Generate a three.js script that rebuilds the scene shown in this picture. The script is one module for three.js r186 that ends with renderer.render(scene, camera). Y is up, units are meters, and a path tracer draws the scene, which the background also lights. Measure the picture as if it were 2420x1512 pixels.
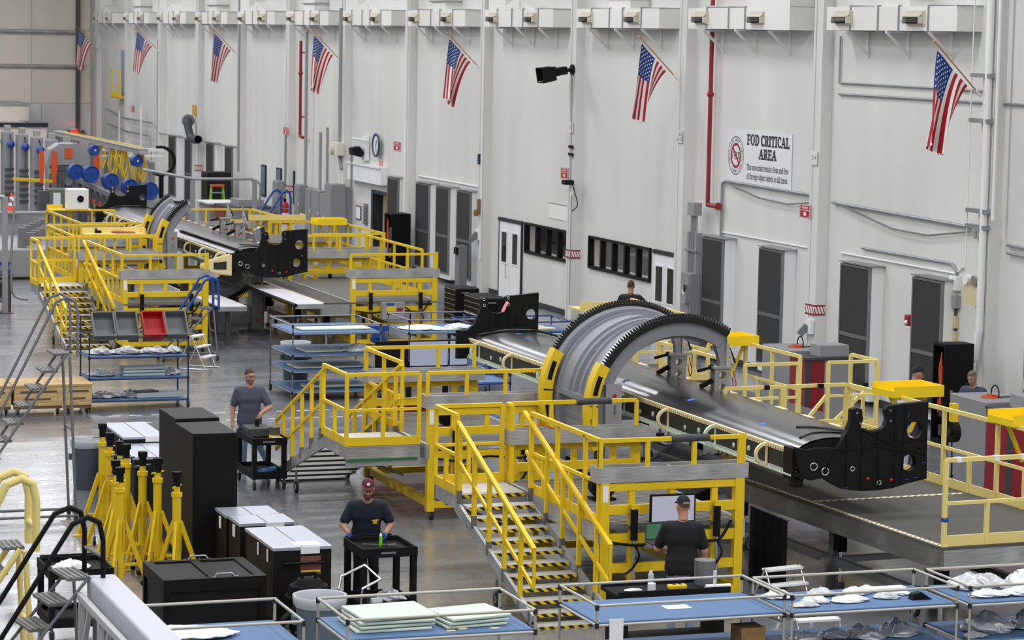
import * as THREE from 'three';
import { mergeGeometries } from 'three/addons/utils/BufferGeometryUtils.js';
import { RoundedBoxGeometry } from 'three/addons/geometries/RoundedBoxGeometry.js';
import { RectAreaLightUniformsLib } from 'three/addons/lights/RectAreaLightUniformsLib.js';

// ---------- camera, light, exposure ----------
const scene = new THREE.Scene();
scene.background = new THREE.Color(0x000000);
const camera = new THREE.PerspectiveCamera(13.393, 2420 / 1512, 0.5, 400);
const YAW = 19.578 * Math.PI / 180, PITCH = 5.971 * Math.PI / 180;
camera.position.set(0, 7.5, 0);
camera.lookAt(Math.sin(YAW) * Math.cos(PITCH), 7.5 - Math.sin(PITCH), -Math.cos(YAW) * Math.cos(PITCH));
camera.rotateZ(1.039 * Math.PI / 180);
camera.focus = 41; camera.userData.fStop = 3.2;
scene.add(camera);
const renderer = new THREE.WebGLRenderer({ antialias: true });
renderer.toneMapping = THREE.LinearToneMapping;
renderer.toneMappingExposure = .61;
renderer.shadowMap.enabled = true;
RectAreaLightUniformsLib.init();
const LAMP_POWER = 62, LAMP_W = 2.4, LAMP_D = 1.0, CEIL = 14;
const lampX = [-22, -10, 1, 9, 15, 20.5], lampZ = [];
for (let z = 4; z > -133; z -= 9.8) lampZ.push(z);

// ---------- helpers ----------
let seed = 12345;
const rnd = () => { seed = (seed * 1664525 + 1013904223) >>> 0; return seed / 4294967296; };
const rr = (a, b) => a + (b - a) * rnd();
const V = (x, y, z) => new THREE.Vector3(x, y, z);
const names = {};
function numbered(n) { const k = names[n] = (names[n] ?? -1) + 1; return k ? n + '_' + String(k).padStart(3, '0') : n; }
function clean(g) {
  if (g.index) g = g.toNonIndexed();
  for (const k of Object.keys(g.attributes)) if (!['position', 'normal', 'uv'].includes(k)) g.deleteAttribute(k);
  if (!g.attributes.normal) g.computeVertexNormals();
  if (!g.attributes.uv) g.setAttribute('uv', new THREE.BufferAttribute(new Float32Array(g.attributes.position.count * 2), 2));
  return g;
}
function metres(g) {            // texture coordinates in metres, by the way each face points
  const p = g.attributes.position, n = g.attributes.normal, u = g.attributes.uv;
  for (let i = 0; i < p.count; i += 3) {
    const ax = Math.abs(n.getX(i) + n.getX(i + 1) + n.getX(i + 2)), ay = Math.abs(n.getY(i) + n.getY(i + 1) + n.getY(i + 2)), az = Math.abs(n.getZ(i) + n.getZ(i + 1) + n.getZ(i + 2));
    for (let j = i; j < i + 3; j++) {
      if (ay >= ax && ay >= az) u.setXY(j, p.getX(j), p.getZ(j)); else if (ax >= az) u.setXY(j, p.getZ(j), p.getY(j)); else u.setXY(j, p.getX(j), p.getY(j));
    }
  }
  return g;
}
let shrinkN = 0;
function shrink(g) {            // a hair smaller, each by its own amount, so that no two faces share a plane
  g.computeBoundingBox(); const b = g.boundingBox, e = .00025 * (1 + (shrinkN++ % 7)), c = b.getCenter(new THREE.Vector3()), s = b.getSize(new THREE.Vector3()), k = v => v > .012 ? 1 - 2 * e / v : 1;
  g.translate(-c.x, -c.y, -c.z); g.scale(k(s.x), k(s.y), k(s.z)); g.translate(c.x, c.y, c.z); return g;
}
function join(list, keepUv) { list = [].concat(list).map(clean).map(shrink); const g = list.length > 1 ? mergeGeometries(list) : list[0]; return keepUv ? g : metres(g); }
function part(parent, name, geos, mat, o = {}) {
  const m = new THREE.Mesh(join(geos, o.uv), mat); m.name = name; m.castShadow = m.receiveShadow = true;
  if (o.label) m.userData.label = o.label;
  if (o.kind) m.userData.kind = o.kind;
  parent.add(m); return m;
}
function same(parent, name, mesh, x, y, z, ry = 0, mat) {      // another copy of an alike piece, sharing its geometry
  const m = new THREE.Mesh(mesh.geometry, mat || mesh.material); m.name = name; m.castShadow = m.receiveShadow = true; m.position.set(x, y, z); m.rotation.y = ry; parent.add(m); return m;
}
function thing(name, label, category, pos = [0, 0, 0], turn = 0, group) {
  const g = new THREE.Group(); g.name = numbered(name); g.position.set(...pos); g.rotation.y = turn; g.userData = { label, category };
  if (group) g.userData.group = group; scene.add(g); return g;
}
function solo(name, label, category, geos, mat, o = {}) {
  const m = part(scene, numbered(name), geos, mat, o); m.userData.label = label; m.userData.category = category; if (o.group) m.userData.group = o.group;
  if (o.pos) m.position.set(...o.pos); if (o.turn) m.rotation.y = o.turn; return m;
}
function struct(name, geos, mat, o = {}) { const m = part(scene, name, geos, mat, o); m.userData.kind = 'structure'; if (o.label) m.userData.label = o.label; return m; }
function structGroup(name, label) { const g = new THREE.Group(); g.name = name; g.userData = { kind: 'structure', label }; scene.add(g); return g; }
const bx = (x0, x1, y0, y1, z0, z1) => { const g = new THREE.BoxGeometry(Math.abs(x1 - x0), Math.abs(y1 - y0), Math.abs(z1 - z0)); g.translate((x0 + x1) / 2, (y0 + y1) / 2, (z0 + z1) / 2); return g; };
const rbx = (x0, x1, y0, y1, z0, z1, r = 0.02, s = 2) => { const g = new RoundedBoxGeometry(Math.abs(x1 - x0), Math.abs(y1 - y0), Math.abs(z1 - z0), s, r); g.translate((x0 + x1) / 2, (y0 + y1) / 2, (z0 + z1) / 2); return g; };
function aim(g, a, b) {         // a shape standing on y is laid from a to b
  const d = b.clone().sub(a), q = new THREE.Quaternion().setFromUnitVectors(V(0, 1, 0), d.clone().normalize());
  g.applyQuaternion(q); g.translate((a.x + b.x) / 2, (a.y + b.y) / 2, (a.z + b.z) / 2); return g;
}
function bar(a, b, w, h) {      // square tube: w across, h in the upright plane
  const A = V(...a), B = V(...b), d = B.clone().sub(A), L = d.length(); d.normalize();
  const g = new THREE.BoxGeometry(w, h ?? w, L), m = new THREE.Matrix4();
  let up = V(0, 1, 0); if (Math.abs(d.y) > .999) up = V(1, 0, 0);
  const xa = up.clone().cross(d).normalize(), ya = d.clone().cross(xa);
  m.makeBasis(xa, ya, d); m.setPosition(A.add(B).multiplyScalar(.5)); g.applyMatrix4(m); return g;
}
const rod = (a, b, r, s = 8, r2) => { const A = V(...a), B = V(...b); return aim(new THREE.CylinderGeometry(r2 ?? r, r, A.distanceTo(B), s), A, B); };
const cyl = (x, y0, y1, z, r, s = 16, r2) => { const g = new THREE.CylinderGeometry(r2 ?? r, r, y1 - y0, s); g.translate(x, (y0 + y1) / 2, z); return g; };
const ball = (x, y, z, r, sx = 1, sy = 1, sz = 1, s = 14) => { const g = new THREE.SphereGeometry(r, s, Math.max(6, s * .7 | 0)); g.scale(sx, sy, sz); g.translate(x, y, z); return g; };
const wheel = (x, y, z, r, w, axis = 'x', s = 16) => { const g = new THREE.CylinderGeometry(r, r, w, s); if (axis === 'x') g.rotateZ(Math.PI / 2); else g.rotateX(Math.PI / 2); g.translate(x, y, z); return g; };
const ringG = (x, y, z, R, r, axis = 'z', s = 20) => { const g = new THREE.TorusGeometry(R, r, 8, s); if (axis === 'x') g.rotateY(Math.PI / 2); if (axis === 'y') g.rotateX(Math.PI / 2); g.translate(x, y, z); return g; };
function tube(pts, r, seg = 24, rs = 6, closed = false) { return new THREE.TubeGeometry(new THREE.CatmullRomCurve3(pts.map(p => V(...p)), closed, 'catmullrom', .3), seg, r, rs, closed); }
function pipe(pts, r, s = 8) { const out = []; for (let i = 0; i + 1 < pts.length; i++) { out.push(rod(pts[i], pts[i + 1], r, s)); if (i) out.push(ball(...pts[i], r, 1, 1, 1, 8)); } return out; }
function prism(pts, depth, holes = [], bevel = 0) {   // outline in x,y pushed along z from 0 to depth
  const s = new THREE.Shape(pts.map(p => new THREE.Vector2(...p)));
  for (const h of holes) { const q = new THREE.Path(); if (h.length === 3) q.absarc(h[0], h[1], h[2], 0, Math.PI * 2, true); else q.setFromPoints(h.map(p => new THREE.Vector2(...p))); s.holes.push(q); }
  return new THREE.ExtrudeGeometry(s, { depth, bevelEnabled: bevel > 0, bevelSize: bevel, bevelThickness: bevel, bevelSegments: 1, curveSegments: 14 });
}
const sideways = g => g.rotateY(-Math.PI / 2);        // outline x -> z, depth -> -x
// noise
const hash = (x, y) => { let h = (x * 374761393 + y * 668265263) | 0; h = Math.imul(h ^ (h >>> 13), 1274126177); return ((h ^ (h >>> 16)) >>> 0) / 4294967296; };
function vnoise(x, y, P) { const xi = Math.floor(x), yi = Math.floor(y), fx = x - xi, fy = y - yi, s = t => t * t * (3 - 2 * t), w = v => ((v % P) + P) % P; const a = hash(w(xi), w(yi)), b = hash(w(xi + 1), w(yi)), c = hash(w(xi), w(yi + 1)), d = hash(w(xi + 1), w(yi + 1)); return a + (b - a) * s(fx) + (c - a) * s(fy) + (a - b - c + d) * s(fx) * s(fy); }
function dataTex(n, f, repeat, srgb) {
  const d = new Uint8Array(n * n * 4);
  for (let j = 0; j < n; j++) for (let i = 0; i < n; i++) { const c = f(i / n, j / n), k = (j * n + i) * 4; if (typeof c === 'number') d[k] = d[k + 1] = d[k + 2] = c * 255; else { d[k] = c[0] * 255; d[k + 1] = c[1] * 255; d[k + 2] = c[2] * 255; } d[k + 3] = 255; }
  const t = new THREE.DataTexture(d, n, n); t.wrapS = t.wrapT = THREE.RepeatWrapping; t.magFilter = THREE.LinearFilter; t.minFilter = THREE.LinearMipmapLinearFilter; t.generateMipmaps = true;
  t.repeat.set(repeat[0], repeat[1]); if (srgb) t.colorSpace = THREE.SRGBColorSpace; t.needsUpdate = true; return t;
}
function canvasTex(w, h, draw) { const c = document.createElement('canvas'); c.width = w; c.height = h; const g = c.getContext('2d'); draw(g, w, h); const t = new THREE.CanvasTexture(c); t.colorSpace = THREE.SRGBColorSpace; t.anisotropy = 4; return t; }
const M = (color, roughness = .6, metalness = 0, o = {}) => new THREE.MeshStandardMaterial({ color, roughness, metalness, ...o });
const P = (color, roughness, o = {}) => new THREE.MeshPhysicalMaterial({ color, roughness, ...o });

// ---------- materials ----------
const grainTex = dataTex(256, (u, v) => .55 + .45 * (.5 * vnoise(u * 16, v * 16, 16) + .3 * vnoise(u * 64, v * 64, 64) + .2 * hash(u * 256, v * 256)), [.5, .5]);
const floorCol = dataTex(1024, (u, v) => { const a = vnoise(u * 8, v * 8, 8), b = vnoise(u * 40, v * 10, 40), c = vnoise(u * 160, v * 30, 160); const k = .76 + .12 * a + .07 * b + .05 * c; return [k, k * 1.0, k * 1.005]; }, [1 / 24, 1 / 24], true);
const floorRough = dataTex(1024, (u, v) => { const a = vnoise(u * 12, v * 40, 12 * 40), b = vnoise(u * 64, v * 256, 256), c = vnoise(u * 300, v * 300, 300); return .35 + .4 * a * b + .25 * c * a; }, [1 / 18, 1 / 18]);
const floorBump = dataTex(512, (u, v) => .5 * vnoise(u * 10, v * 40, 40) + .5 * vnoise(u * 60, v * 90, 180), [1 / 9, 1 / 9]);
const alumTex = dataTex(256, (u, v) => { const k = .72 + .16 * vnoise(u * 6, v * 6, 6) + .12 * vnoise(u * 8, v * 128, 128); return [k, k, k]; }, [.8, .8], true);
const wallTex = dataTex(512, (u, v) => { const k = .93 + .04 * vnoise(u * 24, v * 3, 24) + .03 * vnoise(u * 6, v * 6, 6); return [k, k, k * .995]; }, [1 / 12, 1 / 12], true);
const woodTex = dataTex(256, (u, v) => { const g = vnoise(u * 4 + 2 * vnoise(u * 3, v * 20, 60), v * 60, 60), k = .8 + .2 * g; return [k, k * .97, k * .92]; }, [.8, .8], true);
const plateBump = dataTex(128, (u, v) => { const a = (u * 6 % 1) - .5, b = (v * 6 % 1) - .5, odd = ((Math.floor(u * 6) + Math.floor(v * 6)) % 2) ? 1 : -1; const p = (a + odd * b) * .7, q = (a - odd * b) * .7; return Math.max(0, 1 - Math.hypot(p / .42, q / .14)); }, [3, 3]);
const hazardTex = canvasTex(256, 32, (g, w, h) => { g.fillStyle = '#e6c418'; g.fillRect(0, 0, w, h); g.fillStyle = '#15140f'; for (let i = -1; i < 8; i++) { g.beginPath(); g.moveTo(i * 36, 0); g.lineTo(i * 36 + 18, 0); g.lineTo(i * 36 + 34, h); g.lineTo(i * 36 + 16, h); g.fill(); } });
const checkTex = canvasTex(64, 32, (g, w, h) => { g.fillStyle = '#e9e2c4'; g.fillRect(0, 0, w, h); g.fillStyle = '#1c1c20'; g.fillRect(6, 4, 20, 11); g.fillRect(36, 17, 20, 11); }); checkTex.wrapS = checkTex.wrapT = THREE.RepeatWrapping; checkTex.repeat.set(9, 9);
const mt = {
  floor: P(0x8a8c90, .55, { map: floorCol, roughnessMap: floorRough, bumpMap: floorBump, bumpScale: .0003, clearcoat: .5, clearcoatRoughness: .15 }),
  wall: M(0xdedddb, .75, 0, { map: wallTex }), wallFar: M(0xebe2d9, .85, 0, { map: wallTex }), wallLow: M(0xdadbdd, .7, 0, { map: wallTex }), ceil: M(0xd8d8d6, .9),
  duct: M(0xe4e3df, .6), white: M(0xe8e8e8, .6), base: M(0x22252a, .5), steel: M(0x8a8c8e, .4, .7), greyPaint: M(0x949496, .55), grey2: M(0x737476, .6), dgrey: M(0x4e4f52, .6), conduit: M(0x9a9c9e, .4, .5),
  yellow: M(0xe8c414, .48), yellowB: M(0xf5d312, .5), pale: M(0xe9d584, .55), alum: M(0xc9c9c7, .45, .35, { map: alumTex }), alumD: M(0x8d8d8a, .5, .4, { map: alumTex }), chrome: M(0xd8d8da, .15, 1),
  black: P(0x0b0b0c, .6, { specularIntensity: .45 }), blackS: M(0x111113, .3), blackR: P(0x111113, .75, { specularIntensity: .45 }), grille: M(0x2c2b2a, .8), rubber: M(0x1b1b1c, .7), deckGrey: M(0x55534f, .85, 0, { bumpMap: grainTex, bumpScale: .002 }), deckRib: M(0x7c7a76, .6, .3),
  tread: M(0xc4c3bf, .45, .4, { bumpMap: plateBump, bumpScale: .003 }), hazard: new THREE.MeshStandardMaterial({ map: hazardTex, roughness: .6 }), check: new THREE.MeshStandardMaterial({ map: checkTex, roughness: .7 }),
  wing: P(0x141414, .36, { clearcoat: .6, clearcoatRoughness: .17, bumpMap: grainTex, bumpScale: .0008 }), carbon: P(0x0c0d0c, .62, { specularIntensity: .5 }), web: M(0x24261f, .6), cream: M(0xe6d6a6, .6), mint: M(0xd3dccb, .6), rivet: M(0xb9c2ae, .6),
  ring: M(0x8f9198, .5, .15), ringEdge: M(0xc4c6ca, .3, .6), gear: M(0x1a1a1b, .5, .3), red: M(0xb11d22, .5), redD: M(0x8b1a22, .5), blue: M(0x1b4694, .5), blueD: M(0x1b3f8a, .45), orange: M(0xd9541e, .5), shelf: M(0x54759f, .65, 0, { bumpMap: grainTex, bumpScale: .001 }), shelfD: M(0x2b3f66, .6),
  foil: M(0xc4c6c9, .3, .22), poly: P(0xdfe3e8, .25, { clearcoat: .6, clearcoatRoughness: .2 }), paper: M(0xf0f0ee, .8), panelMint: M(0xcfdccd, .6), partGrey: M(0xa9b6ba, .5), wood: M(0xd8bd8c, .8, 0, { map: woodTex }), woodDark: M(0xa07f52, .8, 0, { map: woodTex }),
  binGrey: M(0x6d7072, .55), trash: M(0x4b525a, .6), liner: P(0xe4e8ec, .3, { transmission: .35, thickness: 0, clearcoat: .3 }), skin: 0, tube: M(0xb9b5a8, .45, .3), joint: M(0x1c1e22, .5), lime: M(0x8fc92a, .5), pink: M(0xe88a92, .7), tan: M(0xa38c6e, .7),
  glass: P(0xffffff, .03, { transmission: 1, thickness: 0, ior: 1.45 }), paneDark: M(0x1c1d1e, .12), cabGrey: M(0x8a8a8c, .55), cabDark: M(0x3c3f41, .6), crateBlack: P(0x100f0d, .6, { specularIntensity: .5, bumpMap: grainTex, bumpScale: .001 }), silverTop: M(0xb9bec8, .35, .3, { map: canvasTex(256, 256, (g, w, h) => { g.fillStyle = '#f4f5f8'; g.fillRect(0, 0, w, h); g.strokeStyle = '#8f9db8'; g.lineWidth = 3; for (let i = 0; i < 6; i++) for (let j = 0; j < 3; j++) { g.beginPath(); g.moveTo(20 + j * 84, 20 + i * 42); g.lineTo(70 + j * 84, 8 + i * 42); g.stroke(); } }) }), bluedark: M(0x1d2b4a, .4),
};
const SQ = Math.SQRT1_2;

// ---------- the hall ----------
const ZF = -136, XW = 25.85;
struct('floor', bx(-34, 34, -.3, 0, -142, 16), mt.floor);
struct('ceiling', bx(-34, 26.5, CEIL, CEIL + .3, -137, 15), mt.ceil);
struct('wall_left', bx(-34.3, -34, 0, CEIL, -137, 15), mt.wall);
struct('wall_back', bx(-34, 26.2, 0, CEIL, 14.6, 15), mt.wall);
const holes = [[-71.6, -68.12, 1.5, 2.24], [-66.62, -62.48, 1.5, 2.24], [-86.55, -84.75, 0.001, 2.2]];
{
  const s = new THREE.Shape([[ZF, 0], [14.6, 0], [14.6, CEIL], [ZF, CEIL]].map(p => new THREE.Vector2(...p)));
  for (const [a, b, c, d] of holes) { const q = new THREE.Path(); q.setFromPoints([[a, c], [a, d], [b, d], [b, c]].map(p => new THREE.Vector2(...p))); s.holes.push(q); }
  const g = new THREE.ExtrudeGeometry(s, { depth: .35, bevelEnabled: false }); sideways(g); g.translate(XW + .35, 0, 0);
  struct('wall_right', g, mt.wall);
  // offices behind the windows and the open door
  struct('wall_office', [bx(29.3, 29.5, 0, 3, -88, -60), bx(XW + .3, 29.5, 3, 3.2, -88, -60), bx(XW + .3, 29.5, 0, 3, -88.2, -88), bx(XW + .3, 29.5, 0, 3, -60, -59.8), bx(XW + .35, 29.3, 0, 3, -78.1, -78)], M(0x85857f, .8));
  for (const z of [-69.8, -64.5, -85.6]) { const t = thing('office_lamp', 'ceiling lamp in the room behind the ' + (z < -80 ? 'open door' : z < -68 ? 'four pane window' : 'five pane window'), 'lamp', [27.6, 2.9, z]); part(t, 'housing', bx(-.62, .62, .03, .1, -.32, .32), mt.white); part(t, 'lens', bx(-.6, .6, .0, .03, -.3, .3), new THREE.MeshStandardMaterial({ color: 0xffffff, emissive: 0xfff4e4, emissiveIntensity: 3 })); const l = new THREE.RectAreaLight(0xfff4e4, 9, 1.2, .6); l.position.set(27.6, 2.88, z); l.lookAt(27.6, 0, z); l.castShadow = true; scene.add(l); }
  for (let i = 0; i < 9; i++) solo('storage_carton', ['lowest', 'middle', 'topmost'][i % 3] + ' grey carton of the ' + ['far', 'middle', 'near'][i / 3 | 0] + ' stack seen through the strip window', 'carton', rbx(-.5, .5, 0, .5, -.62, .62, .02), M(0x77746c, .8), { pos: [28.6, .52 * (i % 3) + .35 * 0, -69.4 + 2.9 * (i / 3 | 0)], turn: (i % 2) * .06 });
}
for (let k = -1; k < 13; k++) {       // pilasters between the bays
  const zr = -45.25 - 7.36 * k;
  struct('trim_' + (k + 2), [bx(25.6, XW + .02, 0, CEIL - .01, zr - .42, zr), bx(25.58, 25.6, 0, CEIL - .01, zr - .4, zr - .3)], mt.wall, { label: 'white wall pilaster' });
}
struct('baseboard_right', [[-134, -86.6], [-84.75, -73.85], [-71.85, -62.2], [-60.6, 14]].map(([a, b]) => bx(XW - .03, XW, 0, .16, a, b)), mt.base);
// far end wall: metal sheets above, white boards below
{
  const w = structGroup('wall_far', 'beige metal sheet end wall with white boards below');
  part(w, 'wall_core', bx(-34, 26.2, 0, CEIL, ZF - .4, ZF - .1), mt.wallFar);
  const sh = part(w, 'metal_sheet', bx(-1.46, 1.46, 3.72, 5.5, ZF - .1, ZF - .04), mt.wallFar); sh.position.x = 24.3;
  const sh2 = part(w, 'metal_sheet', bx(-1.46, 1.46, 5.62, 7.2, ZF - .1, ZF - .04), mt.wallFar); sh2.position.x = 24.3;
  const sh3 = part(w, 'metal_sheet', bx(-1.46, 1.46, 7.34, CEIL, ZF - .1, ZF - .04), mt.wallFar); sh3.position.x = 24.3;
  for (let i = 1; i < 9; i++) for (const s of [sh, sh2, sh3]) same(w, 'metal_sheet', s, 24.3 - i * 2.95, 0, 0);
  const bd = part(w, 'white_board', bx(-1.24, 1.24, 0, 3.66, ZF - .1, ZF), mt.wallLow); bd.position.x = 24.55;
  for (let i = 1; i < 11; i++) same(w, 'white_board', bd, 24.55 - i * 2.5, 0, 0);
  part(w, 'girt', [bx(-34, 25.4, 7.2, 7.3, ZF - .04, ZF + .18), bx(-34, 25.4, 7.08, 7.2, ZF - .04, ZF + .02)], mt.alum); part(w, 'girt', [bx(-34, 25.4, 5.5, 5.6, ZF - .04, ZF + .18), bx(-34, 25.4, 5.4, 5.5, ZF - .04, ZF + .02)], mt.alum);
  part(w, 'corner_post', bx(25.0, 25.2, 2.2, CEIL, ZF, ZF + .2), mt.dgrey);
  part(w, 'door_header', bx(14, 25.2, 2.07, 2.12, ZF, ZF + .06), mt.dgrey);
}
{ const g = structGroup('door_1', 'white double door under the lit exit sign'); part(g, 'door_leaf', bx(23.3, 24.25, 0, 2.05, ZF, ZF + .05), mt.greyPaint); part(g, 'door_leaf', bx(24.3, 25.2, 0, 2.05, ZF, ZF + .05), mt.greyPaint); }
{ const t = thing('exit_sign', 'glowing red exit sign with two lamp heads on end wall', 'exit sign', [25.0, 2.12, ZF + .07]); part(t, 'housing', bx(-.22, .22, 0, .32, 0, .08), mt.white); part(t, 'face', bx(-.2, .2, .03, .29, .08, .09), new THREE.MeshStandardMaterial({ color: 0x551010, emissive: 0xff3a30, emissiveIntensity: .9 })); part(t, 'lamp_head', wheel(-.36, .18, .1, .09, .12, 'z'), mt.dgrey); part(t, 'lamp_head', wheel(.36, .18, .1, .09, .12, 'z'), mt.dgrey); part(t, 'bracket', bx(-.36, .36, .15, .2, 0, .04), mt.dgrey);
  const l = new THREE.PointLight(0xff4030, .6); l.position.set(25, 2.28, ZF + .3); l.castShadow = true; scene.add(l); }
{ const g = structGroup('wall_enclosure', 'cream enclosure with a dark roof edge in the far corner'); part(g, 'side', bx(2, 21.5, 0, 2.95, -124.2, -124), mt.wallFar); part(g, 'roof_edge', bx(2, 21.55, 2.95, 3.15, -124.25, -123.9), mt.base); part(g, 'roof', bx(2, 21.5, 2.9, 2.96, -135, -124.2), mt.wallLow); part(g, 'upper', bx(2, 22.0, 2.96, 3.72, -135.8, -132), mt.wallFar); part(g, 'upper_edge', bx(2, 22.1, 3.72, 3.8, -135.8, -131.9), mt.alum); }
// ceiling lamps
for (let i = 0; i < lampX.length; i++) for (let j = 0; j < lampZ.length; j++) {
  const t = thing('high_bay_lamp', 'flat white high bay lamp under the hall ceiling', 'lamp', [lampX[i], CEIL - .5, lampZ[j]], 0, 'high bay lamps in rows under the ceiling');
  part(t, 'housing', [bx(-LAMP_W / 2 - .05, LAMP_W / 2 + .05, .02, .12, -LAMP_D / 2 - .05, LAMP_D / 2 + .05), rod([-.8, .12, 0], [-.8, .49, 0], .015, 6), rod([.8, .12, 0], [.8, .49, 0], .015, 6)], mt.white);
  part(t, 'lens', bx(-LAMP_W / 2, LAMP_W / 2, 0, .02, -LAMP_D / 2, LAMP_D / 2), new THREE.MeshStandardMaterial({ color: 0xffffff, emissive: 0xfbfcff, emissiveIntensity: 8 }));
  const l = new THREE.RectAreaLight(0xfbfcff, LAMP_POWER, LAMP_W, LAMP_D); l.position.set(lampX[i], CEIL - .52, lampZ[j]); l.lookAt(lampX[i], 0, lampZ[j]); l.castShadow = true; scene.add(l);
}
// painted marks on the floor
{
  const dash = []; for (let x = 10.2; x < 15.4; x += .42) { dash.push(bx(x, x + .24, .001, .004, -52.0, -51.94), bx(x, x + .24, .001, .004, -51.0, -50.94)); }
  struct('trim_20', dash, mt.white, { label: 'two dashed white lines taped across the floor' });
  struct('trim_21', bx(7.3, 7.5, .0005, .003, -41, -33), M(0x8d7f70, .5), { label: 'tan tape line along the floor' });
}

// ---------- on the long wall ----------
const ORD = ['nearest', 'second', 'third', 'fourth', 'fifth', 'sixth', 'seventh', 'eighth', 'ninth', 'tenth', 'eleventh', 'farthest'];
const colZ = k => -45.25 - 7.36 * k;     // camera-side edge of pilaster k
// air ducts on brackets, one in each bay
for (let k = 0; k < 12; k++) {
  const z1 = colZ(k) - 1.0, z0 = z1 - 5.6, hood = k % 2 === 1 && k !== 1, tall = k === 1, xf = 25.3;
  const t = thing('air_duct', `${ORD[k]} white wall duct from the camera, ` + (hood ? 'with a sloped hood on top' : tall ? 'with a tall end box' : 'with a square riser'), 'duct', [0, 0, 0], 0, 'white air ducts along the wall top');
  const y0 = 7.72, y1 = 8.2;
  part(t, 'duct_body', bx(xf, XW, y0, y1, z0, z1), mt.duct);
  for (const f of [.2, .42, .58, .8]) part(t, 'flange', [bx(xf - .025, xf, y0 - .025, y1 + .03, z0 + 5.6 * f - .02, z0 + 5.6 * f + .02), bx(xf, XW, y1, y1 + .03, z0 + 5.6 * f - .02, z0 + 5.6 * f + .02), bx(xf, XW, y0 - .025, y0, z0 + 5.6 * f - .02, z0 + 5.6 * f + .02)], mt.conduit);
  part(t, 'flange', bx(xf - .015, XW, y1, y1 + .02, z1 - .03, z1 + .02), mt.conduit);
  if (hood) { part(t, 'hood', sideways(prism([[0, 0], [1.6, 0], [1.6, .25], [1.1, .25]], XW - xf)).translate(XW, y1, z0 + 1.3), mt.duct); part(t, 'riser', bx(xf + .02, XW, y1, 11, z0 + .3, z0 + 1.7), mt.duct); part(t, 'hood_panel', sideways(prism([[0, 0], [1.5, .0], [1.5, .03], [0, .36]], XW - xf - .05)).translate(XW, y1 + .0, z0 + 2.5), mt.duct); }
  else if (tall) part(t, 'end_box', bx(xf - .03, XW, y0 - .01, 11, z1 - 2.2, z1 + .02), mt.duct);
  else { part(t, 'riser', bx(xf + .05, XW, y1, 11, z0 + 2.2, z0 + 3.6), mt.duct); part(t, 'riser_flange', bx(xf, XW, y1 + .25, y1 + .29, z0 + 2.1, z0 + 3.7), mt.conduit); }
  for (const f of [.08, .64]) {
    const zc = z0 + 5.6 * f + .4, dz = .36;
    const d = part(t, 'diffuser', [bx(xf - .03, xf, y0 + .1, y0 + .4, zc - dz, zc + dz), bx(xf - .05, xf - .03, y0 + .12, y0 + .38, zc - dz + .03, zc + dz - .03)], M(0xcfcab8, .6));
    part(d, 'grille', sideways(prism([[-dz + .05, 0], [dz - .05, 0], [dz - .05, .14], [-dz + .05, .14]], .02)).translate(xf - .05, y0 + .14, zc), mt.cabDark);
    part(d, 'lip', sideways(prism([[-dz + .04, .12], [dz - .04, .12], [dz - .04, .3], [-dz + .04, .3]], .02)).rotateZ(0).translate(xf - .05, y0 + .08, zc), M(0xcfcab8, .6)); part(d, 'hood', [bar([xf - .0, y0 + .36, zc], [xf - .15, y0 + .27, zc], dz * 2 - .06, .015), bx(xf - .15, xf - .03, y0 + .14, y0 + .28, zc - dz + .02, zc - dz + .035), bx(xf - .15, xf - .03, y0 + .14, y0 + .28, zc + dz - .035, zc + dz - .02)], M(0xcfcab8, .6));
    part(d, 'vanes', [.18, .22, .26].map(h => bx(xf - .13 - (.26 - h), xf - .1, y0 + h, y0 + h + .012, zc - dz + .06, zc + dz - .06)), mt.steel);
  }
  for (const f of [.16, .48, .8]) { const zz = z0 + 5.6 * f; part(t, 'bracket', [bar([xf + .02, y0 - .03, zz], [XW - .02, y0 - .5, zz], .06, .05), bx(XW - .05, XW, y0 - .55, y0, zz - .03, zz + .03), bx(xf, XW, y0 - .05, y0 - .005, zz - .03, zz + .03)], mt.white); }
}
// flags
const flagTex = canvasTex(760, 400, (g, w, h) => {
  const sh = h / 13; for (let i = 0; i < 13; i++) { g.fillStyle = i % 2 ? '#efe9e2' : '#a8202f'; g.fillRect(0, i * sh, w, sh + 1); }
  g.fillStyle = '#1e3a7a'; g.fillRect(0, 0, w * .4, sh * 7); g.fillStyle = '#ffffff';
  for (let r = 0; r < 9; r++) for (let c = 0; c < (r % 2 ? 5 : 6); c++) { const cx = w * .4 * ((c * 2 + 1 + (r % 2)) / 12), cy = sh * 7 * ((r + 1) / 10); g.beginPath(); for (let k = 0; k < 10; k++) { const a = -Math.PI / 2 + k * Math.PI / 5, R = k % 2 ? 4.6 : 11; g.lineTo(cx + R * Math.cos(a), cy + R * Math.sin(a)); } g.fill(); }
});
const flagMat = new THREE.MeshStandardMaterial({ map: flagTex, roughness: .85, side: THREE.DoubleSide });
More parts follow.
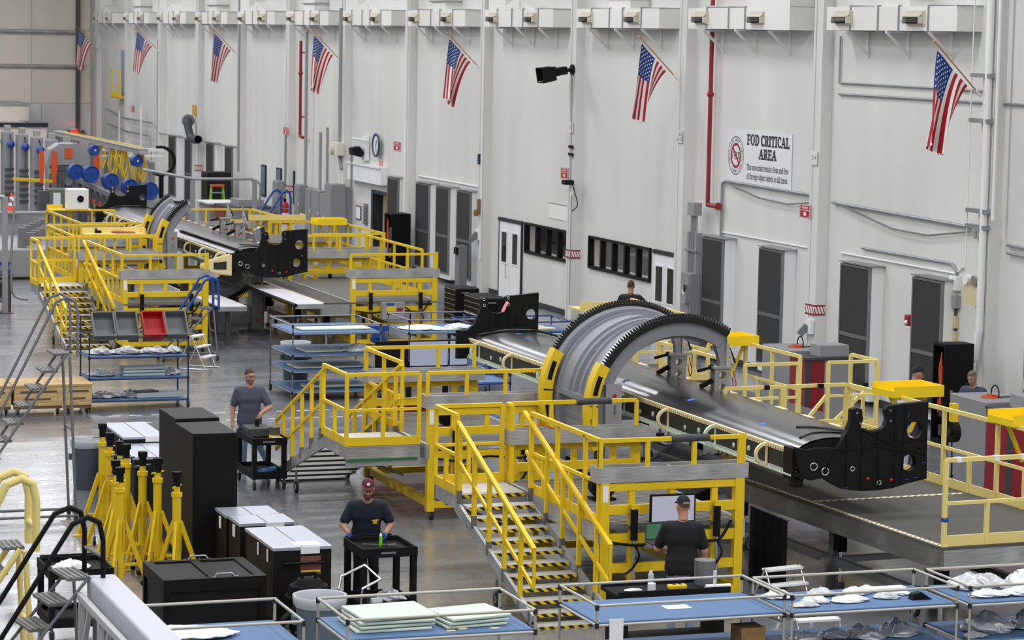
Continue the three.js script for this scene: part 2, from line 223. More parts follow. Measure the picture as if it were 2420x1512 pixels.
function flagCloth(ph) {
  // s along the hoist from the pole tip, t along the fly; u is outward from the wall, v is up
  const NS = 30, NT = 44, pos = [], uv = [], idx = [];
  for (let i = 0; i <= NS; i++) for (let j = 0; j <= NT; j++) {
    const s = i / NS, t = j / NT, hx = .06 - .66 * s, hy = -.03 - .66 * s;              // along the pole
    const e = Math.pow(t, .72), fall = 1.72 - .2 * s;
    const tx = .2 - .26 * s + .05 * Math.sin(ph + 6 * s);                             // gathered hem
    let u = hx + (tx - hx) * e, v = hy - fall * t + (s * .22) * t * t - .05 * Math.sin(3 * s + ph) * t;
    v += .1 * s * Math.sin(Math.PI * t);
    const amp = .02 + .13 * t; const w = amp * Math.sin(s * 9 + ph + 1.2 * t) + .05 * t * Math.sin(s * 19 + 2 * ph);
    pos.push(-u, v, w); uv.push(t, 1 - s);
  }
  for (let i = 0; i < NS; i++) for (let j = 0; j < NT; j++) { const a = i * (NT + 1) + j, b = a + NT + 1; idx.push(a, b, a + 1, b, b + 1, a + 1); }
  const g = new THREE.BufferGeometry(); g.setAttribute('position', new THREE.Float32BufferAttribute(pos, 3)); g.setAttribute('uv', new THREE.Float32BufferAttribute(uv, 2)); g.setIndex(idx); g.computeVertexNormals(); return g;
}
for (let k = 0; k < 7; k++) {
  const z = -45.75 - 14.68 * k + (k === 6 ? .6 : 0);
  const t = thing('wall_flag', `${['nearest', 'second', 'third', 'fourth', 'fifth', 'sixth', 'farthest'][k]} of the seven striped flags slanting out from the white wall`, 'flag', [25.58, 6.52, z], 0, 'flags along the wall');
  part(t, 'pole', rod([0, 0, 0], [-.98, .98, 0], .016, 8), M(0xb98a4e, .5)); part(t, 'finial', ball(-1.0, 1.0, 0, .03), M(0xc79a4c, .4, .3)); part(t, 'socket', rod([.02, -.02, 0], [-.1, .1, 0], .03, 8), mt.white);
  const c = part(t, 'cloth', flagCloth(k * 1.7), flagMat, { uv: true }); c.position.set(-.88, .86, 0);
}
// dark return-air screens on shallow boxes
const screens = [[-58.54, -57.41, 'beside the grey electric cabinet'], [-55.36, -54.19, 'between the grey cabinet and the fire sign'], [-51.28, -50.0, 'behind the pale yellow rails'], [-48.08, -46.91, 'behind the black server cabinet'], [-76.85, -75.63, 'nearest to the glazed double door'], [-78.86, -77.66, 'middle one of three by the double door'], [-80.92, -79.62, 'third from the glazed double door'], [-83.95, -82.84, 'next to the open door'], [-106.29, -105.15, 'nearest of the four far ones'], [-109.54, -108.34, 'second of the four far ones'], [-113.54, -112.42, 'third of the four far ones'], [-116.71, -115.44, 'farthest of all']];
screens.forEach(([a, b, w]) => {
  const t = thing('air_return_screen', 'tall dark return air screen on white box, ' + w, 'air screen', [0, 0, 0], 0, 'dark return air screens on the wall');
  part(t, 'box', bx(25.58, XW, .12, 2.9, a - .05, b + .05), mt.white);
  part(t, 'frame', [bx(25.52, 25.58, .3, 2.88, a - .03, a + .02), bx(25.52, 25.58, .3, 2.88, b - .02, b + .03), bx(25.52, 25.58, 2.84, 2.88, a, b), bx(25.52, 25.58, .3, .34, a, b), bx(25.52, 25.58, 1.38, 1.46, a, b)], mt.steel);
  part(t, 'screen', bx(25.53, 25.58, 1.46, 2.84, a + .02, b - .02), mt.grille); part(t, 'screen', bx(25.53, 25.58, .34, 1.38, a + .02, b - .02), mt.grille);
  part(t, 'canopy', bx(25.5, XW, 2.905, 2.93, a - .06, b + .12), mt.conduit);
});
// doors and strip windows
function doubleDoor(n, z0, z1, label) {
  const g = structGroup('door_' + n, label), m = (z0 + z1) / 2;
  part(g, 'frame', [bx(XW - .06, XW, 0, 2.27, z0 - .03, z0 + .03), bx(XW - .06, XW, 0, 2.27, z1 - .03, z1 + .03)], n === 2 ? mt.base : mt.white); part(g, 'header', bx(XW - .08, XW, 2.2, 2.3, z0 - .05, z1 + .05), mt.base);
  for (const [a, b] of [[z0 + .03, m - .01], [m + .01, z1 - .03]]) {
    const l = part(g, 'door_leaf', bx(XW - .05, XW, .01, 2.2, a, b), mt.white), c = (a + b) / 2;
    part(l, 'pane_frame', [bx(XW - .07, XW - .05, 1.0, 1.04, c - .26, c + .26), bx(XW - .07, XW - .05, 1.9, 1.94, c - .26, c + .26), bx(XW - .07, XW - .05, 1.0, 1.94, c - .28, c - .22), bx(XW - .07, XW - .05, 1.0, 1.94, c + .22, c + .28)], mt.white); part(l, 'pane', bx(XW - .06, XW - .05, 1.04, 1.9, c - .22, c + .22), mt.paneDark);
  }
  part(g, 'pull_handle', pipe([[XW - .05, .62, m - .1], [XW - .14, .62, m - .1], [XW - .14, 1.0, m - .1], [XW - .05, 1.0, m - .1]], .014), mt.chrome);
}
doubleDoor(2, -73.78, -71.9, 'white double door with narrow panes left of the strip window'); doubleDoor(3, -62.15, -60.65, 'white double door with narrow panes beside the grey cabinet');
holes.slice(0, 2).forEach(([a, b, c, d], i) => {
  const g = structGroup('window_' + (i + 1), 'black framed strip window of ' + (i ? 'five' : 'four') + ' panes'), n = i ? 5 : 4, w = (b - a) / n;
  part(g, 'window_frame', [bx(XW - .06, XW + .1, c - .06, c + .01, a - .06, b + .06), bx(XW - .06, XW + .1, d - .01, d + .06, a - .06, b + .06), bx(XW - .06, XW + .1, c, d, a - .06, a + .01), bx(XW - .06, XW + .1, c, d, b - .01, b + .06)], mt.black);
  for (let k = 1; k < n; k++) part(g, 'mullion', bx(XW - .05, XW + .1, c, d, a + k * w - .05, a + k * w + .05), mt.black);
  for (let k = 0; k < n; k++) part(g, 'pane', bx(XW + .02, XW + .025, c, d, a + k * w + .01, a + (k + 1) * w - .01), mt.glass);
});
{ const g = structGroup('door_4', 'open doorway with a cream door swung inward'); part(g, 'frame', [bx(XW - .06, XW + .3, 0, 2.25, -86.7, -86.5), bx(XW - .06, XW + .3, 0, 2.25, -84.8, -84.7), bx(XW - .06, XW + .3, 2.2, 2.32, -86.7, -84.7)], mt.base); const l = part(g, 'door_leaf', bx(XW + .3, 27.6, .01, 2.15, -86.5, -86.44), M(0xc9b79a, .6)); part(l, 'pane', bx(26.8, 27.3, 1.0, 1.8, -86.44, -86.43), M(0x8c7c66, .3)); part(l, 'push_bar', bx(26.3, 27.4, .75, .82, -86.44, -86.36), mt.steel); }
// banner
const foodTex = canvasTex(1400, 490, (g, w, h) => {
  g.fillStyle = '#dfe0e0'; g.fillRect(0, 0, w, h); g.save(); g.translate(190, 240); g.strokeStyle = '#141a2a'; g.lineWidth = 6; g.beginPath(); g.arc(0, 0, 176, 0, 7); g.stroke(); g.lineWidth = 3; g.beginPath(); g.arc(0, 0, 168, 0, 7); g.stroke();
  g.fillStyle = '#141a2a'; g.font = 'bold 34px serif'; g.textAlign = 'center'; const s = 'FOREIGN OBJECT DAMAGE \u2022 FOREIGN OBJECT DEBRIS \u2022 '; for (let i = 0; i < s.length; i++) { g.save(); g.rotate(-2.1 + i / s.length * Math.PI * 2); g.fillText(s[i], 0, -132); g.restore(); }
  g.font = 'bold 96px serif'; g.fillText('FOD', 0, 34); g.strokeStyle = '#9c1f2a'; g.lineWidth = 26; g.beginPath(); g.arc(0, 0, 104, 0, 7); g.moveTo(-74, -74); g.lineTo(74, 74); g.stroke(); g.restore();
  g.fillStyle = '#131826'; g.strokeStyle = '#131826'; g.lineJoin = 'round'; g.textAlign = 'center';
  const txt = (s, y, px, wd, st) => { g.font = 'bold ' + px + 'px serif'; const m = g.measureText(s).width; g.save(); g.translate(890, y); g.scale(wd / m, 1); g.fillText(s, 0, 0); g.lineWidth = st; g.strokeText(s, 0, 0); g.restore(); };
  txt('FOD CRITICAL', 128, 128, 920, 9); txt('AREA', 248, 122, 380, 9); txt('This area must remain clean and free', 356, 70, 900, 2.5); txt('of foreign object debris at all times.', 440, 70, 890, 2.5);
});
function flatSign(w, h) { const g = new THREE.BoxGeometry(.012, h, w); const u = g.attributes.uv, n = g.attributes.normal; for (let i = 0; i < u.count; i++) if (Math.abs(n.getX(i)) < .5) u.setXY(i, .01, .01); return g; }
// the face towards -x carries the print
solo('wall_banner', 'white banner with black lettering and a red crossed circle', 'banner', flatSign(3.46, 1.23), new THREE.MeshStandardMaterial({ map: foodTex, roughness: .6 }), { uv: true, pos: [XW - .012, 4.82, -56.2] });
const fireTex = canvasTex(256, 300, (g, w, h) => { g.fillStyle = '#f0ece8'; g.fillRect(0, 0, w, h); g.fillStyle = '#a3182a'; for (let i = -10; i < 22; i++) { g.beginPath(); g.moveTo(i * 26, 0); g.lineTo(i * 26 + 13, 0); g.lineTo(i * 26 + 13 + 130, h); g.lineTo(i * 26 + 130, h); g.fill(); } g.fillRect(30, 26, w - 60, h - 52); g.fillStyle = '#f0ece8'; g.textAlign = 'center'; g.font = 'bold 62px sans-serif'; g.fillText('FIRE', w / 2, 92); g.font = 'bold 30px sans-serif'; g.fillText('EXTINGUISHER', w / 2, 134, 184); g.beginPath(); g.moveTo(w / 2 - 22, 160); g.lineTo(w / 2 + 22, 160); g.lineTo(w / 2 + 22, 206); g.lineTo(w / 2 + 46, 206); g.lineTo(w / 2, 256); g.lineTo(w / 2 - 46, 206); g.lineTo(w / 2 - 22, 206); g.fill(); });
const fireMat = new THREE.MeshStandardMaterial({ map: fireTex, roughness: .5 });
[[-53.18, 3.83, .58, 25.57, 'nearest, right of the banner'], [-67.95, 3.86, .6, 25.57, 'above the strip windows'], [-84, 3.87, .8, XW - .01, 'beside the wall clock'], [-97, 3.85, .72, 25.57, 'on a grey post above the electric boxes'], [-126, 3.75, .8, XW - .01, 'farthest, near the hall corner']].forEach(([z, y, w, x, l]) => solo('fire_extinguisher_sign', 'red striped fire extinguisher sign, ' + l, 'sign', flatSign(w, .3), fireMat, { uv: true, pos: [x, y, z], group: 'fire extinguisher signs on the wall' }));
const zigTex = canvasTex(256, 96, (g, w, h) => { g.fillStyle = '#e4e2e0'; g.fillRect(0, 0, w, h); g.fillStyle = '#8e1b2b'; g.fillRect(0, 0, w, 16); g.fillRect(0, h - 16, w, 16); for (const i of [-30, 40, 110, 180]) { g.beginPath(); g.moveTo(i, 12); g.lineTo(i + 26, 12); g.lineTo(i + 90, h - 12); g.lineTo(i + 64, h - 12); g.fill(); } });
const zigMat = new THREE.MeshStandardMaterial({ map: zigTex, roughness: .6 });
[[1, 'nearest, behind the grey drawer cabinets'], [3, 'between the two strip windows'], [7, 'beside the grey electric boxes'], [9, 'farthest']].forEach(([k, l]) => { const zr = colZ(k), t = thing('hazard_tape_patch', 'red and white diagonal tape band round a pilaster, ' + l, 'tape', [0, 0, 0], 0, 'red striped tape on the pilasters'); part(t, 'front_band', bx(25.57, 25.582, 1.63, 1.86, zr - .43, zr), zigMat, { uv: true }); part(t, 'side_band', bx(25.57, XW - .02, 1.63, 1.86, zr + .001, zr + .013), zigMat, { uv: true }); });
// pilaster letters
const letTex = s => canvasTex(128, 128, (g, w, h) => { g.fillStyle = '#dad9d7'; g.fillRect(0, 0, w, h); g.fillStyle = '#1b1b1d'; g.textAlign = 'center'; g.font = 'bold 48px monospace'; s.forEach((q, i) => g.fillText(q, w / 2, (s.length > 1 ? 54 : 78) + i * 52)); });
[[colZ(0) - .2, 5.0, ['COL', 'Q-15'], 'nearest pilaster'], [colZ(1) - .2, 5.0, ['Q14'], 'pilaster right of the banner'], [colZ(2) - .2, 5.15, ['COL', 'Q-13'], 'pilaster beside the red pipe'], [colZ(3) - .2, 5.1, ['Q12'], 'pilaster below the black floodlight']].forEach(([z, y, s, l]) => solo('pilaster_mark', 'black stencilled column number on the ' + l, 'lettering', flatSign(.3, .3), new THREE.MeshStandardMaterial({ map: letTex(s), roughness: .7 }), { uv: true, pos: [25.574, y, z] }));
// pipes and conduits
{ const t = thing('red_sprinkler_pipe', 'dark red sprinkler pipe dropping beside the banner', 'pipe'); part(t, 'lower_run', pipe([[25.68, 7.66, -58.65], [25.68, 3.62, -58.65], [25.68, 3.62, -58.05]], .055), mt.redD); part(t, 'upper_run', rod([25.68, 8.26, -58.65], [25.68, 13, -58.65], .055), mt.redD); part(t, 'coupling', ball(25.68, 6.2, -58.65, .085), mt.redD); part(t, 'end_flange', wheel(25.68, 3.62, -58.05, .09, .05, 'z'), mt.redD); }
solo('red_sprinkler_pipe', 'dark red sprinkler pipe above the electric boxes', 'pipe', [...pipe([[25.6, 7.15, -95.1], [25.6, 3.75, -95.1], [25.6, 3.7, -94.7]], .06), ball(25.6, 6, -95.1, .09), bx(25.58, XW, 6.7, 6.76, -95.14, -95.06), bx(25.58, XW, 4.4, 4.46, -95.14, -95.06)], mt.redD);
const pipeSpecs = [
  [[[25.52, 13, -45.35], [25.52, 2.1, -45.35], [25.5, 1.55, -45.45], [25.2, 1.38, -45.7]], .075, mt.white, 'thick white hose pipe running down the nearest pilaster'],
  [[[25.55, 13, -45.05], [25.55, 4.2, -45.05]], .035, mt.white, 'thin white conduit right of the thick hose pipe'],
  [[[25.56, 8.6, -46.05], [25.56, 3.3, -46.05]], .015, mt.white, 'thin wire conduit left of the thick hose pipe'],
  [[[XW - .04, 7.6, -52.2], [XW - .04, 6.62, -52.2], [XW - .04, 6.6, -45.8]], .022, mt.conduit, 'upper horizontal conduit under the nearest duct'], [[[XW - .04, 6.38, -52.2], [XW - .04, 6.38, -42]], .025, mt.conduit, 'lower horizontal conduit under the nearest duct'],
  [[[XW - .04, 3.22, -50.9], [XW - .04, 3.22, -47.05], [XW - .04, 3.1, -46.85], [XW - .04, 2.75, -46.85]], .03, mt.conduit, 'bent conduit above the nearest dark screens'],
  [[[XW - .06, 2.9, -58.1], [XW - .06, 4.15, -58.1], [XW - .06, 4.22, -57.9], [XW - .06, 4.17, -52.9]], .035, mt.conduit, 'grey cable run under the banner'], [[[XW - .06, 4.08, -52.3], [XW - .06, 3.98, -46.2], [XW - .06, 3.85, -46.1], [25.5, 3.85, -45.6]], .035, mt.conduit, 'grey cable run between the two nearest pilasters'],
  [[[XW - .08, 4.15, -57.6], [XW - .08, 3.95, -56], [XW - .08, 3.9, -54.5], [XW - .08, 4.05, -52.9]], .018, mt.grey2, 'sagging cable under the banner'], [[[XW - .08, 4.05, -51.8], [XW - .08, 3.72, -49.5], [XW - .08, 3.7, -48], [XW - .08, 3.9, -46.3]], .018, mt.grey2, 'sagging cable beside the nearest pilaster'],
  [[[25.56, 8.3, -89.75], [25.56, 3.3, -89.75], [25.56, 2.85, -89.5]], .07, mt.greyPaint, 'thick grey conduit bending in at the fourth flag'],
  [[[25.57, 10, -104.2], [25.57, 2.0, -104.2]], .06, mt.greyPaint, 'long grey conduit at the fifth flag'],
  [[[25.57, 11, -82.2], [25.57, .4, -82.2]], .05, mt.white, 'white downpipe on the pilaster right of the clock'], [[[25.57, 11, -74.75], [25.57, 1, -74.75]], .04, mt.white, 'white downpipe left of the glazed double door'],
  [[[25.56, 6.4, -67.45], [25.56, 3.4, -67.45], [25.56, 3.3, -67.35], [25.56, .4, -67.35]], .016, mt.conduit, 'thin conduit running down from the black floodlight'],
  [[[25.57, 7.5, -94.2], [25.57, 2.0, -94.2]], .06, mt.greyPaint, 'grey conduit dropping into the leftmost electric box'], [[[25.56, 4.0, -92.2], [25.56, 1.9, -92.2]], .06, mt.greyPaint, 'short grey conduit into the wide electric box'], [[[25.56, 4.2, -91.3], [25.56, 1.9, -91.3]], .05, mt.greyPaint, 'second short conduit into the wide electric box'],
  [[[25.57, 3.7, -97.0], [25.57, 1.9, -97.0]], .05, mt.conduit, 'grey post below the red extinguisher sign'],
  [[[25.57, 3.6, -88.3], [25.57, 2.2, -88.3]], .04, mt.conduit, 'conduit between clock and open door'],
  [[[25.57, 3.95, -88.2], [25.57, 3.95, -86.3]], .03, mt.white, 'white conduit arm beside the wall clock'],
  [[[XW - .03, 3.04, -51.9], [XW - .03, 3.04, -46.9], [XW - .03, 3.2, -46.6]], .02, mt.white, 'white conduit over the two nearest dark screens'], [[[XW - .03, 3.02, -58.2], [XW - .03, 3.02, -53.2]], .02, mt.white, 'white conduit over the screens below the banner'],
  [[[XW - .03, 3.05, -81.6], [XW - .03, 3.05, -75.3]], .025, mt.white, 'white conduit over the three screens beside the door'], [[[25.6, 7, -119.3], [25.6, 2, -119.3]], .04, mt.steel, 'conduit at the sixth flag'],
  [[[25.6, 2.9, -119], [25.6, 2.9, -106]], .03, mt.conduit, 'white conduit over the four far screens'], [[[25.6, 3.6, -131], [25.6, 3.3, -127], [25.6, 3.3, -120.5]], .04, mt.conduit, 'upper pipe run near the hall corner'], [[[25.6, 2.9, -131], [25.6, 2.7, -126], [25.6, 2.7, -121], [25.6, 1.6, -120.6]], .04, mt.conduit, 'lower pipe run near the hall corner'], [[[25.55, 4, -122.6], [25.55, 1.4, -122.6]], .05, mt.white, 'white riser near the hall corner'], [[[25.55, 3.6, -127.6], [25.55, 1.4, -127.6]], .05, mt.white, 'white riser below the high blue door'],
  [[[XW - .05, 13, -43.6], [XW - .05, 1.95, -43.6]], .03, mt.white, 'left of two conduits into the nearest grey panel'], [[[XW - .05, 13, -43.2], [XW - .05, 1.95, -43.2]], .03, mt.white, 'right of two conduits into the nearest grey panel'], [[[XW - .06, 3.75, -44.9], [XW - .06, 3.7, -40]], .03, mt.conduit, 'cable bundle crossing the right edge above the grey panel'], [[[XW - .06, 3.6, -44.9], [XW - .06, 3.52, -40]], .025, mt.conduit, 'lower cable crossing the right edge above the grey panel'],
];
for (const [p, r, m, l] of pipeSpecs) solo('wall_conduit', l, 'conduit', pipe(p, r), m);
// clamps for the thick hose and others
for (const [z, y] of [[-45.5, 6.9], [-45.5, 6.05], [-45.5, 4.35], [-45.5, 4.05]]) solo('pipe_clamp', `steel strut clamp on the nearest pilaster, ${y > 6.5 ? 'topmost' : y > 5 ? 'second from top' : y > 4.2 ? 'third from top' : 'lowest'}`, 'clamp', bx(25.46, 25.58, y - .04, y + .04, z - .45, z + .3), mt.conduit);
// boxes, lights and little things on the wall
{ let t = thing('emergency_light', 'beige emergency light box with two lamp heads', 'emergency light', [25.62, 2.55, -45.75]); part(t, 'box', bx(-.1, .22, 0, .36, -.28, .28), M(0xcdbf98, .6)); part(t, 'lamp_head', wheel(-.08, .47, -.16, .1, .12), mt.white); part(t, 'lamp_head', wheel(-.08, .47, .16, .1, .12), mt.chrome);
  t = thing('fire_alarm_pull', 'red alarm pull beside a grey switch box', 'alarm', [XW, 2.38, -46.9]); part(t, 'switch_box', bx(-.12, 0, 0, .24, -.12, .2), mt.greyPaint); part(t, 'red_box', bx(-.12, 0, .02, .2, -.26, -.13), mt.redD); part(t, 'upper_box', bx(-.12, 0, .34, .62, -.1, .2), mt.white);
  t = thing('wall_switch', 'two beige switches below the red alarm pull', 'switch', [XW, 1.7, -46.85]); part(t, 'upper_switch', bx(-.08, 0, .28, .52, -.12, .1), M(0xcdbf98, .6)); part(t, 'lower_switch', bx(-.08, 0, 0, .22, -.12, .1), M(0xcdbf98, .6)); part(t, 'link', bx(-.05, 0, .2, .65, -.03, .03), mt.dgrey);
  t = thing('strobe_alarm', 'small red strobe alarm left of the near dark screen', 'alarm', [XW, 1.85, -48.5]); part(t, 'body', rbx(-.22, 0, 0, .22, -.1, .08, .02), mt.redD); part(t, 'lens', ball(-.22, .07, 0, .045), mt.white);
  t = thing('floodlight', 'black floodlight on an arm high on the pilaster', 'floodlight', [25.58, 6.62, -67.5]); part(t, 'arm', [rod([0, 0, 0], [-.25, -.03, 0], .05), wheel(-.02, 0, 0, .14, .05)], mt.black); part(t, 'housing', bar([-.2, -.02, 0], [-.62, -.1, 0], .3, .2), mt.blackR); part(t, 'hood', [bar([-.55, .06, 0], [-.95, .02, 0], .5, .02), bar([-.55, -.28, 0], [-.9, -.36, 0], .5, .02), bar([-.56, -.1, .25], [-.93, -.16, .25], .02, .36), bar([-.56, -.1, -.25], [-.93, -.16, -.25], .02, .36)], mt.black); part(t, 'face', bar([-.6, -.1, 0], [-.62, -.1, 0], .46, .34), mt.blackS);
  t = thing('wall_clock', 'round dark-rimmed wall clock beside a red sign', 'clock', [25.7, 3.82, -85.9]); part(t, 'rim', ringG(0, 0, 0, .36, .04, 'x', 28), mt.bluedark); part(t, 'dial', wheel(.03, 0, 0, .35, .05, 'x', 28), mt.white); part(t, 'hour_hand', bar([-.01, 0, 0], [-.01, .17, .08], .02), mt.black); part(t, 'minute_hand', bar([-.01, 0, 0], [-.01, -.26, .06], .015), mt.black);
  t = thing('loudspeaker', 'black wedge loudspeaker left of the wall clock', 'loudspeaker', [25.75, 3.45, -87.6]); part(t, 'cabinet', prism([[0, .05], [-.15, .26], [-.42, .2], [-.4, -.02], [-.1, -.1]], .45).translate(0, 0, -.25), mt.black); part(t, 'wall_plate', bx(.0, .08, -.2, .6, -.1, .5), mt.white);
  solo('notice_card', 'pink card below the wall clock', 'card', bx(XW - .03, XW, 3.05, 3.32, -85.9, -85.55), M(0xd88b7c, .7));
  solo('notice_board', 'framed white notice left of the open door', 'notice', [bx(XW - .03, XW, 1.2, 1.68, -88.6, -88.0)], M(0x4a2f4a, .6)).add(Object.assign(new THREE.Mesh(join(bx(XW - .035, XW - .03, 1.24, 1.64, -88.55, -88.05)), mt.paper), { name: 'sheet' }));
  solo('wall_rack', 'dark narrow card rack left of the open door', 'rack', [bx(XW - .05, XW, 1.1, 1.8, -87.6, -87.2), ...[0, 1, 2, 3, 4].map(i => bx(XW - .08, XW, 1.14 + i * .13, 1.2 + i * .13, -87.58, -87.22))], mt.grey2);
  for (const [z, l] of [[-101.2, 'leftmost'], [-98.9, 'middle'], [-97.0, 'rightmost']]) { const f = thing('framed_poster', `${l} of three dark framed posters on the far wall bay`, 'poster', [XW, 0, z], 0, 'dark framed posters'); part(f, 'frame', bx(-.05, 0, 1.2, 2.4, -.36, .36), mt.black); part(f, 'print', bx(-.055, -.05, 1.25, 2.35, -.3, .3), M(0x5d7280, .4)); }
  t = thing('blank_board', 'blank white board above the strip window', 'panel', [XW, 0, 0]); part(t, 'panel', bx(-.02, 0, 2.55, 2.95, -69.8, -68.1), mt.white); part(t, 'edge', bx(-.03, 0, 2.95, 2.97, -69.85, -68.05), mt.conduit);
  t = thing('wall_camera', 'small black camera with cables on the pilaster between the windows', 'camera', [25.58, 3.4, -67.3]); part(t, 'bracket', bx(-.06, 0, -.1, .3, -.05, .05), mt.white); part(t, 'body', bx(-.3, -.05, .2, .32, -.08, .2), mt.black); part(t, 'cable', tube([[-.05, .2, .1], [-.05, -.3, .5], [-.05, -.5, .1]], .015), mt.black);
  t = thing('cable_clip_bars', 'two black bars on the pilaster under the column number', 'bar', [25.57, 4.35, -67.5]); part(t, 'bar', bx(-.03, 0, 0, .08, -.12, .2), mt.black); part(t, 'bar', bx(-.03, 0, .2, .28, -.12, .2), mt.black);
  t = thing('outlet_hood', 'grey angled socket hood left of the near server cabinet', 'socket', [25.58, 1.18, -52.85]); part(t, 'plate', bx(-.08, 0, .05, .35, -.05, .25), mt.white); part(t, 'hood', bar([-.06, .22, .05], [-.22, .02, 0], .14, .14), mt.grey2);
  t = thing('outlet_hood', 'grey angled socket hood left of the glazed double door', 'socket', [25.6, 1.5, -75.0]); part(t, 'plate', bx(-.08, 0, .05, .35, -.1, .25), mt.white); part(t, 'hood', bar([-.06, .25, .05], [-.25, .02, 0], .16, .16), mt.grey2);
  t = thing('floor_pedestal', 'grey steel upright beside the third dark screen', 'post', [25.2, 0, -75.4]); part(t, 'column', bx(-.12, .12, 0, 1.35, -.2, .2), mt.grey2); part(t, 'switch', bx(-.2, -.12, 1.1, 1.3, -.1, .1), mt.black);
  solo('high_door', 'narrow blue-grey door high up near the hall corner', 'door', bx(XW - .05, XW, 4.36, 6.45, -128.6, -126.9), M(0x8f9bb0, .5));
  t = thing('high_guard_rail', 'yellow guard rail in front of the high door', 'railing', [0, 0, 0]); for (const y of [4.75, 5.5]) part(t, 'rail', bar([25.4, y, -128.9], [25.4, y, -126.7], .05), mt.yellow); for (const z of [-128.9, -126.7]) part(t, 'rail_post', bx(25.37, 25.43, 4.2, 5.5, z - .04, z + .04), mt.yellow); part(t, 'toe_board', bx(25.37, 25.43, 4.25, 4.5, -128.9, -126.7), mt.yellow); part(t, 'landing', bx(25.4, XW, 4.2, 4.26, -128.9, -126.7), mt.yellow);
  t = thing('hose_elbow', 'thick dark elbow pipe high on the far wall', 'pipe', [25.5, 3.2, -111.6]); part(t, 'elbow', tube([[-.2, .5, -.3], [-.3, .4, 0], [-.25, -.1, .3], [-.2, -.25, .9], [-.2, -.2, 1.6]], .17, 24, 10), mt.cabDark); part(t, 'mouth', wheel(-.2, .5, -.3, .26, .2, 'z'), mt.grey2);
  solo('caution_sign', 'yellow caution sign above the dark elbow pipe', 'sign', bx(25.55, 25.6, 3.9, 4.35, -112.3, -111.6), M(0xc79a3a, .6));
  solo('bell_fitting', 'brass valve fitting on the downpipe left of the glazed door', 'valve', [cyl(25.5, 2.3, 2.75, -74.75, .06), wheel(25.42, 2.35, -74.75, .1, .1)], M(0x8a6a42, .5, .3));
  solo('blue_tag', 'blue strip on the downpipe left of the glazed door', 'tag', bx(25.5, 25.56, 3.75, 4.05, -74.95, -74.8), mt.bluedark);
  solo('access_box', 'beige junction box at the fourth flag pipe', 'junction box', [rbx(25.35, 25.6, 3.3, 3.75, -90.1, -89.3, .03), wheel(25.3, 3.5, -89.9, .16, .1)], M(0xd4d0c0, .6));
  solo('wall_arm_panel', 'white sloped cover above the open door', 'panel', [bx(XW - .25, XW, 2.55, 3.1, -88.9, -85.0), bx(XW - .3, XW, 3.08, 3.14, -88.9, -85)], mt.white);
}
// electric cabinets
function ebox(x0, z0, z1, y0, y1, label, m = mt.cabGrey) { const t = thing('electric_cabinet', label, 'cabinet', [0, 0, 0], 0, 'grey electric cabinets on the wall'); part(t, 'body', rbx(x0, XW - .26, y0, y1, z0, z1, .015), m); part(t, 'wall_mount', bx(XW - .27, XW, Math.max(y0, .1), y1 - .1, z0 + .1, z1 - .1), m); part(t, 'door', bx(x0 - .02, x0, y0 + .05, y1 - .05, z0 + .05, z1 - .05), m); part(t, 'handle', bx(x0 - .04, x0 - .02, (y0 + y1) / 2 - .05, (y0 + y1) / 2 + .05, z1 - .14, z1 - .09), mt.white); return t; }
ebox(25.3, -59.25, -58.7, 0, 2.0, 'tall grey electric cabinet beside the near double door'); ebox(25.3, -94.7, -93.9, .7, 2.05, 'leftmost wall hung electric box behind the blue ladder'); ebox(25.25, -93.0, -92.2, .45, 2.0, 'left half of the paired electric boxes'); ebox(25.25, -92.15, -91.1, .45, 2.0, 'right half of the paired electric boxes'); ebox(25.15, -90.7, -90.0, .4, 1.95, 'slim electric box left of the tallest grey cabinet'); ebox(25.1, -89.95, -89.0, 0, 2.35, 'tallest grey cabinet with a raised top'); ebox(25.3, -97.8, -97.0, .3, 2.0, 'flat grey panel covering the third poster'); ebox(25.3, -130, -121, 0, 1.6, 'wide grey cabinet bank near the hall corner', mt.greyPaint);
{ const t = thing('electric_cabinet', 'grey wall panel at the right edge with an orange sticker', 'cabinet'); part(t, 'body', rbx(25.55, XW, .1, 1.95, -43.75, -42.85, .015), mt.cabGrey); part(t, 'door', bx(25.53, 25.55, .15, 1.9, -43.7, -42.9), mt.cabGrey); part(t, 'sticker', bx(25.52, 25.53, 1.2, 1.4, -43.65, -43.5), mt.paper); part(t, 'name_plate', bx(25.52, 25.53, 1.75, 1.85, -43.45, -43.25), mt.black); }
{ const t = thing('disconnect_switch', 'grey lever switch box beside the tall electric cabinet', 'switch'); part(t, 'body', bx(25.2, 25.3, 1.3, 1.75, -58.95, -58.72), mt.greyPaint); part(t, 'lever', bar([25.18, 1.7, -58.75], [25.12, 1.62, -58.62], .04, .1), mt.black); part(t, 'plate', bx(25.19, 25.2, 1.5, 1.62, -58.9, -58.8), mt.white); part(t, 'mount', bx(25.3, 25.32, 1.3, 1.7, -58.95, -58.72), mt.greyPaint); }
{ const t = thing('conduit_rack', 'bundle of grey conduits and strut rising from the tall cabinet', 'conduit'); for (const z of [-59.15, -59.05, -58.95, -58.85]) part(t, 'conduit', rod([25.5, 2, z], [25.5, 3.6, z], .025), mt.conduit); part(t, 'junction_box', bx(25.4, 25.6, 3.35, 3.65, -59.2, -58.8), mt.greyPaint); part(t, 'strut', bx(25.45, 25.6, 2, 2.95, -59.3, -59.2), mt.greyPaint); part(t, 'strut', bx(25.45, 25.6, 2, 2.95, -58.82, -58.74), mt.greyPaint); part(t, 'cross_strut', bx(25.42, 25.5, 2.5, 2.54, -59.4, -58.7), mt.conduit); }

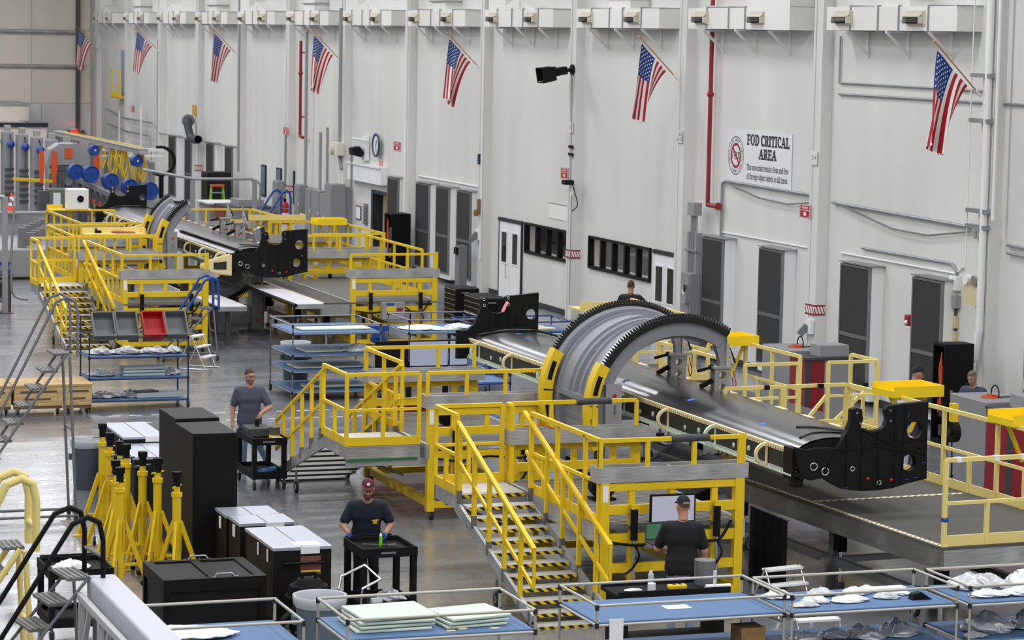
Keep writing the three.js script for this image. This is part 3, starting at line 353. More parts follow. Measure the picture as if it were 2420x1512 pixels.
// ---------- yellow work stands ----------
// a guard rail from a to b (x,z pairs) on base height y0 up to y1
function guard(p, a, b, y0, y1, mat, o = {}) {
  const n = o.n ?? Math.max(1, Math.round(Math.hypot(b[0] - a[0], b[1] - a[1]) / .55)), w = o.w ?? .055, at = f => [a[0] + (b[0] - a[0]) * f, a[1] + (b[1] - a[1]) * f];
  const ym = y0 + (y1 - y0) * .5, toe = o.toe ?? .13;
  part(p, 'top_rail', bar([a[0], y1, a[1]], [b[0], y1, b[1]], w, w), mat); if (o.mid !== 0) part(p, 'mid_rail', bar([a[0], ym, a[1]], [b[0], ym, b[1]], w * .8, w * .8), mat);
  if (toe) part(p, 'toe_board', bar([a[0], y0 + toe / 2, a[1]], [b[0], y0 + toe / 2, b[1]], .03, toe), mat);
  for (let i = 0; i <= n; i++) { const [x, z] = at(i / n), full = i === 0 || i === n || (o.every ? i % o.every === 0 : i % 2 === 0); part(p, full ? 'rail_post' : 'baluster', bx(x - w / 2, x + w / 2, y0, full ? y1 : ym, z - w / 2, z + w / 2), mat); }
}
function tray(p, x0, x1, z0, z1, y1) {      // open aluminium trough
  part(p, 'tool_tray', [bx(x0, x1, y1 - .2, y1 - .17, z0, z1), bx(x0, x1, y1 - .2, y1, z0, z0 + .025), bx(x0, x1, y1 - .2, y1, z1 - .025, z1), bx(x0, x0 + .025, y1 - .2, y1, z0, z1), bx(x1 - .025, x1, y1 - .2, y1, z0, z1), bx((x0 + x1) / 2 - .012, (x0 + x1) / 2 + .012, y1 - .17, y1 - .02, z0, z1)], mt.alum, { label: 'bare aluminium tool trough' });
}
function caster(p, x, z, r = .1, axis = 'x', y1 = .3) {
  const c = part(p, 'caster', [cyl(x, r * 2.05, Math.max(y1, r * 2.2), z, .02, 8), bx(x - .034, x + .034, r * 1.9, r * 2.1, z - .03, z + .03), bx(x - .034, x - .026, r * .8, r * 2, z - .022, z + .022), bx(x + .026, x + .034, r * .8, r * 2, z - .022, z + .022)], mt.steel);
  const w = part(c, 'wheel', wheel(x, r, z, r, .04, axis, 18), mt.rubber); part(c, 'hub', wheel(x, r, z, r * .55, .046, axis, 14), mt.greyPaint);
}
function frameEnd(p, x0, x1, z, top, mat) {   // the upright end frame with its bars
  const pw = .12;
  for (const x of [x0 + pw / 2, x1 - pw / 2]) part(p, 'frame_post', bx(x - pw / 2, x + pw / 2, .14, top, z - pw / 2, z + pw / 2), mat);
  for (const [y, h] of [[top - .06, .1], [top - .36, .12], [top - .72, .1], [1.0, .12], [.62, .12], [.24, .1]]) part(p, 'cross_bar', bx(x0 + .02, x1 - .02, y - h / 2, y + h / 2, z - .045, z + .045), mat);
  for (const f of [.22, .5, .8]) part(p, 'frame_upright', bx(x0 + (x1 - x0) * f - .04, x0 + (x1 - x0) * f + .04, f === .5 ? top - .36 : .24, top, z - .035, z + .035), mat);
}
function lifter(p, x, z, top) { const a = part(p, 'actuator', [cyl(x, top - .55, top - .12, z, .05, 12), ball(x, top - .13, z, .05)], mt.blackR); part(a, 'rod', cyl(x, .3, top - .55, z, .028, 10), mt.chrome); part(a, 'clevis', bx(x - .05, x + .05, top - .14, top - .08, z - .05, z + .05), mt.yellow); part(a, 'cable', tube([[x, top - .6, z + .03], [x + .06, top - .75, z + .06], [x - .02, top - .9, z + .05], [x - .12, top - .98, z + .05]], .014, 12), mt.black); }
function workStand(label, x0, x1, z0, z1, o = {}) {
  const t = thing('work_stand', label, 'work stand', [0, 0, 0], 0, 'yellow work stands'), mat = mt.yellow, H = 1.2, T = 1.95;
  part(t, 'deck', bx(x0, x1, H - .06, H - .02, z0, z1), mt.alumD);
  const ribs = []; for (let z = z0 + .05; z < z1 - .03; z += .09) ribs.push(bx(x0 + .03, x1 - .03, H - .02, H, z - .03, z + .03)); part(t, 'deck_planks', ribs, mt.deckRib);
  part(t, 'deck_beam', bx(x0 - .03, x0 + .03, H - .24, H, z0, z1), mt.alum, { label: 'aluminium deck edge' }); part(t, 'deck_beam', bx(x1 - .03, x1 + .03, H - .24, H, z0, z1), mt.alum);
  frameEnd(t, x0, x1, z1 - .06, T - .2, mat); frameEnd(t, x0, x1, z0 + .06, T - .2, mat);
  for (const x of [x0 + .08, x1 - .08]) part(t, 'base_rail', bx(x - .06, x + .06, .2, .32, z0, z1), mat);
  if (o.front !== 0) tray(t, x0 - .04, x1 + .06, z1 - .32, z1, T); if (o.back !== 0) tray(t, x0 - .04, x1 + .06, z0, z0 + .32, T);
  for (const f of [.22, .8]) lifter(t, x0 + (x1 - x0) * f, z1 + .06, T - .4);
  const R = 2.3;
  for (const s of o.rails || []) guard(t, s[0], s[1], s[2] ?? H, R, mat, s[3] || {});
  if (o.front !== 0) guard(t, [x0, z1 - .05], [x1 - .05, z1 - .05], T - .02, R, mat, { n: 3, every: 1, mid: 0, toe: 0 });
  if (o.back !== 0) guard(t, [x0, z0 + .05], [x1 - .05, z0 + .05], T - .02, R, mat, { n: 3, every: 1, mid: 0, toe: 0 });
  part(t, 'edge_post', bx(x1 - .03, x1 + .03, H, R + .04, z1 - .1, z1 - .04), mat);
  for (const [x, z] of [[x0 + .1, z0 + .1], [x1 - .1, z0 + .1], [x0 + .1, z1 - .1], [x1 - .1, z1 - .1]]) caster(t, x, z, .1);
  part(t, 'cable_loom', tube([[x0 + .1, .98, z1 + .05], [x0 + .5, .93, z1 + .08], [(x0 + x1) / 2, .99, z1 + .07], [x1 - .4, .95, z1 + .08], [x1 - .2, 1.2, z1 + .05]], .02, 24), mt.black);
  part(t, 'warning_label', bx(x0 + .02, x0 + .1, 1.5, 1.72, z1 + .001, z1 + .004), mt.paper);
  return t;
}
function stair(label, x0, x1, zTop, zBot, H, n, landing, treadMat = mt.tread) {      // mobile stair with a landing behind its top
  const t = thing('mobile_stair', label, 'stair', [0, 0, 0], 0, 'yellow mobile stairs'), s = Math.sign(zBot - zTop), mat = mt.yellow, tr = part(t, 'tread', bx(-(x1 - x0) / 2 + .04, (x1 - x0) / 2 - .04, -.035, 0, -.13, .13), treadMat), L = zBot - zTop;
  const nz = part(tr, 'nosing', (() => { const g = new THREE.BoxGeometry(x1 - x0 - .1, .045, .012); g.translate(0, -.025, .136 * s); return g; })(), mt.hazard, { uv: true });
  for (let i = 0; i < n; i++) { const f = (i + 1) / (n + .3), m = i ? same(t, 'tread', tr, 0, 0, 0) : tr; m.position.set((x0 + x1) / 2, H * (1 - f), zTop + L * f); if (i) same(m, 'nosing', nz, 0, 0, 0); }
  for (const x of [x0, x1]) {
    part(t, 'stringer', bar([x, H - .14, zTop], [x, .0 + .1, zBot], .045, .16), mt.alum);
    const hb = f => [x, H * (1 - f) + 1.02, zTop + L * f], mb = f => [x, H * (1 - f) + .52, zTop + L * f];
    part(t, 'handrail', bar(hb(-.06), hb(1.0), .06, .05), mat); part(t, 'lower_rail', bar(mb(-.03), mb(1.0), .035, .05), mat);
    for (const f of [.04, .24, .44, .64, .84]) { const q = part(t, 'handrail_post', bx(x - .028, x + .028, H * (1 - f) + .12, H * (1 - f) + 1.02, zTop + L * f - .028, zTop + L * f + .028), mat); part(q, 'post_sleeve', bx(x - .032, x + .032, H * (1 - f) - .05, H * (1 - f) + .13, zTop + L * f - .032, zTop + L * f + .032), mt.alumD); }
    part(t, 'rail_end', bar(hb(1.0), mb(1.0), .03, .04), mat);
    caster(t, x, zBot - s * .1, .1, 'x', .2); caster(t, x, zTop + L * .55, .1, 'x', .36);
  }
  const [a, b] = landing;      // z range of the landing
  part(t, 'landing_deck', bx(x0, x1 - .035, H - .03, H, a, b), mt.tread); part(t, 'landing_frame', [bx(x0, x1 - .035, H - .2, H - .03, a, a + .05), bx(x0, x1 - .035, H - .2, H - .03, b - .05, b), bx(x0, x0 + .05, H - .2, H - .03, a, b)], mt.alum);
  part(t, 'landing_nosing', (() => { const zz = s > 0 ? b : a; const g = new THREE.BoxGeometry(x1 - x0 - .08, .05, .012); g.translate((x0 + x1) / 2 - .02, H - .03, zz + .006 * s); return g; })(), mt.hazard, { uv: true });
  const zb = s > 0 ? a : b;
  guard(t, [x0, a], [x0, b], H, 2.3, mat, { n: 2, w: .055 }); guard(t, [x0, zb], [x1 - .06, zb], H, 2.3, mat, { n: 2, w: .055 });
  part(t, 'brace', [bar([x0 + .1, H - .2, (a + b) / 2], [x1 - .1, .62, (a + b) / 2], .05), bx(x0, x1 - .035, H - .22, H - .18, (a + b) / 2 - .04, (a + b) / 2 + .04)], mt.alumD);
  return t;
}
workStand('nearest yellow work stand, with a monitor hung on its front frame', 12.8, 14.82, -36.15, -32.42, { rails: [[[12.8, -35.1], [12.8, -32.5]], [[12.8, -36.1], [12.8, -35.9], 1.2, { n: 1 }]] });
workStand('second yellow work stand, behind the man in the maroon cap', 12.75, 14.7, -43.1, -39.62, { rails: [[[12.75, -43.0], [12.75, -41.0]]] });
workStand('far left work stand with a blue-topped ladder in front', 12.45, 14.45, -67.3, -61.75, { rails: [[[12.45, -66.1], [12.45, -61.85]]] });
workStand('far left work stand under the pale shelf with red gloves', 12.4, 14.5, -71.5, -67.7, { rails: [[[12.4, -71.4], [12.4, -67.8]]] });
workStand('farthest left work stand, carrying a white box', 13.4, 15.4, -77.4, -72.0, { rails: [[[13.4, -77.3], [13.4, -72.1]]] });
workStand('far right work stand beside the black tool chests', 17.78, 19.9, -67.2, -61.3, { rails: [[[19.9, -67.1], [19.9, -62.5]]] });
workStand('far right work stand in front of the grey electric cabinets', 18.6, 20.5, -72.3, -67.6, { rails: [[[20.5, -72.2], [20.5, -67.7]]] });
workStand('farthest right work stand, near the ladder with a blue rail', 17.4, 19.4, -77.5, -72.9, { rails: [[[19.4, -77.4], [19.4, -73]]] });
stair('nearest yellow stair, coming down towards the blue tables', 11.72, 12.76, -35.1, -31.95, 1.2, 11, [-36.05, -35.1]);
stair('yellow stair going down beside the black utility cart', 11.46, 12.68, -41.0, -43.9, 1.2, 9, [-41.0, -39.68], mt.alumD);
stair('far yellow stair beside the rack of grey and red bins', 11.26, 12.4, -66.1, -62.4, 1.2, 11, [-67.2, -66.1]);
{ const t = scene.getObjectByName('mobile_stair_001'); part(t, 'green_strip', bx(11.46, 12.6, .96, 1.0, -39.67, -39.66), M(0x1f6b45, .5)); part(t, 'skirt', bx(11.46, 12.64, .88, 1.02, -39.73, -39.675), mt.alum); }
// second row of gate bars at the back of the nearest stand: foam sleeves
[[14.05, -32.47, 2.3, 'on the nearest stand'], [14.1, -36.1, 2.3, 'behind the nearest stand, at the ring']].forEach(([x, z, y, l]) => solo('foam_sleeve', 'dark foam sleeve on a yellow top rail ' + l, 'foam sleeve', [rod([x - .27, y, z], [x + .27, y, z], .052, 12)], mt.cabDark, {}));

// ---------- the grey bench platforms with pale rails ----------
function yellowTrayShelf(p, x, y, z, mat, leg) {      // shelf with a lip, on two slanted arms
  const q = part(p, 'tray_shelf', [bx(x - .42, x + .42, y, y + .025, z - .32, z + .32), bx(x - .42, x + .42, y, y + .17, z - .34, z - .32), bx(x + .4, x + .42, y, y + .17, z - .34, z + .32), bx(x - .42, x - .4, y, y + .1, z - .34, z + .32), bx(x - .42, x + .42, y, y + .17, z + .31, z + .33)], mat, { label: 'bright yellow shelf tray' });
  part(q, 'shelf_arm', [bar([x - .25, y, z - .1], [x + .02, y - .55, z - .1], .05), bar([x + .25, y, z + .1], [x + .02, y - .55, z + .05], .05)], mt.yellow);
}
function bench(label, w, len, pos, turn, build) {     // origin at the near left corner on the floor; x to the right, z away is negative
  const t = thing('bench_platform', label, 'platform', pos, turn, 'grey topped platforms with pale rails'), H = 1.2;
  part(t, 'deck', bx(0, w, H - .04, H, -len, 0), mt.deckGrey); part(t, 'deck_beam', bx(0, .05, H - .3, H - .04, -len, 0), mt.alumD); part(t, 'deck_beam', bx(w - .05, w, H - .3, H - .04, -len, 0), mt.alumD); part(t, 'end_beam', bx(0, w, H - .3, H - .04, -.05, .0), mt.alum); part(t, 'end_beam', bx(0, w, H - .3, H - .04, -len, -len + .05), mt.alum);
  part(t, 'safety_tape', bx(.03, .11, H, H + .003, -len, 0), mt.check);
  for (const z of [-.9, -len * .5, -len + .6]) for (const x of w > 1 ? [.5, w - .5] : [w / 2]) { const l = part(t, 'leg', [bx(x - .08, x + .08, .35, H - .3, z - .06, z + .06), bx(x - .2, x + .2, H - .34, H - .28, z - .08, z + .08)], mt.grey2); part(l, 'jack_tube', cyl(x, .06, .5, z + .12, .035, 10), mt.chrome); part(l, 'jack_foot', cyl(x, 0, .06, z + .12, .08, 12), mt.dgrey); part(l, 'motor', bx(x - .07, x + .07, .5, .95, z + .07, z + .2), mt.black); }
  part(t, 'lower_beam', bx(.4, .5, .3, .42, -len + .5, -.7), mt.grey2); if (w > 1) part(t, 'lower_beam', bx(w - .55, w - .45, .3, .42, -len + .5, -.7), mt.grey2); part(t, 'cross_beam', bx(.3, Math.max(.4, w - .5), .32, .4, -len * .5 - .05, -len * .5 + .05), mt.alum);
  for (const z of [-1.4, -len + 1]) caster(t, .5, z, .11, 'x', .34);
  build(t, H); return t;
}
bench('nearest grey platform under the black wing root rib', 2.62, 7.1, [16.42, 0, -29.95], .052, (t, H) => {
  guard(t, [2.58, 0], [2.58, -7.0], H, 2.3, mt.pale, { n: 10 }); guard(t, [0.06, -.04], [1.3, -.04], H, 2.3, mt.pale, { n: 2, toe: .14 }); guard(t, [1.33, -.04], [2.55, -.04], H, 2.3, mt.pale, { n: 2, toe: .14 });
  guard(t, [.5, -7.02], [1.45, -7.02], H, 2.3, mt.pale, { n: 2 }); guard(t, [1.5, -7.02], [2.56, -7.02], H, 2.3, mt.pale, { n: 2 });
  part(t, 'brace', [bar([.55, H + .1, -6.98], [1.4, H + .5, -6.98], .05), bar([1.55, H + .1, -6.98], [2.5, H + .5, -6.98], .05)], mt.pale);
  yellowTrayShelf(t, 2.92, 2.3, -2.62, mt.yellowB); yellowTrayShelf(t, 2.86, 2.3, -5.7, mt.yellowB);
  part(t, 'cross_tape', bx(.12, 2.5, H, H + .003, -3.55, -3.45), mt.check); part(t, 'blue_tape', bx(.03, .1, 1.52, 1.57, -.075, -.005), mt.blue);
  for (const x of [.2, .75, 1.15]) part(t, 'white_tape', bar([x, 2.3, -.04], [x + .07, 2.3, -.04], .065), mt.paper);
});
bench('second grey platform with pale rails behind the ring clamps', 2.5, 5.6, [18.05, 0, -39.6], .04, (t, H) => {
  guard(t, [.04, -.05], [1.0, -.05], H, 2.3, mt.pale, { n: 2 }); guard(t, [1.55, -.05], [2.45, -.05], H, 2.3, mt.pale, { n: 2 }); guard(t, [.04, -1.0], [.04, -5.5], H, 2.3, mt.pale, { n: 8 }); guard(t, [2.46, -.05], [2.46, -.95], H, 2.3, mt.pale, { n: 2 }); guard(t, [1.48, -.9], [1.48, -2.9], H, 2.3, mt.pale, { n: 4 });
  part(t, 'brace', [bar([1.05, H, -.1], [1.6, H + .6, -.1], .05), bar([1.6, H, -.15], [2.3, H + .6, -.15], .05)], mt.pale);
  yellowTrayShelf(t, 1.2, 2.28, -3.0, mt.yellowB); part(t, 'shelf_post', bx(1.18, 1.23, H, 2.28, -3.05, -3.0), mt.pale);
});
bench('third grey platform, seen through the grey ring', 2.0, 2.6, [18.3, 0, -46.0], .0, (t, H) => { guard(t, [.04, -.05], [1.95, -.05], H, 2.3, mt.pale, { n: 4 }); guard(t, [1.96, -.1], [1.96, -2.5], H, 2.3, mt.pale, { n: 4 }); const q = part(t, 'pale_shelf', [bx(.1, 1.4, 2.33, 2.36, -2.5, -1.9), bx(.1, 1.4, 2.33, 2.5, -1.92, -1.88), bx(1.36, 1.4, 2.33, 2.5, -2.5, -1.9)], mt.pale); part(q, 'shelf_post', bx(.78, .84, H, 2.33, -2.3, -2.24), mt.pale); });
bench('far narrow grey deck beside the white walkboard', .76, 7, [16.97, 0, -61.1], .0, (t, H) => { });
// white slatted boards in the far bay
function slatBoard(label, x0, x1, z0, z1, y) { const t = thing('white_walkboard', label, 'walkboard'); part(t, 'top', bx(x0, x1, y - .02, y, z0, z1), M(0xe6e4ea, .35)); part(t, 'edge', [rod([x0, y - .04, z0], [x0, y - .04, z1], .05, 8)], mt.black, { label: 'black bumper edge' }); part(t, 'end', bx(x0, x1, y - .12, y - .02, z1 - .03, z1), mt.alum); for (const z of [z0 + .4, z1 - .5]) part(t, 'support', bx(x0 + .3, x1 - .3, 0, y - .02, z - .04, z + .04), mt.dgrey); return t; }
slatBoard('bright white walkboard under the far black root rib', 16.25, 16.92, -65.4, -60.6, 1.24); slatBoard('grey white walkboard beside the far jig leg', 14.9, 15.6, -65.4, -62.6, 1.0);
// shelves on the far stands
{ let t = thing('pale_shelf', 'pale yellow shelf with red gloves on the far left stand', 'shelf', [12.7, 2.32, -67.85]); part(t, 'board', [bx(0, 1.55, 0, .03, -.35, .1), bx(0, 1.55, .03, .16, -.37, -.35), bx(1.52, 1.55, 0, .16, -.37, .1)], mt.pale); part(t, 'shelf_post', bx(.75, .82, -1.1, 0, -.1, -.04), mt.pale);
  solo('work_gloves', 'dusty red gloves lying on the pale shelf', 'gloves', [ball(13.6, 2.38, -67.95, .22, 1, .18, .5), ball(13.85, 2.37, -67.9, .18, 1, .16, .5)], M(0xa8604e, .9)); solo('black_gun_tool', 'small black tool on the pale shelf', 'tool', [bx(13.0, 13.16, 2.35, 2.42, -68.05, -67.95), bx(13.0, 13.05, 2.35, 2.47, -68.05, -67.95)], mt.black);
  t = thing('pale_shelf', 'long pale yellow shelf on the far right stand', 'shelf', [18.1, 2.32, -72.6]); part(t, 'board', [bx(0, 1.6, 0, .03, -.4, .1), bx(0, 1.6, .0, .16, .08, .1), bx(1.57, 1.6, 0, .16, -.4, .1)], mt.pale); part(t, 'shelf_post', bx(.75, .85, -1.1, 0, -.1, 0), mt.yellow); part(t, 'shelf_arm', [bar([.2, 0, -.05], [.8, -.5, -.05], .05), bar([1.4, 0, -.05], [.8, -.5, -.05], .05)], mt.yellow);
  t = thing('yellow_shelf', 'bright yellow tray shelf above the far right deck', 'shelf', [20.0, 2.3, -71.2]); yellowTrayShelf(t, 0, 0, 0, mt.yellowB); part(t, 'shelf_post', bx(.0, .06, -1.1, 0, -.03, .03), mt.pale);
  t = thing('foam_box', 'white foam box with a round black hole on the farthest left stand', 'box', [14.2, 2.36, -77.0]); part(t, 'box', rbx(-.3, .3, 0, .58, -.25, .25, .03), mt.white); part(t, 'hole', wheel(.06, .3, .25, .1, .02, 'z', 20), mt.black);
  t = thing('yellow_shelf', 'yellow shelf carrying the white foam box', 'shelf', [14.05, 2.33, -77.0]); part(t, 'board', [bx(-.65, .55, 0, .03, -.32, .3), bx(-.65, -.2, .03, .14, -.34, -.32)], mt.yellow); part(t, 'shelf_post', bx(-.05, .05, -1.1, 0, -.3, -.2), mt.yellow); }

// ---------- wings in their rotating jigs ----------
const ribOutline = [[15.47, 2.15], [15.62, 2.12], [15.76, 2.14], [15.94, 2.14], [16.05, 2.13], [16.12, 2.22], [16.21, 2.37], [16.25, 2.49], [16.26, 2.64], [16.31, 2.66], [16.4, 2.64], [16.42, 2.51], [16.39, 2.4], [16.46, 2.36], [16.58, 2.34], [16.69, 2.36], [16.76, 2.4], [16.79, 2.5], [16.76, 2.62], [16.79, 2.67], [16.85, 2.68], [17.39, 2.72], [17.39, 2.2], [17.4, 1.68], [17.12, 1.63], [16.89, 1.57], [16.65, 1.55], [16.42, 1.55], [16.15, 1.59], [16.0, 1.66], [15.86, 1.75], [15.68, 1.72], [15.54, 1.8], [15.49, 1.95]];
const tipOutline = [[15.24, 2.25], [15.42, 2.24], [15.56, 2.35], [15.65, 2.55], [15.69, 2.67], [15.67, 2.8], [15.72, 2.84], [15.79, 2.82], [15.8, 2.7], [15.81, 2.61], [15.89, 2.56], [16.0, 2.54], [16.11, 2.56], [16.17, 2.62], [16.17, 2.73], [16.14, 2.83], [16.2, 2.86], [16.23, 2.85], [16.77, 2.9], [16.77, 1.75], [15.24, 1.75]];
function wing(label, zN, zF, o) {
  const t = thing('wing_section', label, 'wing', [o.dx || 0, o.dy || 0, 0], 0, 'wing sections held in jigs');
  const top = [[0, 2.1], [.04, 2.14], [.12, 2.19], [.25, 2.235], [.45, 2.265], [.7, 2.265], [1.0, 2.235], [1.3, 2.18], [1.6, 2.1]], low = [[1.6, 2.06], [1.1, 1.9], [.6, 1.8], [.2, 1.77], [0, 1.78]];
  const ex = (pts, z0, z1, m, name, sm) => { const g = prism(pts.map(p => [15.5 + p[0], p[1]]), z1 - z0); g.translate(0, 0, z0); return part(t, name, g, m); };
  // smooth upper skin
  { const N = top.length, cv = new THREE.SplineCurve(top.map(p => new THREE.Vector2(...p))).getPoints(40), pos = [], idx = [], uv = []; for (const z of [zN, zF]) for (const [i, q] of cv.entries()) { pos.push(15.5 + q.x, q.y, z); uv.push(q.x, z); } const n = cv.length; for (let i = 0; i < n - 1; i++) idx.push(i, i + 1, n + i, n + i, i + 1, n + i + 1); const g = new THREE.BufferGeometry(); g.setAttribute('position', new THREE.Float32BufferAttribute(pos, 3)); g.setAttribute('uv', new THREE.Float32BufferAttribute(uv, 2)); g.setIndex(idx); g.computeVertexNormals(); const gi = clean(g); const m = o.top.clone(); m.side = THREE.DoubleSide; part(t, 'upper_skin', gi, m, { uv: true }); }
  ex([...top.map(p => [p[0] + .02, p[1] - .02]).slice(1, -1), ...low.slice(0, -1).map(p => [p[0] - .03, p[1]]), [.03, 1.78]], zF + .01, zN - .01, mt.carbon, 'wing_box');
  part(t, 'front_spar', bx(15.47, 15.52, 1.79, 2.09, zF, zN), mt.web, { label: 'dark spar web along the front edge' });
  const teeth = []; for (let z = zF + .03; z < zN - .02; z += .075) teeth.push(bx(15.455, 15.5, 2.05, 2.1, z, z + .05)); part(t, 'cap_strip', [bx(15.45, 15.5, 2.085, 2.115, zF, zN), ...teeth], mt.cream, { label: 'cream notched cap strip' });
  const tee2 = []; for (let z = zF + .03; z < zN - .02; z += .09) tee2.push(bx(15.44, 15.48, 1.79, 1.83, z, z + .03)); part(t, 'lower_cap_strip', [bx(15.43, 15.5, 1.765, 1.79, zF, zN), ...tee2], mt.mint);
  let q0;
  for (let z = zN - .85, i = 0; z > zF + .4; z -= 1.72, i++) {
    const A = [], B = []; for (let k = 0; k <= 12; k++) { const a = Math.PI / 2 + Math.PI * k / 12; A.push([15.47 + .19 * Math.cos(a), 1.94 + .165 * Math.sin(a)]); B.push([15.455 + .135 * Math.cos(a), 1.94 + .12 * Math.sin(a)]); }
    if (!q0) { q0 = part(t, 'nose_rib', prism(A, .05, [B.slice().reverse()]), mt.cream); q0.position.z = z; } else same(t, 'nose_rib', q0, 0, 0, z, 0, i % 2 ? mt.mint : mt.cream);
    if (z - .6 > zF) { part(t, 'web_fitting', ball(15.46, 1.93, z - .55, .045, .5, 1, 1, 8), mt.rivet); part(t, 'web_fitting', ball(15.46, 1.9, z - 1.05, .04, .5, 1, 1, 8), mt.rivet); }
  }
  // trailing edge ledge
  part(t, 'trailing_strip', [bx(17.02, 17.14, 2.07, 2.095, zF, zN - 1.2)], mt.blackS); for (let z = zF + .4; z < zN - 1.4; z += .9) part(t, 'trailing_plate', bx(16.98, 17.14, 2.1, 2.112, z, z + .35), mt.cream);
  const skinY = x => { for (let i = 0; i + 1 < top.length; i++) if (x <= top[i + 1][0]) return top[i][1] + (top[i + 1][1] - top[i][1]) * (x - top[i][0]) / (top[i + 1][0] - top[i][0]); return 2.1; };
  for (const [x, y, z] of o.tape || []) part(t, 'tape_mark', bar([x - .05, skinY(x - 15.55) + .004, z], [x + .05, skinY(x - 15.45) + .004, z], .11, .004), M(0x2d6fd0, .6), { label: 'blue tape mark' });
  // root rib
  const rb = part(t, 'root_rib', prism(ribOutline, .09, [[17.2, 2.34, .115], [17.13, 1.9, .11], [17.27, 2.07, .028]], .008).translate(0, 0, zN), mt.carbon, { label: 'black root rib plate with two round holes' });
  const zf = zN + .1;
  part(rb, 'stiffener', [[16.2, 1.6, 16.2, 2.3], [16.42, 1.56, 16.42, 2.35], [16.68, 1.56, 16.66, 2.33], [16.92, 1.58, 16.9, 2.66], [17.02, 1.62, 17.06, 2.68], [16.1, 2.1, 16.6, 2.15], [16.6, 2.15, 17.38, 2.02], [16.42, 2.38, 16.95, 2.12], [16.95, 2.34, 16.42, 2.12], [17.0, 2.2, 17.38, 2.22], [15.88, 1.85, 16.15, 2.25]].map(([a, b, c, d]) => bar([a, b, zf], [c, d, zf], .02, .022)), mt.blackR);
  for (const [x, y, r] of [[15.89, 1.83, .05], [15.72, 1.9, .05], [16.29, 1.85, .03], [16.69, 1.65, .028]]) part(rb, 'bushing', ringG(x, y, zf, r, .01), mt.chrome);
  for (const [x, y] of [[16.52, 1.71], [16.87, 1.68]]) part(rb, 'red_plug', ball(x, y, zf, .026), mt.red);
  for (const [x, y] of [[16.33, 2.6], [16.38, 2.46], [16.82, 2.62], [16.83, 2.48]]) part(rb, 'lug_bush', wheel(x, y, zf, .018, .03, 'z', 10), mt.steel);
  for (const [x, y, w, h] of [[16.2, 2.12, .012, .06], [16.2, 1.6, .06, .012], [17.1, 2.55, .012, .06], [17.32, 2.22, .06, .012], [17.1, 1.68, .06, .012], [17.24, 1.7, .06, .012], [17.35, 1.9, .06, .012]]) part(rb, 'blue_mark', bx(x - w / 2, x + w / 2, y - h / 2, y + h / 2, zf - .005, zf), mt.blue);
  part(t, 'end_fitting', [bx(15.44, 15.62, 1.72, 2.14, zN - .25, zN + .02), rod([15.55, 1.78, zN], [15.55, 1.78, zN + .12], .05), bx(15.46, 15.6, 1.62, 1.72, zN - .1, zN + .05)], mt.black); for (let k = 0; k < 7; k++) part(t, 'bolt', ball(15.5, 1.78 + k * .05, zN + .03, .01, 1, 1, 1, 6), mt.steel);
  part(t, 'root_fairing', tube([[15.95, 2.272, zN - .95], [16.2, 2.272, zN - .88], [16.6, 2.228, zN - .7], [16.95, 2.155, zN - .45]], .022), mt.blackS); part(t, 'root_fairing', tube([[15.7, 2.225, zN - .3], [15.95, 2.268, zN - .42], [16.3, 2.268, zN - .42], [16.7, 2.21, zN - .3]], .02), mt.blackS);
  part(t, 'rib_block', bx(15.86, 15.98, 2.0, 2.24, zN - .3, zN - .16), mt.cream);
  // outer end rib
  const tr = part(t, 'end_rib', prism(tipOutline, .08, [[16.64, 2.52, .1]], .006).translate(0, 0, zF - .08), mt.carbon, { label: 'black end rib plate with a round hole' });
  for (const [x, y] of [[15.73, 2.8], [15.74, 2.69], [16.19, 2.82], [16.2, 2.7]]) part(tr, 'bushing', ringG(x, y, zF + .01, .024, .008), mt.chrome);
  part(tr, 'stiffener', [15.85, 16.0, 16.2, 16.35].map(x => bx(x - .01, x + .01, 2.2, 2.54, zF, zF + .02)), mt.blackR);
  part(t, 'end_flange', tube([[15.55, 2.2, zF + .3], [16, 2.3, zF + .55], [16.5, 2.29, zF + .6], [17, 2.16, zF + .4]], .02), mt.blackS);
  return t;
}
{ const w = wing('black wing section with its root rib towards the camera', -32.3, -45.75, { top: mt.wing, tape: [[16.0, 2.266, -44.2], [15.75, 2.25, -36.4], [15.68, 2.235, -38.8], [15.75, 2.25, -33.9], [16.9, 2.13, -36.2], [16.1, 2.262, -44.9], [16.6, 2.22, -40.2]] }); part(w, 'pink_tag', bar([16.16, 2.76, -45.7], [16.06, 2.58, -45.68], .1, .004), mt.pink); part(w, 'tag_wire', rod([16.19, 2.82, -45.7], [16.16, 2.76, -45.7], .005, 5), mt.steel);
  const f = wing('far wing section in the farther ring jig', -64.35, -80.2, { top: mt.wing, dx: .12, dy: -.03 }); for (let i = 0; i < 34; i++) part(f, 'edge_clip', bx(15.62, 15.7, 2.2, 2.25, -70.6 + i * .2, -70.48 + i * .2), mt.black);
  const nose = (z, label) => { const n = part(f, 'nose_fairing', prism([[15.5, 2.12], [15.25, 2.06], [15.0, 1.98], [14.82, 1.9], [14.75, 1.83], [14.85, 1.74], [15.1, 1.68], [15.5, 1.62]], .06, [[[15.05, 1.75], [15.05, 1.93], [15.38, 1.96], [15.38, 1.75]]]).translate(0, 0, z), mt.cream, { label }); part(n, 'nose_skin', [tube([[15.5, 2.13, z], [15.25, 2.07, z], [15.0, 1.99, z], [14.8, 1.9, z], [14.73, 1.83, z], [14.85, 1.73, z], [15.1, 1.67, z], [15.5, 1.61, z]], .02, 30)], mt.pale); part(n, 'cut_out_panel', bx(15.06, 15.37, 1.76, 1.93, z + .0, z + .03), mt.web); };
  nose(-64.3, 'cream nose fairing with a dark cut-out'); nose(-74.5, 'farther cream nose fairing'); }
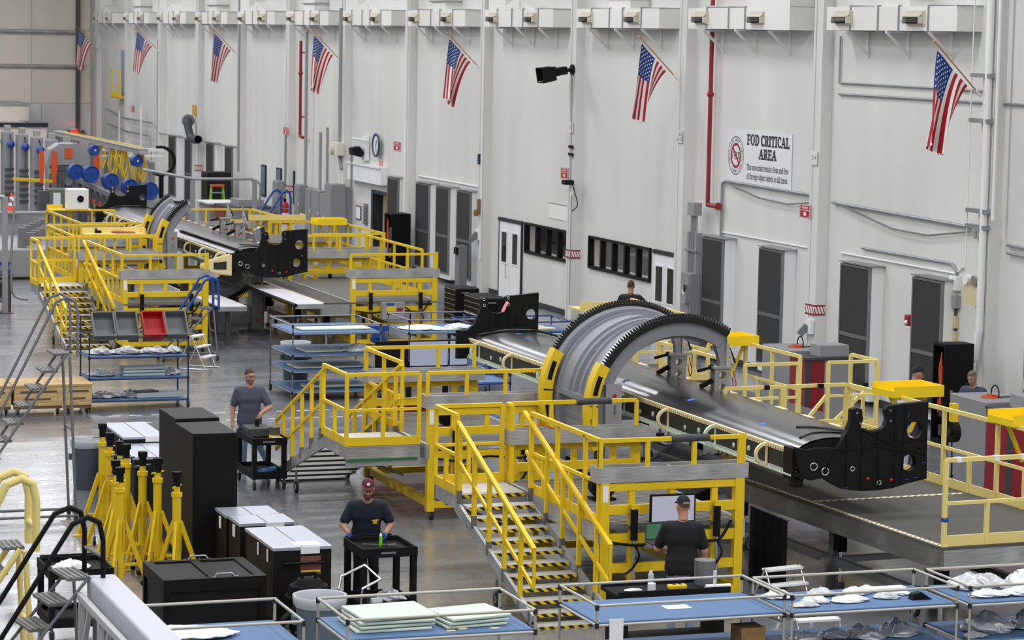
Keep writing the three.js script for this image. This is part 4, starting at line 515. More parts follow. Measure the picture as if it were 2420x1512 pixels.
function jig(label, zn, zf, dx, rot = 0, cx = 16.0, cy = 1.93) {
  const t = thing('rotating_jig', label, 'jig', [dx, 0, 0], 0, 'grey rotating ring jigs'), R = 1.47, D = Math.PI / 180;
  const arc = (r0, r1, a0, a1, n = 60) => { const p = []; for (let i = 0; i <= n; i++) { const a = (a0 + (a1 - a0) * i / n) * D; p.push([cx + r1 * Math.cos(a), cy + r1 * Math.sin(a)]); } for (let i = n; i >= 0; i--) { const a = (a0 + (a1 - a0) * i / n) * D; p.push([cx + r0 * Math.cos(a), cy + r0 * Math.sin(a)]); } return p; };
  const gearArc = (a0, a1) => { const p = [], da = 1.9; for (let a = a0; a < a1; a += da) for (const [f, r] of [[0, R - .055], [.3, R - .05], [.42, R], [.7, R], [.82, R - .05]]) p.push([cx + r * Math.cos((a + f * da) * D), cy + r * Math.sin((a + f * da) * D)]); for (let i = 50; i >= 0; i--) { const a = (a0 + (a1 - a0) * i / 50) * D; p.push([cx + (R - .14) * Math.cos(a), cy + (R - .14) * Math.sin(a)]); } return p; };
  for (const z of [zn, zf]) {
    const near = z === zn;
    part(t, 'ring_plate', prism(arc(R - .34, R - .13, 56 + rot, 318 + rot), .1).translate(0, 0, z - .05), mt.ring); part(t, 'ring_flange', prism(arc(R - .16, R - .1, 56 + rot, 318 + rot), .2).translate(0, 0, z - .22), mt.ringEdge, { label: 'bright machined ring edge' });
    const g = part(t, 'ring_gear', prism(gearArc(56 + rot, 318 + rot), .07).translate(0, 0, near ? z + .05 : z - .13), mt.gear, { label: 'black toothed gear' });
    const gu = part(t, 'gear_guard', [prism(arc(R - .13, R + .04, 150, 175, 10), .04).translate(0, 0, z + .13), prism(arc(R - .13, R + .04, 176, 202, 10), .04).translate(0, 0, z + .13), prism(arc(R + .015, R + .04, 150, 202, 16), .2).translate(0, 0, z - .05)], mt.yellow, { label: 'yellow gear guard with black slots' });
    for (const a of [163, 189]) part(gu, 'guard_slot', prism(arc(R - .085, R - .01, a - 6, a + 6, 6), .014).translate(0, 0, z + .165), mt.black);
  }
  // curved box webs between the plates
  const span = (a0, a1, z0, z1, r) => prism(arc(r - .06, r, a0, a1), z1 - z0).translate(0, 0, z0), L = zn - zf;
  part(t, 'ring_drum', [span(62 + rot, 178, zf, zn, R - .26), span(188, 312 + rot, zf, zn, R - .26)], mt.ring);
  for (const [a, b] of [[.06, .44], [.56, .94]]) { part(t, 'box_web', [span(62 + rot, 176, zf + L * a, zf + L * b, R - .2), prism(arc(R - .4, R - .2, 62 + rot, 176), .03).translate(0, 0, zf + L * a), prism(arc(R - .4, R - .2, 62 + rot, 176), .03).translate(0, 0, zf + L * b - .03), prism(arc(R - .2, R - .16, 66 + rot, 172), .02).translate(0, 0, zf + L * a + .12), prism(arc(R - .2, R - .16, 66 + rot, 172), .02).translate(0, 0, zf + L * b - .14)], mt.ring); part(t, 'box_web', span(200, 318, zf + L * a, zf + L * b, R - .2), mt.ring); }
  const P = (a, r) => [cx + r * Math.cos(a * D), cy + r * Math.sin(a * D)];
  for (const a of rot ? [140, 176, 196, 225, 262, 300] : [100, 140, 176, 196, 225, 262, 300]) { const [x, y] = P(a, R - .3); part(t, 'cross_tube', bar([x, y, zf], [x, y, zn], .1), mt.ring); }
  part(t, 'side_box', [bx(cx - R + .18, cx - R + .32, cy - .95, cy + .1, zf + .1, zf + .3), bx(cx - R + .18, cx - R + .32, cy - .95, cy + .1, zn - .35, zn - .1), bx(cx - R + .18, cx - R + .5, cy + .08, cy + .16, zf + .05, zn - .05), bx(cx - R + .3, cx - R + .33, cy - .9, cy + .08, zf + .1, zn - .1)], mt.ring);
  const cb = part(t, 'control_column', bx(cx - R + .26, cx - R + .52, cy - .8, cy + .42, zn - .02, zn + .14), mt.greyPaint); part(cb, 'red_button', [wheel(cx - R + .4, cy + .26, zn + .15, .03, .02, 'z'), wheel(cx - R + .4, cy - .2, zn + .15, .03, .02, 'z')], mt.red); part(cb, 'handle', bar([cx - R + .4, cy + .12, zn + .15], [cx - R + .4, cy - .02, zn + .15], .04, .02), mt.steel);
  // arms with clamps at the open end
  for (const z of [zn - .05, zf + .2]) {
    const [ex, ey] = P(57, R - .2);
    if (!rot) part(t, 'clamp_arm', [prism([[ex - .16, ey + .1], [ex + .1, ey + .06], [ex + .1, ey - .5], [ex, ey - .5], [ex - .02, ey - .3]], .12).translate(0, 0, z - .06), bx(ex - .0, ex + .1, 2.55, ey - .4, z - .05, z + .05)], mt.ring);
    const c = part(t, 'wing_clamp', [prism([[0, 0], [.26, 0], [.26, .42], [0, .42]], .03, [[.13, .12, .055], [.13, .3, .055]]).translate(ex - .1, 2.14, z + .06), bx(ex - .14, ex + .2, 2.54, 2.58, z - .08, z + .12), prism([[0, 0], [.26, 0], [.26, .42], [0, .42]], .03, [[.13, .12, .055], [.13, .3, .055]]).translate(ex - .1, 2.14, z - .08), prism([[0, 0], [.14, 0], [.0, .42]], .03, [[.04, .1, .03]]).translate(ex + .08, 2.6, z + .06)], mt.alum, { label: 'aluminium wing clamp' });
    part(c, 'toggle_lever', [bar([ex - .35, 2.5, z], [ex - .1, 2.56, z], .04, .04), ball(ex - .12, 2.56, z, .04)], mt.black); part(c, 'upper_lever', bar([ex + .14, 2.85, z + .06], [ex + .24, 2.62, z + .06], .03), mt.black); part(c, 'clamp_jaw', bar([ex - .3, 2.26, z], [ex - .1, 2.36, z], .05, .07), mt.black); part(c, 'red_lanyard', tube([[ex + .22, 2.5, z + .05], [ex + .26, 2.3, z + .08], [ex + .24, 2.2, z + .05], [ex + .2, 2.4, z + .05]], .008), mt.red);
  }
  part(t, 'cradle', [bx(cx - 1.0, cx + 1.0, .02, .3, zf - .05, zf + .2), bx(cx - 1.0, cx + 1.0, .02, .3, zn - .2, zn + .05), bx(cx - .7, cx - .5, .3, .62, zf, zn), bx(cx + .5, cx + .7, .3, .62, zf, zn)], mt.grey2);
  return t;
}
jig('nearest grey ring jig turning the black wing', -37.5, -39.45, 0); jig('far grey ring jig, open at its top', -68.4, -70.3, .12, 64);
// jig end column in the far bay
{ const t = thing('jig_column', 'grey steel jig column on a bolted foot plate', 'column', [16.6, 0, -65.75]); part(t, 'column', rbx(-.16, .16, .06, 1.5, -.16, .16, .03), mt.grey2); part(t, 'foot_plate', bx(-.36, .36, 0, .06, -.3, .3), mt.dgrey); part(t, 'bracket', [bx(-.22, .22, 1.4, 1.75, -.12, .12), bx(-.3, .3, 1.42, 1.5, -.2, .2)], mt.ring); part(t, 'ring_eye', ringG(0, 1.2, .17, .07, .015), mt.black); part(t, 'red_stop', wheel(0, .35, .17, .04, .04, 'z'), mt.red);
  const b = thing('jig_base_beam', 'grey base beam between the far jig columns', 'beam', [0, 0, 0]); part(b, 'beam', bx(14.9, 16.42, .28, .7, -65.95, -65.55), mt.grey2); part(b, 'foot', bx(15.2, 15.6, 0, .28, -65.9, -65.6), mt.dgrey); part(b, 'motor', rbx(15.0, 15.5, .72, 1.0, -65.95, -65.6, .03), mt.black); part(b, 'yellow_label', bx(15.3, 15.5, .8, .95, -65.59, -65.58), mt.yellow); }

// ---------- far left: older assembly line ----------
{ // row of upright clamp plates with blue balancer balls
  for (let i = 0; i < 6; i++) {
    const x = 15.45 + i * .38, t = thing('jig_upright', `grey jig upright with a hanging blue ball, ${ORD[i] === 'nearest' ? 'leftmost' : ORD[i]} from the left`, 'upright', [x, 0, -100.5 + i * .9], 0, 'grey jig uprights in a row'), h = 3.75 - i * .06;
    part(t, 'plate', rbx(-.17, .17, .05, h, -.4, .4, .03), mt.greyPaint); part(t, 'cap_post', bx(-.1, .1, h, h + .22, -.2, .2), mt.alum); part(t, 'clamp_edge', [...Array(6)].map((_, k) => bx(-.17, .17, 1.2 + k * .22, 1.28 + k * .22, .4, .5)), mt.dgrey);
    const b = part(t, 'balancer_ball', ball(.03, h - .45, .62, .15), mt.blue, { label: 'blue balancer ball' }); part(b, 'hook', rod([.03, h - .3, .62], [.03, h - .1, .4], .02), mt.black); part(b, 'hose', rod([.03, h - .6, .62], [.03, h - 1.35, .62], .03), mt.dgrey); part(t, 'base', bx(-.18, .18, 0, .05, -.42, .42), mt.dgrey);
  }
  let t = thing('riveting_head', 'grey machine head with orange guards and a ribbed shaft', 'machine', [16.95, 0, -94]); part(t, 'shroud', prism([[-.75, 2.75], [-.6, 3.3], [-.3, 3.5], [.35, 3.5], [.6, 3.3], [.8, 2.8]], .9).translate(0, 0, -.45), mt.greyPaint); part(t, 'jaw_plate', bx(-.5, .5, 2.58, 2.75, -.4, .47), mt.dgrey); part(t, 'ram_box', rbx(-.42, .42, 1.35, 2.6, -.4, .4, .03), mt.grey2); for (let k = 0; k < 7; k++) part(t, 'ram_rib', bx(-.34 + k * .11, -.29 + k * .11, 1.5, 2.5, .4, .44), mt.dgrey); part(t, 'hub', wheel(0, 2.2, .47, .14, .12, 'z', 20), mt.chrome); part(t, 'pedestal', bx(-.4, .4, 0, 1.35, -.35, .35), mt.grey2);
  for (const [x, y] of [[-.98, 2.75], [-.55, 2.72], [.92, 2.8]]) part(t, 'orange_guard', prism([[0, .55], [.14, .5], [.16, -.1], [.08, -.62], [.0, -.6], [-.04, 0]], .1).translate(x, y, .46), mt.orange, { label: 'orange guard blade' }); part(t, 'orange_block', [bx(-.12, .0, 3.0, 3.35, .46, .5), bx(.02, .14, 3.0, 3.35, .46, .5)], mt.orange); part(t, 'side_bolt', wheel(-.6, 2.55, .4, .1, .1, 'z'), mt.alum); part(t, 'side_bolt', wheel(.62, 2.55, .4, .1, .1, 'z'), mt.alum); part(t, 'yellow_bar', bar([-1.9, 2.3, .5], [-.5, 2.22, .5], .1), mt.yellow);
  t = thing('control_cabinet', 'olive grey control cabinet with diamond placard below the machine head', 'cabinet', [16.7, 0, -92.6]); part(t, 'body', rbx(-.62, .6, .05, 2.02, -.4, .4, .03), M(0x6c7068, .6)); part(t, 'placard', bx(.02, .36, 1.3, 1.8, .4, .41), mt.paper); part(t, 'diamond', prism([[.19, 1.72], [.31, 1.55], [.19, 1.38], [.07, 1.55]], .01).translate(0, 0, .41), mt.dgrey); part(t, 'note', bx(-.5, -.25, 1.5, 1.9, .4, .41), mt.paper); part(t, 'note', bx(.4, .58, 1.4, 1.95, .4, .41), M(0xd9c8bc, .7)); part(t, 'side_arm', [bx(-.95, -.62, 1.2, 1.95, -.2, .3), bx(-.78, -.68, .6, 1.3, -.05, .15)], mt.dgrey); part(t, 'feet', bx(-.55, .5, 0, .05, -.35, .35), mt.black);
  // festoon beam
  t = thing('festoon_beam', 'long grey overhead beam carrying yellow hoses', 'beam'); part(t, 'beam', [bar([19.3, 3.25, -109], [18.75, 3.4, -89.5], .28, .14), bar([19.3, 3.35, -109], [18.75, 3.5, -89.5], .34, .03)], mt.alum); for (const z of [-90.5, -99, -107]) part(t, 'beam_post', bx(18.7, 18.86, 0, 3.3, z - .07, z + .07), mt.grey2); part(t, 'hose_run', [bar([19.25, 3.4, -107], [18.8, 3.55, -90], .05, .03)], mt.yellow); part(t, 'cross_arm', [bx(18.8, 21.0, 3.1, 3.2, -97, -96.8), bx(18.8, 21.0, 2.9, 2.96, -97, -96.8)], mt.white);
  [[18.72, -91.2, 1.1], [18.55, -93.5, .95], [18.3, -96, 1.05], [18.1, -98.5, .8], [17.6, -94.6, .7], [18.85, -90.2, .9]].forEach(([_x, z, L], i) => { const x = 18.75 + (-89.5 - z) * .0282; const q = thing('hose_loop', `${['nearest long', 'second', 'third', 'fourth', 'leftmost', 'coiled front'][i]} loop of yellow hose under the grey beam`, 'hose', [x, 3.35 - (-89.5 - z) * .0077, z], 0, 'yellow hose loops'); part(q, 'loop', tube([[0, 0, 0], [-.12, -L * .6, .05], [0, -L, 0], [.14, -L * .6, -.05], [.05, -.05, 0]], .035, 24), mt.yellow); part(q, 'loop', tube([[.05, 0, .05], [-.05, -L * .7, .1], [.08, -L * 1.1, .1], [.2, -L * .6, .05], [.1, -.05, .0]], .03, 24), mt.yellow); });
  [[17.25, 3.42, -90.5, .17, 'small reel at the top left'], [18.55, 3.1, -89.8, .19, 'small reel at the top right'], [16.63, 2.7, -90.5, .26, 'left wide reel'], [17.12, 2.62, -90.4, .29, 'second wide reel'], [17.75, 2.4, -90.2, .27, 'third wide reel'], [18.35, 2.22, -90.0, .27, 'fourth wide reel'], [18.98, 2.1, -89.8, .3, 'rightmost wide reel']].forEach(([x, y, z, r, l]) => { const q = thing('hose_reel', 'blue hose reel, ' + l + ' under the beam', 'reel', [x, y, z], .25, 'blue hose reels'); part(q, 'drum', wheel(0, 0, 0, r, .22, 'z', 22), mt.blue); part(q, 'rim', ringG(0, 0, .11, r * .93, .03), mt.blueD); part(q, 'hub', wheel(0, 0, .13, r * .16, .06, 'z'), r < .25 ? mt.white : mt.blueD); part(q, 'hanger', rod([0, r, 0], [0, r < .25 ? .3 : 1.0, -.1], .02), mt.steel); });
  // curved grey lower jig with orange clamps
  t = thing('lower_jig', 'dark grey lower jig with rows of orange clamps', 'jig'); for (let i = 0; i < 9; i++) { const z = -91.6 + i * .5, x = 17.0 + i * .1; part(t, 'jig_frame', [bx(x - .06, x + .06, 0, 2.35 - i * .07, z - .04, z + .04), bar([x, 2.3 - i * .07, z], [x + .3, 1.2, z + .1], .06, .1)], mt.dgrey); part(t, 'orange_clamp', bx(x + .02, x + .2, 1.75 - i * .05, 1.88 - i * .05, z + .05, z + .2), mt.orange); part(t, 'orange_clamp', bx(x + .1, x + .16, 1.15, 1.4, z + .05, z + .14), mt.orange); } part(t, 'long_rail', bar([16.95, 2.38, -91.8], [17.85, 1.8, -87.4], .1, .16), mt.grey2); part(t, 'long_rail', bar([17.0, 1.3, -91.8], [17.85, 1.2, -87.4], .08, .1), mt.dgrey); part(t, 'end_plate', prism([[-.2, 0], [.25, 0], [.3, 1.3], [.1, 1.9], [-.15, 1.95]], .1).translate(18.0, 0, -87.2), mt.grey2);
  t = thing('grey_machine_bed', 'low grey machine bed with brackets behind the left stands', 'machine', [13.9, 0, -84]); part(t, 'bed', rbx(-2.4, 1.2, .05, .9, -3, 3, .05), mt.greyPaint); for (let i = 0; i < 5; i++) part(t, 'bracket', [bx(-.6 + i * .3, -.38 + i * .3, .9, 1.5, 2.2 - i * .9, 2.5 - i * .9), bx(-.6 + i * .3, -.1 + i * .3, 1.2, 1.35, 2.2 - i * .9, 2.5 - i * .9)], mt.grey2); part(t, 'back_panel', bx(-2.4, 1.2, .9, 1.55, -3, -2.9), mt.greyPaint); part(t, 'pipe_rail', rod([-2.4, 1.6, -2.6], [1.2, 1.6, -2.6], .06), mt.greyPaint); part(t, 'feet', bx(-2.2, 1.0, 0, .05, -2.8, 2.8), mt.dgrey);
  t = thing('traffic_cone', 'orange traffic cone with white bands on the grey machine', 'cone', [13.93, 1.56, -86.8]); part(t, 'base', bx(-.2, .2, 0, .04, -.2, .2), mt.orange); part(t, 'cone', cyl(0, .04, .66, 0, .15, 20, .03), M(0xff4a1c, .5)); part(t, 'band', cyl(0, .26, .36, 0, .113, 20, .094), mt.white); part(t, 'band', cyl(0, .42, .54, 0, .082, 20, .06), mt.white);
  t = thing('storage_hood', 'pale grey curved hood behind the cone', 'hood', [12.6, 0, -92]); part(t, 'hood', prism([[-2.5, 0], [1.6, 0], [1.4, 1.2], [.9, 2.2], [.2, 2.45], [-2.5, 2.45]], 3).translate(0, 0, -1.5), mt.greyPaint); part(t, 'rail', bx(-2.5, 1.3, 1.3, 1.36, 1.5, 1.56), mt.dgrey);
  t = thing('cable_carrier', 'black cable chain arching off the white cross arm', 'cable chain', [20.9, 0, -96.9]); const c = []; for (let i = 0; i < 15; i++) { const a = Math.PI / 2 - i * Math.PI / 13; c.push(bx(.02, .12, -.16, .16, -.1, .1).rotateZ(a).translate(.42 * Math.cos(a), 2.75 + .42 * Math.sin(a), 0)); } part(t, 'links', c, mt.black); part(t, 'drop', bx(-.05, .1, 1.4, 2.3, -.1, .1), mt.black);
  // tall pipe frames
  t = thing('pipe_gantry', 'thin grey pipe gantry in front of the dark far screens', 'gantry'); part(t, 'cross_pipe', [...pipe([[17.6, 3.1, -84.2], [19.2, 2.82, -84], [21.05, 2.82, -84], [21.15, 2.7, -84]], .05)], mt.conduit); for (const x of [19.15, 21.15]) { part(t, 'upright', bx(x - .07, x + .07, 0, 2.8, -84.07, -83.93), mt.greyPaint); part(t, 'foot', bx(x - .2, x + .2, 0, .02, -84.2, -83.8), mt.dgrey); } part(t, 'flex_conduit', tube([[21.2, 2.75, -83.95], [21.32, 2.6, -83.95], [21.28, 1.6, -83.95], [21.3, .4, -83.95]], .035), mt.conduit);
  t = thing('pipe_gantry', 'grey pipe upright at the left edge beside the cone', 'gantry'); part(t, 'cross_pipe', rod([9.0, 3.05, -71.45], [11.28, 3.05, -71.45], .05), mt.conduit); part(t, 'upright', bx(11.22, 11.36, 0, 3.05, -71.52, -71.38), mt.greyPaint); part(t, 'flex_conduit', tube([[11.4, 3.0, -71.4], [11.52, 2.8, -71.4], [11.45, 1.6, -71.4], [11.48, .5, -71.4], [11.9, .35, -71.4]], .035), mt.conduit); part(t, 'foot', bx(11.1, 11.5, 0, .02, -71.6, -71.3), mt.dgrey);
  t = thing('left_workbench', 'dark workbench at the left edge with a blue vise', 'workbench', [10.6, 0, -72.3]); part(t, 'top', bx(-2, .95, .95, 1.02, -.5, .6), mt.dgrey); for (const x of [-.9, .85]) part(t, 'leg', bx(x - .05, x + .05, 0, .95, .45, .55), mt.dgrey); part(t, 'shelf', bx(-2, .9, .25, .32, -.5, .55), mt.alumD); part(t, 'back', bx(-2, .95, .3, .7, -.5, -.45), mt.dgrey);
  t = thing('bench_vise', 'small blue vise on the left dark workbench', 'vise', [11.38, 1.02, -71.95]); part(t, 'body', [bx(-.12, .12, 0, .08, -.12, .12), bx(-.08, .08, .08, .22, -.1, .1), bx(-.16, .16, .2, .3, -.08, .08)], mt.blue); part(t, 'screw', rod([-.05, .15, .05], [.05, .12, .3], .02), mt.steel);
  t = thing('plastic_tub', 'white tub with a blue lid on the left dark workbench', 'tub', [10.85, 1.02, -71.95]); part(t, 'tub', cyl(0, 0, .22, 0, .12, 20, .13), mt.white); part(t, 'lid', cyl(0, .22, .26, 0, .14, 20), mt.blue);
  solo('water_bottle', 'clear bottle beside the blue vise', 'bottle', [cyl(11.12, 1.02, 1.22, -71.95, .05, 12), cyl(11.12, 1.22, 1.3, -71.95, .03, 10, .015)], mt.liner);
  // equipment by the far wall
  t = thing('server_cabinet', 'tall black cabinet at the far wall, seen over the far jig', 'cabinet', [24.8, 0, -104.6]); part(t, 'body', rbx(-.5, .45, .03, 1.95, -.55, .55, .03), mt.black); part(t, 'door', bx(-.45, .4, .1, 1.9, .55, .57), mt.blackS); part(t, 'feet', bx(-.4, .4, 0, .03, -.4, .4), mt.dgrey);
  t = thing('step_ladder', 'lime green step ladder in front of a black cabinet', 'ladder', [24.3, 0, -102.4]); for (const s of [-1, 1]) { part(t, 'rail', bar([s * .32, .0, .3], [s * .22, 1.55, 0], .05), mt.lime); part(t, 'rear_rail', bar([s * .3, 0, -.4], [s * .22, 1.5, -.05], .04), mt.lime); } for (const y of [.3, .62, .95, 1.25]) part(t, 'step', bx(-.28, .28, y, y + .04, .3 - y * .2 - .06, .36 - y * .2), mt.alum); part(t, 'top_cap', bx(-.26, .26, 1.5, 1.58, -.12, .1), mt.orange);
  t = thing('work_table', 'grey cabinet desk with a metal box on top near the far wall', 'desk', [24.2, 0, -97.6]); part(t, 'desk', rbx(-.8, .8, .02, 1.05, -1.2, 1.2, .03), mt.cabGrey); part(t, 'top', bx(-.85, .85, 1.05, 1.1, -1.25, 1.25), mt.cabDark); part(t, 'metal_box', bx(-.45, .5, 1.1, 1.35, -.4, .9), mt.greyPaint); part(t, 'red_side', bx(-.83, -.8, .1, 1.0, -1.1, .3), mt.redD);
  t = thing('white_desk', 'white topped desk left of the grey cabinet desk', 'desk', [24.0, 0, -100.2]); part(t, 'top', bx(-.8, .9, 1.02, 1.08, -1, 1), mt.white); part(t, 'carcass', bx(-.7, .8, 0, 1.02, -.9, .9), mt.cabGrey);
  t = thing('fire_extinguisher', 'red fire extinguisher standing by the far pilaster', 'extinguisher', [25.2, .55, -95.6]); part(t, 'cylinder', [cyl(0, 0, .65, 0, .15, 16), ball(0, .65, 0, .15)], mt.red); part(t, 'valve', [cyl(0, .75, .9, 0, .05), bar([0, .88, 0], [-.2, .95, 0], .04)], mt.black); part(t, 'label', cyl(0, .2, .4, 0, .153, 16), mt.paper); part(t, 'bracket', bx(-.1, .35, -.55, 0, -.12, .12), mt.white);
}
// rolling ladders with looped rails
function rollingLadder(label, pos, turn, n, rise, run, w, o = {}) {   // climbs towards +x; top step at the origin's x
  const t = thing('rolling_ladder', label, 'ladder', pos, turn, 'rolling ladders'), H = n * rise, m = o.mat || mt.grey2, r = o.r || .02;
  const st = part(t, 'step', [bx(-.14, .1, -.03, 0, -w / 2 + .02, w / 2 - .02), ...[-.11, -.05, .01, .07].map(x => bx(x, x + .025, 0, .008, -w / 2 + .03, w / 2 - .03))], o.step || mt.alumD); st.position.set(0, H, 0);
  for (let i = 1; i < n; i++) same(t, 'step', st, -run * i, H - rise * i, 0);
  for (const s of [-1, 1]) {
    const z = s * w / 2; part(t, 'side_rail', rod([-run * n, .02, z], [.05, H - .02, z], r), m); const up = o.up ?? .85;
    part(t, 'handrail', pipe([[-run * n * (o.low ?? .8), rise * n * (1 - (o.low ?? .8)) + .35, z], [-.1, H + up - .06, z], [.06, H + up, z], [.18, H + up - .06, z], [.22, H + up - .25, z], [.22, H - .05, z]], o.hr || r), o.hand || m);
    part(t, 'rear_leg', rod([.1, H - .04, z], [.2, .12, z], r), m); part(t, 'foot_rail', rod([-run * n, .12, z], [.2, .12, z], r), m); caster(t, .2, z, .06, 'x', .14); caster(t, -run * n + .05, z, .06, 'x', .14);
  }
  for (const [x, y] of [[.15, H * .55], [.2, .14], [-run * n, .12], [.22, H + .2]]) part(t, 'cross_bar', rod([x, y, -w / 2], [x, y, w / 2], r), m);
  return t;
}
rollingLadder('tall grey rolling ladder at the left edge, beside the trash bin', [7.3, 0, -41], 0, 10, .26, .172, .62, { r: .022 });
rollingLadder('grey rolling ladder with black grips in the lower left corner', [5.0, 0, -27.3], .12, 8, .245, .2, .62, { r: .018, hand: mt.black, hr: .028, up: .62 });
rollingLadder('yellow railed ladder in the lower left corner', [4.72, 0, -29.4], .0, 7, .27, .18, .5, { mat: mt.pale, r: .035, hr: .045, up: .75 });
rollingLadder('ladder with blue looped rails before the far left stand', [14.15, 0, -60.6], .0, 5, .24, .22, .55, { hand: mt.blue, hr: .03, up: .7 });
rollingLadder('steel ladder with a blue rail by the far wall boxes', [22.9, 0, -87.5], .3, 6, .24, .26, .6, { hand: mt.blue, hr: .04, up: .8 });

// ---------- carts, racks, cases ----------
// crumpled foil or film bag
function bag(w, h, d, s) {
  const g = new THREE.SphereGeometry(1, 44, 26), p = g.attributes.position;
  for (let i = 0; i < p.count; i++) {
    const x = p.getX(i), y = p.getY(i), z = p.getZ(i), q = (f, o) => vnoise(x * f + o + s * 7.3 + y * f * .37, z * f + y * f * .81 + s * 3.1 + o, 997), rid = (f, o) => 1 - Math.abs(2 * q(f, o) - 1);
    const k = .78 + .34 * q(2.1, 3) + .2 * rid(3.7, 9) + .13 * rid(8.5, 17) - .2, e = Math.pow(Math.abs(x), 1.6), lift = (.55 + .45 * q(2.6, 40)) * (1 - .55 * e);
    p.setXYZ(i, x * k * w / 2 * 1.12, Math.max(0, (y * .55 + .3)) * h * lift * (.75 + .5 * rid(5.2, 23)), z * k * d / 2 * 1.1);
  }
  g.computeVertexNormals(); return g;
}
let bagN = 0;
function wrapped(label, x, y, z, w, h, d, mat = mt.foil) { bagN++; const g = bag(w, h, d, bagN); g.computeBoundingBox(); g.translate(0, -g.boundingBox.min.y, 0); return solo('wrapped_part', label, 'wrapped part', g, mat, { pos: [x, y + .003, z], turn: rr(-.3, .3), group: 'film wrapped parts on the racks' }); }
function panel(label, x, y, z, w, d, mat = mt.panelMint, turn = 0, h = .03) { const g = new RoundedBoxGeometry(w, h, d, 1, .01); g.translate(0, h / 2, 0); return solo('sheet_panel', label, 'panel', g, mat, { pos: [x, y + .003, z], turn, group: 'sheet panels on the racks' }); }
function pipeRack(label, x0, x1, z0, z1, top, shelves, o = {}) {
  const t = thing('pipe_rack', label, 'rack', [0, 0, 0], 0, 'pipe racks with blue shelves'), m = o.mat || mt.tube, jm = o.joint || mt.joint, r = .017, base = .14;
  for (const x of [x0, x1]) for (const z of [z0, z1]) { const p = part(t, 'post', rod([x, base, z], [x, top, z], r), m); part(p, 'joint', [cyl(x, top - .05, top + .012, z, r * 1.5, 10)], jm); caster(t, x, z, .065, 'x', base); }
  for (const [a, b] of [[[x0, top, z0], [x1, top, z0]], [[x0, top, z1], [x1, top, z1]], [[x0, top, z0], [x0, top, z1]], [[x1, top, z0], [x1, top, z1]]]) if (!(o.openFront && a[2] === z1 && b[2] === z1)) part(t, 'top_rail', rod(a, b, r), m);
  for (const y of shelves) { const s = part(t, 'shelf', bx(x0 + .01, x1 - .01, y - .02, y, z0 + .01, z1 - .01), o.shelf || mt.shelf, { label: 'blue shelf board' }); part(s, 'shelf_rail', [rod([x0, y - .03, z0], [x1, y - .03, z0], r), rod([x0, y - .03, z1], [x1, y - .03, z1], r), rod([x0, y - .03, z0], [x0, y - .03, z1], r), rod([x1, y - .03, z0], [x1, y - .03, z1], r)], m); for (const x of [x0, x1]) for (const z of [z0, z1]) part(s, 'joint', cyl(x, y - .06, y, z, r * 1.55, 8), jm); }
  return t;
}
// front row of racks
pipeRack('frontmost rack at the lower left with a white sheet on it', 5.7, 7.4, -28.35, -27.15, 1.35, [1.12, .5]); pipeRack('frontmost rack carrying stacked mint panels', 7.86, 9.96, -28.25, -27.08, 1.35, [1.14, .5]); pipeRack('frontmost rack with an almost empty blue top', 10.68, 12.92, -28.25, -27.1, 1.35, [1.16, .7]); pipeRack('frontmost rack strewn with white film packets', 12.99, 15.06, -28.1, -27.05, 1.35, [1.16, .72]); pipeRack('frontmost rack at the lower right with silver packages', 15.2, 17.5, -28.05, -27.0, 1.35, [1.16, .72]);
for (let i = 0; i < 4; i++) panel(`${['lowest', 'second', 'third', 'top'][i]} mint panel of the left stack on the front rack`, 8.45 + i * .02, 1.14 + i * .042, -27.7, .85, .75, i % 2 ? mt.panelMint : mt.mint, .06 * (i % 2), .032);
for (let i = 0; i < 3; i++) panel(`${['lowest', 'middle', 'top'][i]} mint panel of the right stack on the front rack`, 9.35 + i * .02, 1.14 + i * .042, -27.62, .72, .62, mt.panelMint, .1 + .03 * i, .032);
{ const p = [[9.15, -27.3], [9.0, -27.25], [9.5, -27.25]]; p.forEach(([x, z], i) => solo('paper_tag', `${['left', 'middle', 'right'][i]} cream paper tag on the mint panel rack`, 'tag', bx(x, x + .1, 1.143, 1.147, z, z + .06), mt.cream)); }
solo('white_sheet', 'white sheet covering most of the lower left rack', 'sheet', bag(1.1, .08, .6, 77).translate(6.2, 1.14, -27.75), mt.paper);
solo('paper_sheet', 'white paper sheet lying on the empty blue rack', 'paper', bx(11.7, 12.0, 1.162, 1.166, -27.75, -27.55), mt.paper);
solo('paper_placard', 'white placard hanging from the post of the empty blue rack', 'placard', bx(10.82, 10.98, .8, 1.2, -27.08, -27.07), mt.paper);
[[13.2, -27.85, .34, .1, .3], [13.5, -27.5, .3, .1, .22], [13.75, -27.85, .3, .1, .24], [13.9, -27.45, .42, .09, .26], [14.15, -27.8, .34, .1, .24], [14.4, -27.5, .28, .09, .2], [14.35, -27.9, .24, .08, .2], [14.65, -27.65, .26, .07, .18], [13.3, -27.35, .3, .06, .22]].forEach(([x, z, w, h, d], i) => wrapped(`white film packet on the strewn rack, ${ORD[i] === 'nearest' ? 'first' : ORD[i]} from its left end`, x, 1.16, z, w, h, d, i % 3 === 2 ? mt.foil : mt.poly));
solo('black_wedge', 'small black wedge on the strewn rack', 'wedge', prism([[0, 0], [.26, 0], [.12, .09], [.02, .07]], .1).translate(14.62, 1.162, -27.4), mt.black);
panel('perforated white board behind the film packets', 14.55, 1.16, -27.95, .62, .14, mt.paper, 0, .03);
